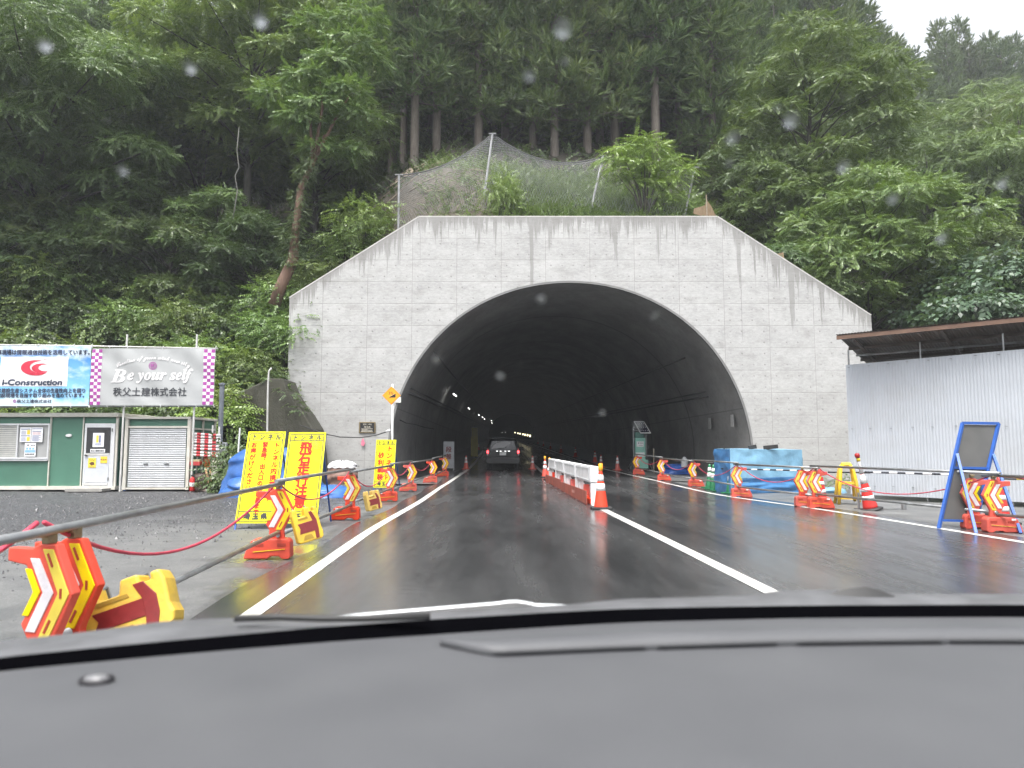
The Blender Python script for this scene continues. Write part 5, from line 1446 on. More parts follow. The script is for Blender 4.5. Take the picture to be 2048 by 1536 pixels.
po = poster(58, 886, 80, 913, -.02, 'notice', wf)
mb = MB(); [f_(61 + i * 6, 895, 65 + i * 6, 899) for i in range(3)]; f_(59, 900, 79, 905); mb.build('blue_print', M_BPRINT, po)
mb = MB(); f_(63, 889, 66, 891.5); [f_(70 + i * 3, 890, 72 + i * 3, 891.5) for i in range(3)]; [f_(60 + i * 3, 907, 62 + i * 3, 910) for i in range(6)]; mb.build('print', M_BLACK, po)
# door
d0, d1, dvt, dvb = 176, 236, 847, 973
mb = MB(); mb.box(((rx(d0) + rx(d1)) / 2, -.01, (cz(dvt) + cz(dvb)) / 2), (rx(d1) - rx(d0), .07, cz(dvt) - cz(dvb))); dr_ = mb.build('door', M_ALU, t, bevel=.01)
mb = MB(); mb.box(((rx(181) + rx(228)) / 2, -.05, (cz(855) + cz(906)) / 2), (rx(228) - rx(181), .02, cz(855) - cz(906))); mb.build('pane', mat('dark door glass', (.035, .036, .038), .12), dr_)
mb = MB(); mb.box(((rx(179) + rx(227)) / 2, -.05, (cz(912) + cz(964)) / 2), (rx(227) - rx(179), .015, cz(912) - cz(964))); mb.build('kick_panel', mat('pale grey panel', (.47, .49, .53), .45, .05), dr_)
for v in (909, 968): 
    mb = MB(); mb.box(((rx(179) + rx(227)) / 2, -.056, cz(v)), (rx(227) - rx(179), .02, .06)); mb.build('cross_rail', M_STEEL, dr_)
mb = MB(); mb.bar((rx(180), -.09, cz(910)), (rx(185), -.09, cz(911)), .03, .03); mb.build('handle', M_BLACK, dr_)
mb = MB(); [mb.box((rx(u), -.05, cz(v)), (.03, .03, .1)) for u, v in ((231, 860), (227, 958))]; mb.build('hinge', M_FRAME, dr_)
po = poster(194, 866, 216, 894, -.066, 'notice', dr_)
mb = MB(); mb.box((rx(203), -.072, cz(878)), (.07, .004, .22)); mb.build('yellow_print', M_YPRINT, po); mb = MB(); mb.box((rx(208), -.072, cz(878)), (.05, .004, .22)); [mb.box((rx(205), -.072, cz(887 + i * 1.6)), (.2, .004, .01)) for i in range(3)]; mb.build('print', M_NPRINT, po)
po = poster(190, 898, 219, 905, -.066, 'name_plate', dr_)
mb = MB(); letter(mb, '秩父土建株式会社', rx(204.5), cz(901.5), .40, .062, -.0725, bold=.002); mb.build('lettering', M_BLACK, po)
po = poster(187, 916, 202, 935, -.066, 'sticker', dr_, mat('yellow sticker', (.78, .60, .06), .5))
mb = MB(); [mb.box((rx(190 + i * 2.4), -.072, cz(919.5 + (i % 2))), (.02, .004, .025)) for i in range(5)]; mb.prism([(rx(189), cz(926)), (rx(193), cz(931)), (rx(200), cz(929)), (rx(198), cz(924)), (rx(194), cz(923.5))], -.074, -.07); mb.box((rx(194.5), -.072, cz(933.3)), (.16, .004, .014)); mb.build('print', mat('brown print', (.12, .06, .03), .6), po)
po = poster(211, 913, 224, 926, -.066, 'sticker', dr_, mat('amber sticker', (.78, .50, .05), .5))
mb = MB(); [mb.box((rx(213 + i * 4.2), -.072, cz(919 + (i % 2) * .6)), (.05, .004, .03)) for i in range(3)]; mb.build('print', mat('brown print', (.2, .10, .03), .6), po)
mb = MB(); mb.lathe([(.0, -.04), (.09, -.035), (.10, .0)], 14, (0, 0, 0), 0, Matrix.Translation((rx(142), .04, cz(871))) @ Matrix.Rotation(rad(-90), 4, 'X') @ Matrix.Diagonal((1, .5, 1, 1))); mb.build('vent_cap', M_WHITE, t)
for u in (40, 163, -80): 
    mb = MB(); mb.box((rx(u), .5, z0 / 2 - .02), (.2, .8, z0 + .0)); mb.build('support_block', mat('concrete block', (.22, .22, .21), .8), t)
mb = MB(); mb.box((rx(200), -.35, .06), (1.1, .5, .08)); mb.box((rx(200), -.35, .02), (.9, .4, .06)); mb.build('door_step', mat('step plate', (.28, .27, .25), .7), t)

# storage shed with a roller shutter
sx0, sx1 = cx(259), cx(383); t = thing('storage_shed', 'small green shed with a cream frame and closed roller shutter right of the site office', 'shed', (sx0, CY, 0))
w_ = sx1 - sx0; z0, z1 = cz(980), cz(834); dpt = 1.9
mb = MB(); mb.box((w_ / 2, dpt / 2 + .05, (z0 + z1) / 2), (w_ - .06, dpt, z1 - z0 - .06)); mb.build('wall', M_CABG, t)
mb = MB(); mb.box((w_ / 2, dpt / 2, z1 - .03), (w_ + .1, dpt + .16, .07)); mb.build('roof', M_CREAM, t, bevel=.01)
for x in (.0, w_):
    mb = MB(); mb.box((x, 0, (z0 + z1) / 2), (.10, .12, z1 - z0)); mb.build('corner_post', M_CREAM, t, bevel=.01)
mb = MB()
for v, h in ((854, .06), (977, .05)): mb.box((w_ / 2, -.01, cz(v)), (w_ - .1, .08, h))
for x in (w_ + .0,):
    for z in (z0 + .05, cz(857)): mb.box((x + .005, dpt / 2, z), (.05, dpt, .05))
    for y in (dpt * .5, dpt): mb.box((x + .006, y, (z0 + z1) / 2), (.052, .05, z1 - z0 - .1))
mb.build('trim_strip', M_CREAM, t)
rows = []; zb, zt = cz(975), cz(857); n_ = 27
for i in range(n_ * 4 + 1):
    f = i / (n_ * 4); ph = (i % 4); rows.append([(x, -.005 - .022 * (0, .8, 1, .8)[ph], zb + (zt - zb) * f) for x in (.09, w_ / 2, w_ - .09)])
mb = MB(); mb.grid(rows); sh_ = mb.build('roller_shutter', mat('grey shutter slats', (.46, .47, .48), .42, .08, 3, dirt=(.30, .30, .30), dirt_amt=.3), t)
mb = MB(); [mb.box((w_ * u, -.04, cz(928)), (.14, .02, .022)) for u in (.33, .66)]; mb.build('pull_handle', M_FRAME, sh_)
# blue drum strip between the two cabins
mb = MB(); mb.box((0, 0, .75), (.10, .5, 1.5)); o = mb.build('blue_panel', M_BLUEST); o.location = (cx(249), CY + .5, 0); tag(o, 'dark blue panel stored in the gap between the office and the shed', 'panel')
mb = MB(); mb.tube([(0, 0, 0), (.06, .05, 1.45)], .03, 8); o = mb.build('steel_post', M_STEEL); o.location = (cx(251), CY + .1, 0); tag(o, 'thin pale post leaning in the gap between the office and the shed', 'post')

# ---- scaffold frame with the banners
BY = 22.05; bk = BY / FPX
bz = lambda v: P(0, v, BY).z
bx_ = lambda u: P(u, 768, BY).x
for u, vt, lb in ((247, 668, 'tall scaffold post at the corner of the site office, rising above the banners'), (388, 668, 'tall scaffold post at the right corner of the shed, rising above the banners'), (-20, 672, 'scaffold post at the left edge of the view')):
    mb = MB(); mb.tube([(0, 0, 0), (0, 0, bz(vt))], .03, 10); o = mb.build('scaffold_post', M_STEEL); o.location = (bx_(u), BY + .08, 0); tag(o, lb, 'post')
mb = MB(); mb.tube([(bx_(-200), BY + .03, bz(688)), (bx_(120), BY + .03, bz(691)), (bx_(432), BY + .03, bz(697))], .026, 8); tag(mb.build('banner_rail', M_STEEL, smooth=True), 'pale top rail from which the two banners hang', 'rail')
mb = MB(); mb.tube([(bx_(-200), BY + .05, bz(814)), (bx_(425), BY + .05, bz(812))], .022, 8); tag(mb.build('banner_rail', M_GALV, smooth=True), 'dark bottom rail under the two banners', 'rail')
def fold(x, z, w, h, seed):
    dd = 0
    zt = h - z
    for i in range(7):
        xc_ = w * (i + .5) / 7
        r0 = abs(x - xc_) / (w / 14)
        dd += -.025 * max(0, 1 - r0 / (1 + zt * 1.6)) * math.exp(-zt * 1.1)
    dd += .020 * math.sin(x * 3.1 + z * 2.2 + seed) * math.sin(z * 2.3 + seed) + .010 * math.sin((x * .8 + z) * 7 + seed)
    return dd
def banner(name, label, u0, u1, v0, v1, m, seed):
    x0, x1 = bx_(u0), bx_(u1); zt, zb = bz(v0), bz(v1); w, h = x1 - x0, zt - zb
    t = thing(name, label, 'banner', (x0, BY - .02, zb))
    F = lambda x, z: fold(x, z, w, h, seed)
    nu, nv = 90, 36; mb = MB()
    mb.grid([[(w * j / nu, F(w * j / nu, h * i / nv), h * i / nv) for j in range(nu + 1)] for i in range(nv + 1)])
    sheet = mb.build('sheet', m, t, smooth=True)
    mb = MB()
    for i in range(8):
        xx = w * (i + .0) / 7; mb.tube([(xx, .0, h - .03), (xx + .01, -.02, h + .03), (xx, .05, h + .07)], .008, 5); mb.tube([(xx, 0, .02), (xx + .03, -.02, -.06)], .006, 5)
    mb.build('tie_cord', M_WHITE, t)
    return t, sheet, w, h, F
def sheet_patch(mb, x0, z0, x1, z1, F, y=-.006, nu=1, nv=1, mi=0):
    mb.grid([[(x0 + (x1 - x0) * j / nu, y + F(x0 + (x1 - x0) * j / nu, z0 + (z1 - z0) * i / nv), z0 + (z1 - z0) * i / nv) for j in range(nu + 1)] for i in range(nv + 1)], mi)
M_BGREY = mat('grey banner cloth', (.36, .37, .37), .5, .05, 2)
t, sh2, w, h, F = banner('banner', 'grey banner with purple check borders and large white lettering', 181, 429, 697, 811, M_BGREY, 1.0)
mb = MB(); cw = w * .0475 / 1.0
for side in (0.006, w - 3 * w * .0285 - .012):
    c = w * .0285; sheet_patch(mb, side, .02, side + 3 * c, h - .03, F, -.004, 3, 16)
mb.build('border_strip', M_CWHITE, sh2)
mb = MB(); c = w * .0285; n_ = 17; rh = (h - .05) / n_
for side in (0.006, w - 3 * c - .012):
    for i in range(n_):
        for j in range(3):
            if (i + j) % 2 == 0: sheet_patch(mb, side + j * c, .02 + i * rh, side + (j + 1) * c, .02 + (i + 1) * rh, F, -.010)
mb.build('check_pattern', mat('purple print', (.30, .045, .26), .5), sh2)
mb = MB(); ux = lambda u: (u - 181) / 248 * w; vz = lambda v: (811 - v) / 114 * h
letter(mb, '𝑩', ux(238), vz(752.5), ux(252) - ux(223), vz(740) - vz(765), -.012, bold=.008, fn=F)
letter(mb, '𝒆 𝒚𝒐𝒖𝒓 𝒔𝒆𝒍𝒇', ux(321), vz(752.5), ux(386) - ux(256), None, -.012, bold=.010, fn=F)
s_ = '𝓒𝓻𝓮𝓪𝓽𝓲𝓸𝓷 𝓸𝓯 𝓰𝓻𝓮𝓮𝓷 𝔀𝓲𝓷𝓭 𝓷𝓮𝔀 𝓬𝓲𝓽𝔂'
letter(mb, s_, ux(306), vz(717), ux(378) - ux(231), vz(711) - vz(723), -.012, bend=-.20, bold=.005, fn=F)
mb.build('white_lettering', M_CWHITE, sh2)
mb = MB(); letter(mb, '秩父土建株式会社', ux(302), vz(784), ux(375) - ux(229), vz(776) - vz(793), -.012, bold=.005, fn=F); mb.build('dark_lettering', mat('charcoal print', (.035, .038, .045), .5), sh2)
mb = MB(); ex, ez = ux(305), vz(732); R_ = .115
def ring(r0, r1, n=36):
    vs = [(ex + r * math.cos(2 * math.pi * i / n), -.013 + F(ex, ez), ez + r * math.sin(2 * math.pi * i / n)) for i in range(n) for r in (r0, r1)]
    mb.add(vs, [(2 * i, 2 * ((i + 1) % n), 2 * ((i + 1) % n) + 1, 2 * i + 1) for i in range(n)])
ring(R_ * .90, R_ * 1.06); ring(R_ * .66, R_ * .76)
letter(mb, '秩', ex, ez, R_ * 1.05, R_ * 1.05, -.013, bold=.003, fn=F); mb.build('emblem', mat('purple print', (.30, .045, .26), .5), sh2)
# left banner
tb_ = NT('sky banner cloth'); co = tb_.coord('Object'); x, y, z = tb_.sep(co)
nn = tb_.noise(tb_.mapv(co, (1, 1, 1.8)), 1.3, 6, .62)
sky_ = tb_.mix(tb_.rng(z, .0, 1.7), (.26, .56, .76), (.04, .20, .60))
edge_ = tb_.math('MAXIMUM', tb_.rng(z, .35, .05, 0, .22), tb_.rng(z, 1.35, 1.75, 0, .22))
tb_.set(Base_Color=tb_.mix(tb_.rng(tb_.math('ADD', nn, edge_), .52, .74, 0, .92), sky_, (.62, .72, .76)), Roughness=.45)
t, sh1, w, h, F = banner('banner', 'sky blue banner with white panel, red crescent logo and Japanese lines, at the left edge', -72, 180, 692, 812, tb_.m, 3.0)
ux = lambda u: (u + 72) / 252 * w; vz = lambda v: (812 - v) / 120 * h
mb = MB(); sheet_patch(mb, ux(1), vz(773), ux(136), vz(714), F, -.006, 30, 12); mb.build('white_panel', M_CWHITE, sh1)
def crescent(mb, cx_, cz_, R, r, off, a0, a1, n=40, sq=.72):
    """area between an outer ellipse and a shifted inner one, open to the right"""
    o_, i_ = [], []
    for k in range(n + 1):
        a = a0 + (a1 - a0) * k / n
        o_.append((cx_ + R * math.cos(a) * 1.45, cz_ + R * math.sin(a) * sq)); i_.append((cx_ + off + r * math.cos(a) * 1.45, cz_ + off * .12 + r * math.sin(a) * sq))
    vs = [(p[0], -.013 + F(p[0], p[1]), p[1]) for p in o_ + i_]; m = n + 1
    mb.add(vs, [(k, k + 1, m + k + 1, m + k) for k in range(n)])
mb = MB(); pxm = ux(1) - ux(0)
crescent(mb, ux(72), vz(736), 21.5 * pxm, 17 * pxm, 12 * pxm, rad(78), rad(300))
crescent(mb, ux(83), vz(737), 13.5 * pxm, 9.5 * pxm, 8 * pxm, rad(60), rad(300))
crescent(mb, ux(82), vz(731), 17.5 * pxm, 16 * pxm, 1.5 * pxm, rad(35), rad(84), 16)
mb.build('crescent_logo', mat('red print', (.58, .035, .07), .5), sh1)
mb = MB(); letter(mb, 'i-Construction', ux(67), vz(765), ux(127) - ux(8), vz(759) - vz(770), -.013, shear=.12, bold=.013, fn=F)
letter(mb, '工事現場は情報通信技術を活用しています。', ux(80), vz(705), ux(176) - ux(-20), vz(700) - vz(710), -.013, bold=.006, fn=F)
letter(mb, 'は建設生産システム全体の生産性向上を図り', ux(85), vz(781.5), ux(171) - ux(-3), vz(777) - vz(786), -.013, bold=.006, fn=F)
letter(mb, '建設現場を目指す取り組みを進めています。', ux(84), vz(791), ux(171) - ux(-3), vz(787) - vz(795.5), -.013, bold=.006, fn=F)
letter(mb, '秩父土建株式会社', ux(72), vz(802.5), ux(107) - ux(38), vz(799) - vz(806), -.013, bold=.003, fn=F)
mb.build('dark_lettering', mat('navy lettering', (.03, .04, .075), .5), sh1)
mb = MB(); ex, ez, R_ = ux(33), vz(802.5), .05; ring(R_ * .6, R_); ring(0.001, R_ * .3); mb.build('emblem', mat('purple print', (.30, .045, .26), .5), sh1)

# ---- things by the shed
q = P(437, 975, 23.2)
mb = MB(); mb.tube([(0, 0, 0), (0, 0, P(437, 770, 23.2).z)], .075, 12); mb.lathe([(.10, 0), (.10, .05), (.03, .07)], 12, (0, 0, P(437, 770, 23.2).z)); o = mb.build('grey_pipe', mat('grey pvc pipe', (.17, .19, .22), .45), smooth=False); o.location = q; o.location.z = 0; tag(o, 'thick grey upright pipe right of the banners', 'pipe')
q = G(412, 972); t = thing('bar_rack', 'rack carrying eight red and white striped bars beside the shed', 'rack', (P(415, 960, 22.6).x, 22.6, 0))
fx = lambda u: P(u, 768, 22.6).x - t.location.x; fz = lambda v: P(0, v, 22.6).z
for u, v in ((427, 850), (440, 853), (398, 866)): 
    mb = MB(); mb.tube([(fx(u), .06, 0), (fx(u), .06, fz(v))], .028, 8); mb.build('upright', M_STEEL, t, smooth=True)
M_RSTR = mat('red stripe', (.50, .02, .03), .4)
for i, (va, vb) in enumerate(((867, 871), (873, 876), (879, 882), (884, 886), (891, 893), (897, 899), (903, 908), (909, 913))):
    rb_ = striped_bar(Vector((t.location.x + fx(385), 22.6 - .06, fz(va))), Vector((t.location.x + fx(446), 22.6 - .05, fz(vb))), ['topmost', 'second', 'third', 'fourth', 'fifth', 'sixth', 'seventh', 'lowest'][i] + ' red and white striped bar on the rack beside the shed', M_RSTR, M_CWHITE, 8, .040, 'red and white bars on the rack')
Mx = lambda n, c: mat(n, c, .55, .15, 5)
q = P(448, 884, 23.3); mb = MB(); mb.box((0, 0, 0), (.34, .15, .38)); o = mb.build('meter_box', Mx('grey meter box', (.38, .40, .42)), None, bevel=.02); o.location = (P(443, 884, 23).x, 23.0, P(443, 897, 23).z); tag(o, 'grey meter box behind the right ends of the striped bars', 'box')
t = thing('tool_box', 'red and cream tool box standing on a ledge beside the shed corner', 'box', (P(395, 925, 22.5).x, 22.4, P(395, 931, 22.4).z))
mb = MB(); mb.box((0, 0, .06), (.30, .2, .12)); mb.build('body', Mx('red box', (.45, .05, .05)), t, bevel=.01); mb = MB(); mb.box((0, 0, .15), (.27, .19, .07)); mb.build('lid', Mx('cream lid', (.45, .38, .22)), t, bevel=.01)
t = thing('orange_box', 'orange metal box half hidden below the striped bars', 'box', (P(417, 926, 22.7).x, 22.75, P(417, 934, 22.7).z)); mb = MB(); mb.box((0, 0, .16), (.24, .2, .34)); mb.build('body', Mx('orange paint', (.55, .10, .03)), t, bevel=.01); mb = MB(); mb.box((-.13, .02, .16), (.06, .2, .34)); mb.build('side_panel', Mx('brown paint', (.22, .07, .03)), t)
mb = MB(); mb.prism([(0, 0), (.31, 0), (.35, .48), (.03, .48)], -.06, .06); o = mb.build('control_box', Mx('cream control box', (.50, .47, .41)), None, bevel=.02); o.location = (P(423, 953, 22.3).x, 22.3, P(423, 953, 22.3).z); tag(o, 'cream control box leaning below the striped bars', 'box')
mb = MB(); mb.tube([(0, 0, 0), (0, 0, .34)], .12, 10); mb.tube([(.0, .05, 0), (.22, .06, .04)], .09, 8); o = mb.build('box_stand', M_RUBBER); o.location = (P(432, 970, 22.35).x, 22.45, 0); tag(o, 'dark stand under the cream control box', 'stand')
for i, (ua, ub, lb) in enumerate(((418, 411, 'left timber offcut leaning beside the cream control box'), (424, 420, 'right timber offcut leaning beside the cream control box'))):
    a = P(ua, 966, 22.2); b = P(ub, 938, 22.4); mb = MB(); mb.bar((0, 0, 0), b - a, .055, .03); o = mb.build('timber_offcut', Mx('pale timber', (.42, .26, .15))); o.location = a; tag(o, lb, 'timber')
for i, (u, v, lb) in enumerate(((402, 962, 'dark heap of rusty scrap beside the shed'), (412, 972, 'brown clod of scrap on the ground by the shed'), (398, 974, 'low brown scrap piece by the fire extinguisher'))):
    tarp('scrap_heap', lb, 'scrap', (P(u, v, 22.5).x, 22.55, 0), heap((.34, .3, .2)[i], .28, (.55, .14, .1)[i]), 26, 8, Mx('rusty scrap', ((.055, .035, .025), (.10, .06, .045), (.09, .05, .04))[i]), .12, 30 + i)
t = thing('fire_extinguisher', 'red fire extinguisher standing at the right corner of the shed', 'fire extinguisher', (P(386, 972, 22.1).x, 22.05, 0))
mb = MB(); mb.lathe([(.075, .02), (.08, .06), (.08, .36), (.05, .42), (.025, .45)], 14); mb.build('cylinder', Mx('extinguisher red', (.50, .02, .02)), t, smooth=True); mb = MB(); mb.lathe([(.0825, .16), (.0825, .28)], 14); mb.build('label_band', M_WHITE, t); mb = MB(); mb.box((0, 0, .48), (.10, .04, .05)); mb.tube([(.03, 0, .46), (.1, -.02, .4), (.09, -.02, .2)], .012, 6); mb.build('valve', M_RUBBER, t)
# thin conduit pole, white stake, retaining wall
mb = MB(); pts = [P(u, v, 24.5) for u, v in ((535, 980), (534, 900), (535, 820), (536, 770), (538, 742), (543, 736))]; mb.tube(pts, .032, 8); tag(mb.build('conduit_pole', M_STEEL, smooth=True), 'thin pale conduit pole standing before the mossy retaining wall', 'pole')
a = P(474, 905, 22); mb = MB(); mb.tube([(0, 0, -.9), (P(480, 856, 22) - a)], .025, 8); o = mb.build('white_stake', M_WHITE); o.location = a; tag(o, 'slim white stake leaning between the striped bars and the yellow sign', 'stake')
mb = MB(); ry = 27.0; rk = P(0, 768, ry).x / -1024
pp = [P(u, v, ry) for u, v in ((430, 985), (430, 800), (500, 775), (536, 757), (566, 757), (575, 782), (590, 805), (607, 827), (626, 858), (640, 985))]
mb.prism([(q.x, max(q.z, -.2)) for q in pp], 0, 1.6); o = mb.build('retaining_wall', moss_wall(), None, bevel=.04); o.location = (0, ry, 0); tag(o, 'dark mossy retaining wall sloping down against the left side of the portal', 'wall')
rr = np.random.default_rng(31)
cs = [np.array(P(u, v, 27.0)) for u, v in ((572, 775), (580, 792), (592, 808), (545, 750), (520, 762), (480, 780), (440, 800), (602, 822))]
V, tt = lump_leaves(cs, [.28] * len(cs), .7, 160, [q * .55 for q in T_VINE], rr, zmin=-.6)
tag(np_mesh('moss_plants', V, 4, ML_DARK, None, tt), 'small weeds growing along the edge of the mossy retaining wall', None, None, 'stuff')
rr = np.random.default_rng(33); u_ = rr.uniform(445, 500, 160); v_ = rr.uniform(900, 975, 160)
cs = [np.array(P(a, b, 21.6 + c)) for a, b, c in zip(u_[:14], v_[:14], rr.uniform(0, 1, 14))]
V, tt = lump_leaves(cs, [.4] * len(cs), .8, 120, T_SMALL, rr, zmin=-.6)
tag(np_mesh('weeds', V, 4, ML_DARK, None, tt), 'weeds growing between the striped bars and the blue tarpaulin', None, None, 'stuff')
# loose stones on the yard
def stones(n, seed):
    r = np.random.default_rng(seed); V = []; 
    y = 5.5 + 16.5 * r.uniform(0, 1, n) ** 1.2; x = -3.6 - r.uniform(0, 1, n) ** 1.0 * (y * .55 + 2)
    keep_ = (r.uniform(0, 1, n) < np.clip((-x - 3.2 + (y - 12) * .35) / 5, .06, 1))
    x, y = x[keep_], y[keep_]; s = r.uniform(.008, .022, len(x)) * (1 + (r.uniform(0, 1, len(x)) > .96) * .9)
    th = r.uniform(0, 6.28, len(x)); a = np.stack([np.cos(th), np.sin(th)], 1); b = np.stack([-np.sin(th), np.cos(th)], 1) * .75
    c = np.stack([x, y], 1); z0 = np.full(len(x), -.015)
    p = [np.concatenate([c + (a * i + b * j) * s[:, None], z0[:, None]], 1) for i, j in ((1, 0), (0, 1), (-1, 0), (0, -1))]
    off = r.uniform(-.4, .4, (len(x), 2)) * s[:, None]
    top = np.concatenate([c + off, (z0 + s * r.uniform(.9, 1.5, len(x)))[:, None]], 1)
    for i in range(4): V.append(np.stack([p[i], p[(i + 1) % 4], top], 1))
    return np.concatenate(V).reshape(-1, 3)
tag(np_mesh('gravel', stones(16000, 3), 3, mat('loose wet stones', (.075, .075, .078), .4, .5, 30)), 'loose wet stones strewn over the yard in front of the cabins', None, None, 'stuff')

# ================================================================ RIGHT SIDE: fence, shed roof, blue framed sign
fa, fb = P(1702, 995, 19.4), P(2048, 1011, 16.4); fa.z = fb.z = 0
fd = (fb - fa).normalized(); fn_ = Vector((-fd.y, fd.x, 0))
if fn_.y < 0: fn_ = -fn_
t = thing('corrugated_fence', 'tall pale grey corrugated sheet fence at the right', 'fence', fa, math.atan2(fd.y, fd.x))
FL = 9.0; fh0 = P(1702, 730, 19.4).z
n_ = int(FL / .073 * 6)
def panel(x0, x1, nm, dz):
    k0 = int((x1 - x0) / .073 * 6); rows = []
    for zz in (.10 + dz, fh0 * .5, fh0):
        rows.append([(x0 + (x1 - x0) * j / k0, .0045 * math.sin((x0 + (x1 - x0) * j / k0) / .073 * 2 * math.pi) + .004 * math.sin((x0 + (x1 - x0) * j / k0) * 1.7 + zz), zz) for j in range(k0 + 1)])
    mb = MB(); mb.grid(rows); return mb.build(nm, M_FENCE, t, smooth=True)
M_FENCE = mat('galvanised corrugated sheet', (.40, .425, .46), .5, .06, .8, metal=.0, dirt=(.33, .335, .34), dirt_amt=.7)
for i in range(5): panel(i * 1.8, i * 1.8 + 1.8, 'corrugated_sheet', 0)
mb = MB()
for z in (fh0 - .12, fh0 * .52, .35): mb.tube([(0, .06, z), (FL, .06, z)], .024, 8)
mb.build('rail', M_GALV, t)
for i, x in enumerate((.04, 1.85, 3.65, 5.4, 7.2)):
    mb = MB(); mb.tube([(x, .10, 0), (x, .10, fh0 + .42)], .024, 8); mb.build('post', M_GALV, t)
mb = MB(); mb.box((0, -.020, 0), (.04, .014, .010)); mb.box((.028, -.022, -.004), (.013, .014, .014)); hb = mb.build('hook_bolt', M_FRAME, t)
for z in (fh0 - .06, fh0 * .515, .34):
    for i in range(18):
        o = hb if (i == 0 and z == fh0 - .06) else hb.copy()
        if o is not hb: C.objects.link(o)
        o.location = (.1 + i * .5 + random.uniform(-.04, .04), 0, z + random.uniform(-.02, .02))
# roof behind it
t = thing('shed_roof', 'rusty-edged corrugated lean-to roof on pipe posts behind the grey fence', 'roof', P(1672, 669, 18.7), 0)
o0 = Vector(t.location); eave_d = (P(2048, 631, 15.9) - o0).normalized(); ev = P(2048, 631, 15.9) - o0
eh = Vector((ev.x, ev.y, 0)).normalized(); back = Vector((-eh.y, eh.x, 0)); back = back if back.y > 0 else -back
RL, RD = 9.5, 4.2; slope = -.25; zs = ev.z / Vector((ev.x, ev.y, 0)).length
rows = []
nc = int(RL / .076 * 5)
for s in (0, RD * .5, RD):
    rows.append([tuple(eh * (RL * j / nc) + back * s + Vector((0, 0, slope * s + zs * RL * j / nc + .012 * math.sin(j / 5 * 2 * math.pi)))) for j in range(nc + 1)])
mb = MB(); mb.grid(rows); mb.build('roof_sheet', mat('rusty roofing sheet', (.13, .115, .105), .5, .3, 1.2, dirt=(.16, .08, .045), dirt_amt=.8), t, smooth=True)
pt = lambda a, s, dz: eh * a + back * s + Vector((0, 0, slope * s + zs * a + dz))
mb = MB(); mb.bar(pt(0, .05, -.07), pt(RL, .05, -.07), .05, .10); mb.build('fascia', mat('brown timber fascia', (.13, .075, .05), .6, .3, 3), t)
M_PURL = mat('dark timber', (.09, .075, .065), .7, .25, 3)
for s in (.9, 1.8, 2.7, 3.6): mb = MB(); mb.bar(pt(0, s, -.06), pt(RL, s, -.06), .05, .08); mb.build('purlin', M_PURL, t)
for a in (.4, 2.4, 4.4, 6.4): mb = MB(); mb.bar(pt(a, .1, -.14), pt(a, RD, -.14), .08, .05); mb.build('rafter', M_PURL, t)
for s in (1.0,): mb = MB(); mb.tube([pt(.15, s, -.22), pt(RL, s, -.22)], .03, 8); mb.build('support_pipe', M_GALV, t)
mb = MB()
for a in (.5, 4.0, 7.5):
    c = pt(a, 3.9, -.2); mb.tube([c, (c.x, c.y, -o0.z)], .04, 8)
mb.build('rear_post', M_GALV, t)

# blue-framed sign seen from behind
Yb = 12.6
c = [P(u, v, y) for u, v, y in ((1924, 846, 12.3), (1996, 847, 12.3), (1952, 1046, 12.0), (1880, 1044, 12.0))]
t = thing('sign_board', 'large blue-framed sign with a dark grey back turned to the road at the right', 'sign', (c[3].x, c[3].y, 0))
o0 = Vector(t.location); L = [q - o0 for q in c]
mb = MB(); th = Vector((0, .012, .004)); inner = [L[0] * .98 + L[2] * .02, L[1] * .98 + L[3] * .02, L[2] * .98 + L[0] * .02, L[3] * .98 + L[1] * .02]
mb.add([inner[0], inner[1], inner[2], inner[3]] + [q + th for q in inner], [(0, 3, 2, 1), (4, 5, 6, 7), (0, 1, 5, 4), (1, 2, 6, 5), (2, 3, 7, 6), (3, 0, 4, 7)])
mb.build('board', mat('dark grey board back', (.075, .075, .072), .5, .15, 3), t)
low = [L[3] + (L[3] - L[0]) * .08, L[2] + (L[2] - L[1]) * .08]
low = [Vector((q.x, q.y, .0)) for q in low]
mb = MB()
f0 = Vector((0, -.015, 0))
mb.bar(low[0] + f0, L[0] + f0, .045); mb.bar(low[1] + f0, L[1] + f0, .045); mb.bar(L[0] + f0, L[1] + f0, .045); mb.bar(L[3] + f0 + Vector((0, 0, .03)), L[2] + f0 + Vector((0, 0, .03)), .035)
m1 = L[0].lerp(L[3], .46) + f0; m2 = L[1].lerp(L[2], .46) + f0; mb.bar(m1, m2, .04)
mb.build('frame', M_BLUEST, t)
for m_, (u, v) in ((L[0].lerp(L[3], .32), (1952, 1062)), (L[1].lerp(L[2], .32), (2041, 1062))):
    e = P(u, v, 11.3) - o0; e.z = 0; mb = MB(); mb.bar(m_ + Vector((0, -.05, 0)), e, .04); mb.build('leg', M_BLUEST, t)
# small bits by the fence foot
q = G(1808, 1019); mb = MB(); mb.lathe([(.05, 0), (.05, .14), (.06, .15), (.06, .17)], 10); o = mb.build('pipe_stub', M_GALV); o.location = q; tag(o, 'short galvanised pipe stub at the foot of the corrugated fence', 'pipe stub')
for u, lb in ((1718, 'left pipe leg of the low stand by the red striped cone'),):
    q = G(u, 1018); mb = MB(); mb.tube([(0, 0, 0), (0, 0, .35)], .024, 8); mb.bar((-.1, 0, .01), (.9, -.1, .01), .05, .02); o = mb.build('steel_stand', M_GALV); o.location = q; tag(o, 'low steel stand at the foot of the red striped cone', 'stand')
mb = MB(); mb.grid([[(fa.x - .6 + fd.x * s_ + (0, .5)[k_] * fd.y * -1, fa.y + .35 + fd.y * s_ - (0, .5)[k_], .02 + .0 * k_) for k_ in (0, 1)] for s_ in np.linspace(-1.5, 9, 8)])
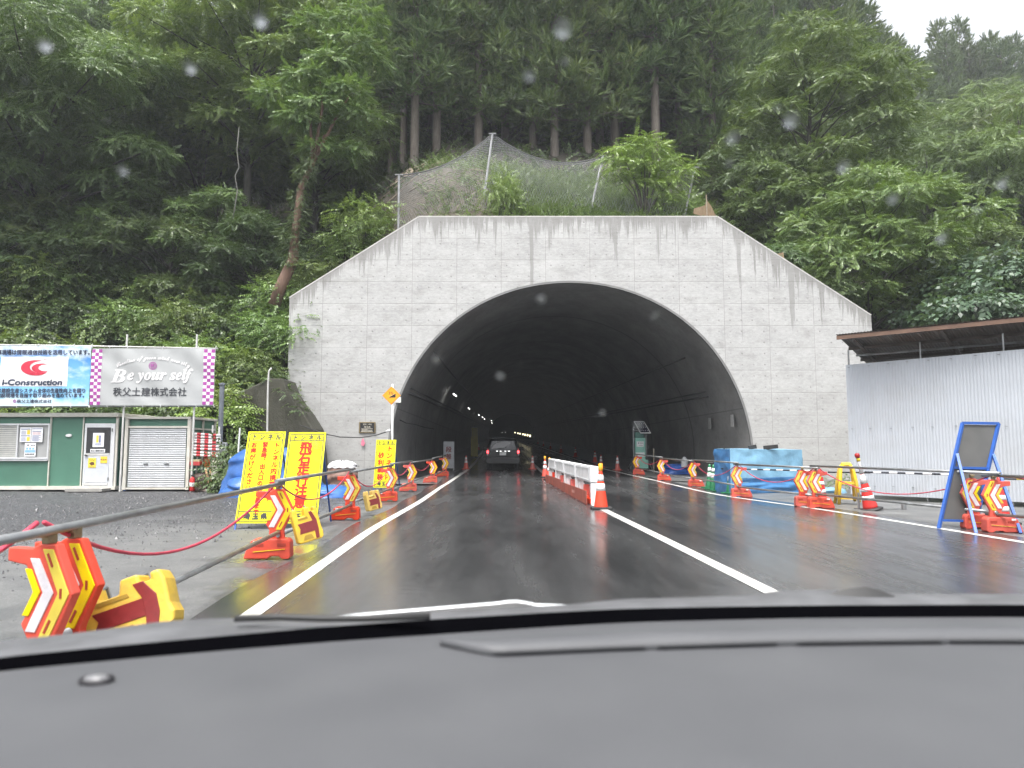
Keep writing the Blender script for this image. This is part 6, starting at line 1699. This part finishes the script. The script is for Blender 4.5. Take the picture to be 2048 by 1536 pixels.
r_ = np.random.default_rng(55); cs = [np.array(P(u, 965, 22.5 + y)) for u, y in ((1690, 0), (1700, .6), (1680, .9), (1665, 1.2), (1710, .3))]
V, tt = lump_leaves(cs, [.30] * 5, .5, 120, [q_ * .5 for q_ in T_SMALL], r_, zmin=-.2)
tag(np_mesh('weeds', V, 4, ML_MID, None, tt), 'green weeds on the ground at the foot of the portal right of the tarpaulin box', None, None, 'stuff')
mb = MB(); q = G(1655, 972); mb.prism([(-.9, 0), (2.6, 0), (2.6, .28), (-.9, .28)], -.12, .12); o = mb.build('kerb_block', mat('grey kerb', (.25, .25, .24), .7), None, bevel=.02); o.location = (q.x, 25.5, -.03); tag(o, 'low concrete kerb at the foot of the portal right of the tarpaulin box', 'kerb')

# ================================================================ ROCKFALL NET above the portal
def net_mat():
    t = NT('wire net'); co = t.coord('UV'); x, y, z = t.sep(co)
    a = t.math('ADD', t.math('MULTIPLY', x, 1.0), y); b = t.math('SUBTRACT', t.math('MULTIPLY', x, 1.0), y)
    fa_ = t.math('ABSOLUTE', t.math('SUBTRACT', t.math('FRACT', a), .5)); fb_ = t.math('ABSOLUTE', t.math('SUBTRACT', t.math('FRACT', b), .5))
    w = t.math('MAXIMUM', t.math('GREATER_THAN', fa_, .468), t.math('GREATER_THAN', fb_, .468))
    tr = t.new('BsdfTransparent'); ms = t.new('MixShader'); t.put(ms.inputs[0], w)
    t.set(Base_Color=(.24, .25, .26), Roughness=.5)
    t.l.new(tr.outputs[0], ms.inputs[1]); t.l.new(t.b.outputs[0], ms.inputs[2]); t.l.new(ms.outputs[0], t.n['Material Output'].inputs['Surface'])
    return t.m
NY = 31.0
tops = [P(798, 350, NY), P(985, 268, 32.0), P(1206, 312, 32.4), P(1390, 335, 31.6)]
bots = [P(797, 440, NY - .3), P(968, 372, 31.2), P(1180, 405, 31.4), P(1368, 412, 31.0)]
t = thing('rockfall_net', 'wire rockfall net strung between four posts on the mound above the portal', 'net', bots[1])
o0 = Vector(t.location); M_NET = net_mat()
for i in range(4):
    mb = MB(); mb.tube([bots[i] - o0 - Vector((0, 0, .5)), tops[i] - o0], .05, 10); mb.box(tops[i] - o0, (.34, .12, .05)); mb.build('post', mat('weathered net post', (.20, .205, .21), .6, .2), t)
for i in range(3):
    a0, a1, b0, b1 = bots[i], bots[i + 1], tops[i], tops[i + 1]; n1, n2 = 20, 8; vs, uvs = [], []
    Lr = (a1 - a0).length; Hh = ((b0 - a0).length + (b1 - a1).length) / 2
    sag = (.45, .75, .35)[i]
    for r_i in range(n2 + 1):
        for c_i in range(n1 + 1):
            s_, h_ = c_i / n1, r_i / n2
            p = a0.lerp(a1, s_).lerp(b0.lerp(b1, s_), h_); p.z -= sag * 4 * s_ * (1 - s_) * h_; p.y -= .25 * math.sin(math.pi * s_) * math.sin(math.pi * h_)
            if h_ == 0: p.z = min(p.z, hz(p.x, p.y) + .1)
            vs.append(tuple(p - o0)); uvs.append((s_ * Lr / .115, h_ * Hh / .115))
    mb = MB(); mb.add(vs, [(r_i * (n1 + 1) + c_i, r_i * (n1 + 1) + c_i + 1, (r_i + 1) * (n1 + 1) + c_i + 1, (r_i + 1) * (n1 + 1) + c_i) for r_i in range(n2) for c_i in range(n1)])
    o = mb.build('net_panel', M_NET, t, smooth=True); uv = o.data.uv_layers.new(name='UVMap')
    for lp in o.data.loops: uv.data[lp.index].uv = uvs[lp.vertex_index]
    mb = MB(); top = [Vector(vs[n2 * (n1 + 1) + c_i]) for c_i in range(n1 + 1)]; mb.tube(top, .03, 6); mb.tube([q + Vector((0, -.02, -.10)) for q in top], .018, 6); mb.build('top_cable', mat('dark wet cable', (.07, .072, .075), .7), t)
q = P(1412, 425, 30.2); t = thing('bamboo_screen', 'small brown reed screen propped at the right end of the portal top', 'screen', q)
mb = MB(); mb.prism([(-.55, -.05), (.5, -.35), (.25, .25), (.05, .55), (-.05, .3), (-.5, .18)], 0, .03); mb.build('reed_mat', bark_mat('dry reeds', (.10, .07, .04), (.22, .155, .09), 6), t)
mb = MB(); mb.tube([(.04, 0, -.4), (.03, 0, .78)], .025, 6); mb.build('stake', mr, t)
q = P(1555, 512, 30.0); mb = MB(); mb.prism([(-.35, 0), (.3, -.3), (.25, .16)], 0, .03); o = mb.build('reed_scrap', bark_mat('dry reeds', (.16, .11, .06), (.34, .25, .15), 6)); o.location = q; tag(o, 'scrap of brown reed matting behind the right chamfer of the portal', 'reed mat')

# ================================================================ TUNNEL LAMPS
M_LAMP = emit('lit lamp', (1, .98, .93), 3.0)
lamps = [((910, 790), 46, .8), ((938, 817), 66, .75), ((958, 830), 92, .75), ((965, 834.5), 108, .8), ((969, 838), 124, .8), ((983, 841), 150, .8), ((984, 846), 170, .9), ((1004, 865), 200, .55), ((1011, 865), 200, .55)]
lamp0 = None
for i, ((u, v), Y, s) in enumerate(lamps):
    p = P(u, v, Y); lb = 'lit tunnel lamp ' + ['nearest the mouth on the left wall', 'second from the mouth on the left wall', 'third from the mouth on the left wall', 'fourth from the mouth on the left wall', 'fifth from the mouth on the left wall', 'small upper one beyond the row on the left wall', 'of the curved bright cluster at the end of the row', 'left of a tiny pair just above the car roof', 'right of a tiny pair just above the car roof'][i]
    if lamp0 is None:
        lamp0 = thing('tunnel_lamp', lb, 'lamp', p, 0, 'lamps along the tunnel', (0, rad(35), 0))
        mb = MB(); mb.box((0, 0, .06), (.26, .9, .08)); mb.build('housing', M_FRAME, lamp0)
        mb = MB(); mb.box((0, 0, 0), (.20, .8, .06)); mb.build('diffuser', M_LAMP, lamp0)
    else: dup(lamp0, p, None, lb, None, s * (1 if Y < 140 else 1.2), (0, rad(35), 0))
M_LAMP2 = emit('warm string light', (1, .88, .55), 1.2)
l2 = None
for i, (u, v, Y) in enumerate(((1030, 866.5, 190), (1036, 868, 165), (1040, 869, 150), (1046, 870.5, 135), (1050, 871.5, 122), (1055, 872.5, 112), (1060, 874, 104))):
    p = P(u, v, Y)
    if l2 is None: 
        mb = MB(); mb.lathe([(.05, 0), (.12, .1), (.12, .25), (.05, .33)], 8); l2 = mb.build('string_light', M_LAMP2); l2.location = p; tag(l2, 'small warm light in the receding string right of the dark car roof', 'lamp', 'string of warm lights deep in the tunnel')
    else: o = l2.copy(); C.objects.link(o); o.location = p

# ================================================================ CAR AHEAD
Yc = 37.5; q = P(1006, 934, Yc); t = thing('car', 'dark compact SUV seen from behind with red tail lamps lit, entering the tunnel', 'car', (q.x, Yc, grade(Yc)), rad(.8))
M_CARP = mat('black car paint', (.006, .0065, .0075), .35, .1, 2, spec=.3)
def loft(sections, mats_, nm, par, **k):
    mb = MB(); mb.grid(sections); n = len(sections[0])
    mb.f.append(tuple(range(n - 1, -1, -1))); mb.m.append(0)
    return mb.build(nm, mats_, par, smooth=True, **k)
def sect(y, wb, zb, wm, zm, wr, zr, n=7):
    r = [(-wb, y, zb), (-wb - .02, y, zb + .12), (-wm, y, zm - .25), (-wm, y, zm), (-wm + .04, y, zm + .08), (-(wm + wr) / 2, y, (zm + zr) / 2), (-wr - .02, y, zr - .10), (-wr + .12, y, zr - .02), (0, y, zr)]
    return r + [(-a, b, c) for a, b, c in r[:-1][::-1]]
secs = [sect(.0, .74, .34, .82, .80, .78, .86), sect(.03, .80, .30, .86, .92, .80, .97), sect(.10, .82, .28, .875, .98, .70, 1.45), sect(.22, .82, .26, .88, .99, .66, 1.62), sect(.6, .82, .25, .885, 1.0, .67, 1.68), sect(1.6, .82, .25, .885, 1.0, .67, 1.69), sect(2.5, .82, .25, .88, .98, .62, 1.60), sect(3.2, .82, .25, .87, .95, .60, 1.05), sect(4.1, .74, .3, .80, .80, .55, .86)]
loft(secs, M_CARP, 'body', t)
glass = mat('dark rear glass', (.015, .017, .02), .06, .05); M_FOG = mat('fogged glass', (.22, .225, .23), .35, .06)
def rearpt(x, z):        # point on the sloping rear window plane
    s = (z - .98) / (1.45 - .98); return (x, .035 + .075 * s - .012, z)
mb = MB(); mb.add([rearpt(-.66, 1.02), rearpt(.66, 1.02), rearpt(.58, 1.46), rearpt(-.58, 1.46)], [(0, 1, 2, 3)]); w = mb.build('rear_window', glass, t, solid=.01)
mb = MB(); poly_ = [(-.58, 1.08), (-.50, 1.24), (-.34, 1.36), (-.10, 1.43), (.22, 1.46), (.38, 1.42), (.38, 1.34), (.26, 1.26), (.10, 1.16), (.08, 1.09), (-.2, 1.10)]
tri = geometry.tessellate_polygon([[Vector((a, b, 0)) for a, b in poly_]]); mb.add([tuple(Vector(rearpt(a, b)) + Vector((0, -.012, 0))) for a, b in poly_], [tuple(x) if ((poly_[x[1]][0] - poly_[x[0]][0]) * (poly_[x[2]][1] - poly_[x[0]][1]) - (poly_[x[2]][0] - poly_[x[0]][0]) * (poly_[x[1]][1] - poly_[x[0]][1])) > 0 else tuple(x[::-1]) for x in tri]); mb.build('wiped_area', M_FOG, w)
mb = MB(); mb.bar((.02, -.005, 1.02), (-.10, .0, 1.10), .022); mb.bar((-.30, .0, 1.09), (.28, .02, 1.135), .02); mb.build('wiper', M_RUBBER, w)
mb = MB(); mb.prism([(-.66, 1.60), (.66, 1.60), (.60, 1.66), (-.60, 1.66)], -.02, .25); mb.build('spoiler', M_CARP, t, bevel=.02)
mb = MB(); mb.box((0, -.01, .96), (.78, .05, .045)); mb.build('tailgate_trim', mat('chrome strip', (.5, .5, .5), .15, metal=.8), t, bevel=.01)
for s in (-1, 1):
    mb = MB(); mb.prism([(s * .72, .72), (s * .84, .72), (s * .87, .95), (s * .80, 1.14), (s * .74, 1.10), (s * .70, .90)], -.035, .12); h_ = mb.build('tail_lamp', mat('tail lamp housing', (.22, .02, .02), .2), t, bevel=.015)
    mb = MB(); mb.lathe([(.0, -.01), (.05, -.005), (.055, .02)], 14, (0, 0, 0), 0, Matrix.Translation((s * .79, -.045, .91)) @ Matrix.Diagonal((1, 1, 1.5, 1)) @ Matrix.Rotation(rad(-90), 4, 'X')); mb.build('lit_lens', emit('lit red lens', (1, .05, .06), 2.6), h_, smooth=True)
    mb = MB(); mb.box((s * .80, -.04, .76), (.07, .03, .06)); mb.build('reversing_lens', mat('clear lens', (.5, .5, .5), .2), h_)
    mb = MB(); mb.lathe([(.30, -.1), (.32, -.06), (.32, .08), (.30, .11)], 20, (0, 0, 0), 0, Matrix.Translation((s * .74, .75, .32)) @ Matrix.Rotation(rad(90), 4, 'Y')); mb.build('wheel', M_RUBBER, t, smooth=True)
    mb = MB(); mb.lathe([(.30, -.1), (.32, -.06), (.32, .08), (.30, .11)], 20, (0, 0, 0), 0, Matrix.Translation((s * .74, 3.3, .32)) @ Matrix.Rotation(rad(90), 4, 'Y')); mb.build('wheel', M_RUBBER, t, smooth=True)
    mb = MB(); mb.box((s * .80, -.05, .42), (.09, .02, .03)); mb.build('reflector', mat('small reflector', (.5, .3, .28), .2), t)
    mb = MB(); mb.box((s * 1.0, 2.3, 1.08), (.22, .12, .16)); mb.build('mirror', M_CARP, t, bevel=.03)
mb = MB(); mb.prism([(-.85, .30), (.85, .30), (.88, .45), (.86, .62), (-.86, .62), (-.88, .45)], -.09, .1); bmp = mb.build('bumper', mat('dark bumper plastic', (.02, .021, .022), .45), t, bevel=.04)
mb = MB(); mb.box((0, -.095, .60), (1.2, .02, .018)); mb.build('bumper_step', mat('pale bumper edge', (.18, .18, .19), .3), bmp)  # step edge in a paler grey than the bumper
mb = MB(); mb.box((0, -.045, .82), (.60, .03, .28)); mb.build('plate_recess', M_RUBBER, t); mb = MB(); mb.box((-.01, -.066, .82), (.34, .014, .17)); pl_ = mb.build('number_plate', mat('white plate', (.66, .67, .66), .4), t, bevel=.004)
for x in (-.30, -.12, .12, .30):
    mb = MB(); mb.box((x, -.05, .945), (.09, .02, .022)); mb.build('plate_lamp', emit('plate lamp', (1, 1, 1), 1.5), t)

# ================================================================ OUR OWN CAR: dashboard, windscreen base, cowl, bonnet edge, wipers
own = thing('car_cabin', 'grey dashboard, black windscreen base and cowl of the car the view is seen from', 'car', (0, 0, 0))
U = [-420, -200, 0, 320, 640, 900, 1240, 1600, 2048, 2300, 2550]
Vlow = [1400, 1368, 1342, 1312, 1285, 1267, 1245, 1236, 1234, 1238, 1246]
Vtop = [1372, 1342, 1314, 1283, 1254, 1236, 1217, 1211, 1209, 1213, 1220]
uu = np.linspace(-420, 2550, 100)
vlow, vtop = np.interp(uu, U, Vlow), np.interp(uu, U, Vtop)
def smooth(a, n=10):
    a = a.copy()
    for _ in range(n): a[1:-1] = .5 * a[1:-1] + .25 * (a[:-2] + a[2:])
    return a
vlow, vtop = smooth(vlow), smooth(vtop)
ZD = .975
far = []
for u, v in zip(uu, vlow):
    a = (u - 1024) / FPX; b = (768 - v) / FPX; dy = CP - b * SP; dz = SP + b * CP; tt = (ZD - CAMZ) / dz
    far.append(Vector((a * tt, dy * tt, ZD)))
def dash_z(s, x): return ZD + .012 * math.sin(s * math.pi) - .055 * max(0, s - .55) ** 2 * 4
def dash_mat():
    t = NT('grained grey dashboard'); co = t.coord('Object'); x, y, z = t.sep(co)
    g = t.noise(co, 900, 3, .6); n = t.noise(co, 5, 4)
    t.set(Base_Color=t.mix(t.rng(n, .3, .7), (.062, .064, .069), (.073, .075, .080)), Roughness=.55, Normal=t.bump(g, .25, .0006), Specular_IOR_Level=.4)
    return t.m
M_DASH = dash_mat(); M_DASHB = mat('black windscreen frit', (.0015, .0015, .002), 1.0, spec=0.0)
rows = []
for i in range(31):
    s = i / 30
    rows.append([(f.x, f.y * (1 - s) + .25 * s, dash_z(s, f.x)) for f in far])
mb = MB(); mb.grid([r[::-1] for r in rows]); dash = mb.build('dashboard', M_DASH, own, smooth=True)
# raised defroster lip with a dark slit
ul = np.linspace(880, 2550, 60)
def on_plane(u, v, z):
    a = (u - 1024) / FPX; b = (768 - v) / FPX; dy = CP - b * SP; dz = SP + b * CP; tt = (z - CAMZ) / dz
    return Vector((a * tt, dy * tt, z))
vl_far = np.interp(ul, uu, vlow) + 7
vl_near = np.interp(ul, [880, 930, 985, 1240, 1560, 1900, 2048, 2550], [1276, 1290, 1302, 1291, 1281, 1277, 1277, 1288])
vl_near = np.maximum(vl_near, vl_far + 2)
zl = ZD + .016
rows = [[tuple(on_plane(u, v, ZD + .004)) for u, v in zip(ul, vl_far)], [tuple(on_plane(u, v * .7 + v2 * .3, zl)) for u, v, v2 in zip(ul, vl_far, vl_near)], [tuple(on_plane(u, v, zl)) for u, v in zip(ul, vl_near)], [tuple(on_plane(u, v, zl) + Vector((0, .004, -.010))) for u, v in zip(ul, vl_near)]]
mb = MB(); mb.grid([r[::-1] for r in rows[::-1]]); mb.build('defroster_lip', M_DASH, dash, smooth=True)
for a_, b_ in ((985, 1290), (1315, 1555), (1595, 1885), (1900, 2300)):
    us = np.linspace(a_, b_, 14); vn = np.interp(us, ul, vl_near); mb = MB()
    mb.grid([[tuple(on_plane(u, v + .5, zl - .002)) for u, v in zip(us, vn)][::-1], [tuple(on_plane(u, v + 5.0, ZD + .013)) for u, v in zip(us, vn)][::-1]][::-1])
    mb.build('defroster_slit', mat('dark slit', (.02, .02, .022), .7), dash)
# light sensor
c = on_plane(193, 1361, ZD + .008)
mb = MB(); mb.lathe([(.019, -.004), (.0225, .0), (.0215, .004), (.017, .003)], 28); o = mb.build('sensor_ring', mat('dark ring', (.012, .011, .014), .5), dash, smooth=True); o.location = c; o.scale = (1.05, .80, 1); 
mb = MB(); mb.lathe([(.0165, .0), (.0150, .0055), (.008, .0075), (.001, .0078)], 24); o = mb.build('sensor_lens', mat('pale lens', (.13, .13, .135), .25), dash, smooth=True); o.location = c; o.scale = (1.05, .80, 1)
# windscreen base: black band
def at_dist(u, v, y): return P(u, v, y)
rows = [[tuple(f + Vector((0, -.004, -.03))) for f in far], [tuple(f + Vector((0, .0, .001))) for f in far], [tuple(P(u, v, f.y + .030)) for u, v, f in zip(uu, vtop, far)], [tuple(P(u, v, f.y + .034) + Vector((0, .004, -.06))) for u, v, f in zip(uu, vtop, far)]]
mb = MB(); mb.grid([r for r in rows]); mb.build('windscreen_frit', M_DASHB, own, smooth=False)
# cowl panel outside
vc = np.interp(uu, [-420, 0, 100, 200, 320, 430, 560, 640, 800, 1000, 1150, 1240, 1350, 1500, 1560, 1640, 1720, 1800, 2048, 2550], [1345, 1281, 1272, 1260, 1243, 1237, 1234, 1238, 1227, 1217, 1208, 1198, 1195, 1190, 1181, 1179, 1181, 1187, 1188, 1200])
vc = np.minimum(vc, vtop - 3)
rng_ = np.random.default_rng(3)
rows = [[tuple(P(u, v + 4, f.y + .036)) for u, v, f in zip(uu, vtop, far)], [tuple(P(u, v * .5 + v2 * .5 + rng_.uniform(-1, 1), f.y + .10)) for u, v, v2, f in zip(uu, vtop, vc, far)], [tuple(P(u, v2, f.y + .17)) for u, v2, f in zip(uu, vc, far)], [tuple(P(u, v2, f.y + .17) + Vector((0, .03, -.03))) for u, v2, f in zip(uu, vc, far)], [tuple(P(u, v2, f.y + .17) + Vector((0, .14, -.25))) for u, v2, f in zip(uu, vc, far)]]
mb = MB(); mb.grid(rows); cowl = mb.build('cowl', mat('grey black cowl plastic', (.085, .087, .092), .6, .25, 12), own, smooth=True)
# bonnet: white crest seen over the cowl
ub = np.linspace(560, 1300, 40)
vb = np.interp(ub, [560, 690, 1000, 1025, 1045, 1070, 1140, 1300], [1240, 1229, 1203, 1199, 1201, 1207, 1209, 1228])
bp_ = [P(u, v, 1.78) for u, v in zip(ub, vb)]
rows = [[tuple(p + Vector((0, -.10, -.09))) for p in bp_], [tuple(p + Vector((0, -.003, -.0050))) for p in bp_], [tuple(p) for p in bp_], [tuple(p + Vector((0, .05, -.016))) for p in bp_], [tuple(p + Vector((0, .5, -.22))) for p in bp_]]
mb = MB(); mb.grid(rows); mb.f = [f for f in mb.f]; mb.m = [0] * len(mb.f)
for k_, f in enumerate(mb.f):
    if min(f) < len(ub): mb.m[k_] = 1
mb.build('bonnet', [mat('white bonnet paint', (.50, .52, .53), .3, coat=.3), mat('dark bonnet gap', (.02, .021, .022), .6)], own, smooth=True)
# wipers
mb = MB(); mb.tube([P(u, v, 1.30) for u, v in ((470, 1237), (560, 1234), (640, 1237), (720, 1237), (860, 1232))], .006, 8); mb.build('wiper', M_RUBBER, own, smooth=True)
wp = ((1650, 1194), (1675, 1182), (1700, 1176), (1735, 1174), (1760, 1180), (1790, 1192)); mb = MB(); mb.grid([[tuple(P(u, v, 1.56) + Vector((0, k * .03, -k * .03))) for u, v in wp] for k in (2, 1, 0)][::-1]); mb.grid([[tuple(P(u, v, 1.56)) for u, v in wp], [tuple(P(u, v + 34, 1.53)) for u, v in wp]]); mb.build('wiper', M_RUBBER, own, smooth=True)
# drops of rain on the windscreen
gt = NT('rain water'); gl = gt.new('BsdfGlass'); gl.inputs['IOR'].default_value = 1.33; gl.inputs['Roughness'].default_value = 0.3
gl.inputs['Color'].default_value = (.9, .92, .95, 1); gtr = gt.new('BsdfTransparent'); gmx = gt.new('MixShader'); gmx.inputs[0].default_value = .5
gt.l.new(gtr.outputs[0], gmx.inputs[1]); gt.l.new(gl.outputs[0], gmx.inputs[2]); gt.l.new(gmx.outputs[0], gt.n['Material Output'].inputs['Surface'])
big = [(1125, 57, 17), (1583, 240, 15), (1688, 333, 12), (2005, 366, 11), (520, 40, 14), (380, 135, 11), (1058, 150, 11), (1787, 397, 11), (1000, 752, 8), (1276, 850, 8), (1885, 475, 12), (1205, 825, 6), (873, 718, 7), (1130, 122, 6), (1465, 275, 12), (1082, 598, 9), (1555, 215, 5), (90, 90, 13), (1310, 630, 6), (245, 340, 10), (630, 890, 5), (1460, 325, 6), (1955, 420, 6)]
rr = np.random.default_rng(21)
drops = MB()
def drop(u, v, r):
    el = (768 - v) / FPX; y = .62 - .22 * max(-.4, el); c = P(u, v, y); R = r / FPX * y
    n = Vector((0, -.52, -.85))                                        # inward normal of the raked glass
    q = n.to_track_quat('Z', 'Y').to_matrix().to_4x4()
    prof = [(R, 0), (R * .93, R * .16), (R * .72, R * .30), (R * .4, R * .39), (R * .05, R * .42)]
    drops.lathe(prof, 14, (0, 0, 0), 0, Matrix.Translation(c) @ q @ Matrix.Diagonal((1, rr.uniform(1.0, 1.25), 1, 1)))
for b in big: drop(*b)
for k_ in range(120):
    u = rr.uniform(20, 2030); v = rr.uniform(5, 1150) if k_ % 3 else rr.uniform(5, 700)
    drop(u, v, rr.uniform(1.2, 2.6))
o = drops.build('raindrops', gt.m, None, smooth=True); tag(o, 'scattered raindrops clinging to the windscreen', None, None, 'stuff')

# ================================================================ rain-misted air
hm = bpy.data.materials.new('rain mist'); hm.use_nodes = True
hn = hm.node_tree.nodes; hn.remove(hn['Principled BSDF'])
pv = hn.new('ShaderNodeVolumePrincipled'); pv.inputs['Color'].default_value = (.90, .94, 1.0, 1); pv.inputs['Density'].default_value = HAZE
pv.inputs['Anisotropy'].default_value = .2
hm.node_tree.links.new(pv.outputs[0], hn['Material Output'].inputs['Volume'])
mb = MB(); mb.box((0, 100, 60), (700, 850, 124))
o = mb.build('haze', hm); tag(o, 'thin rainy mist between the camera and the hills', None, None, 'stuff')
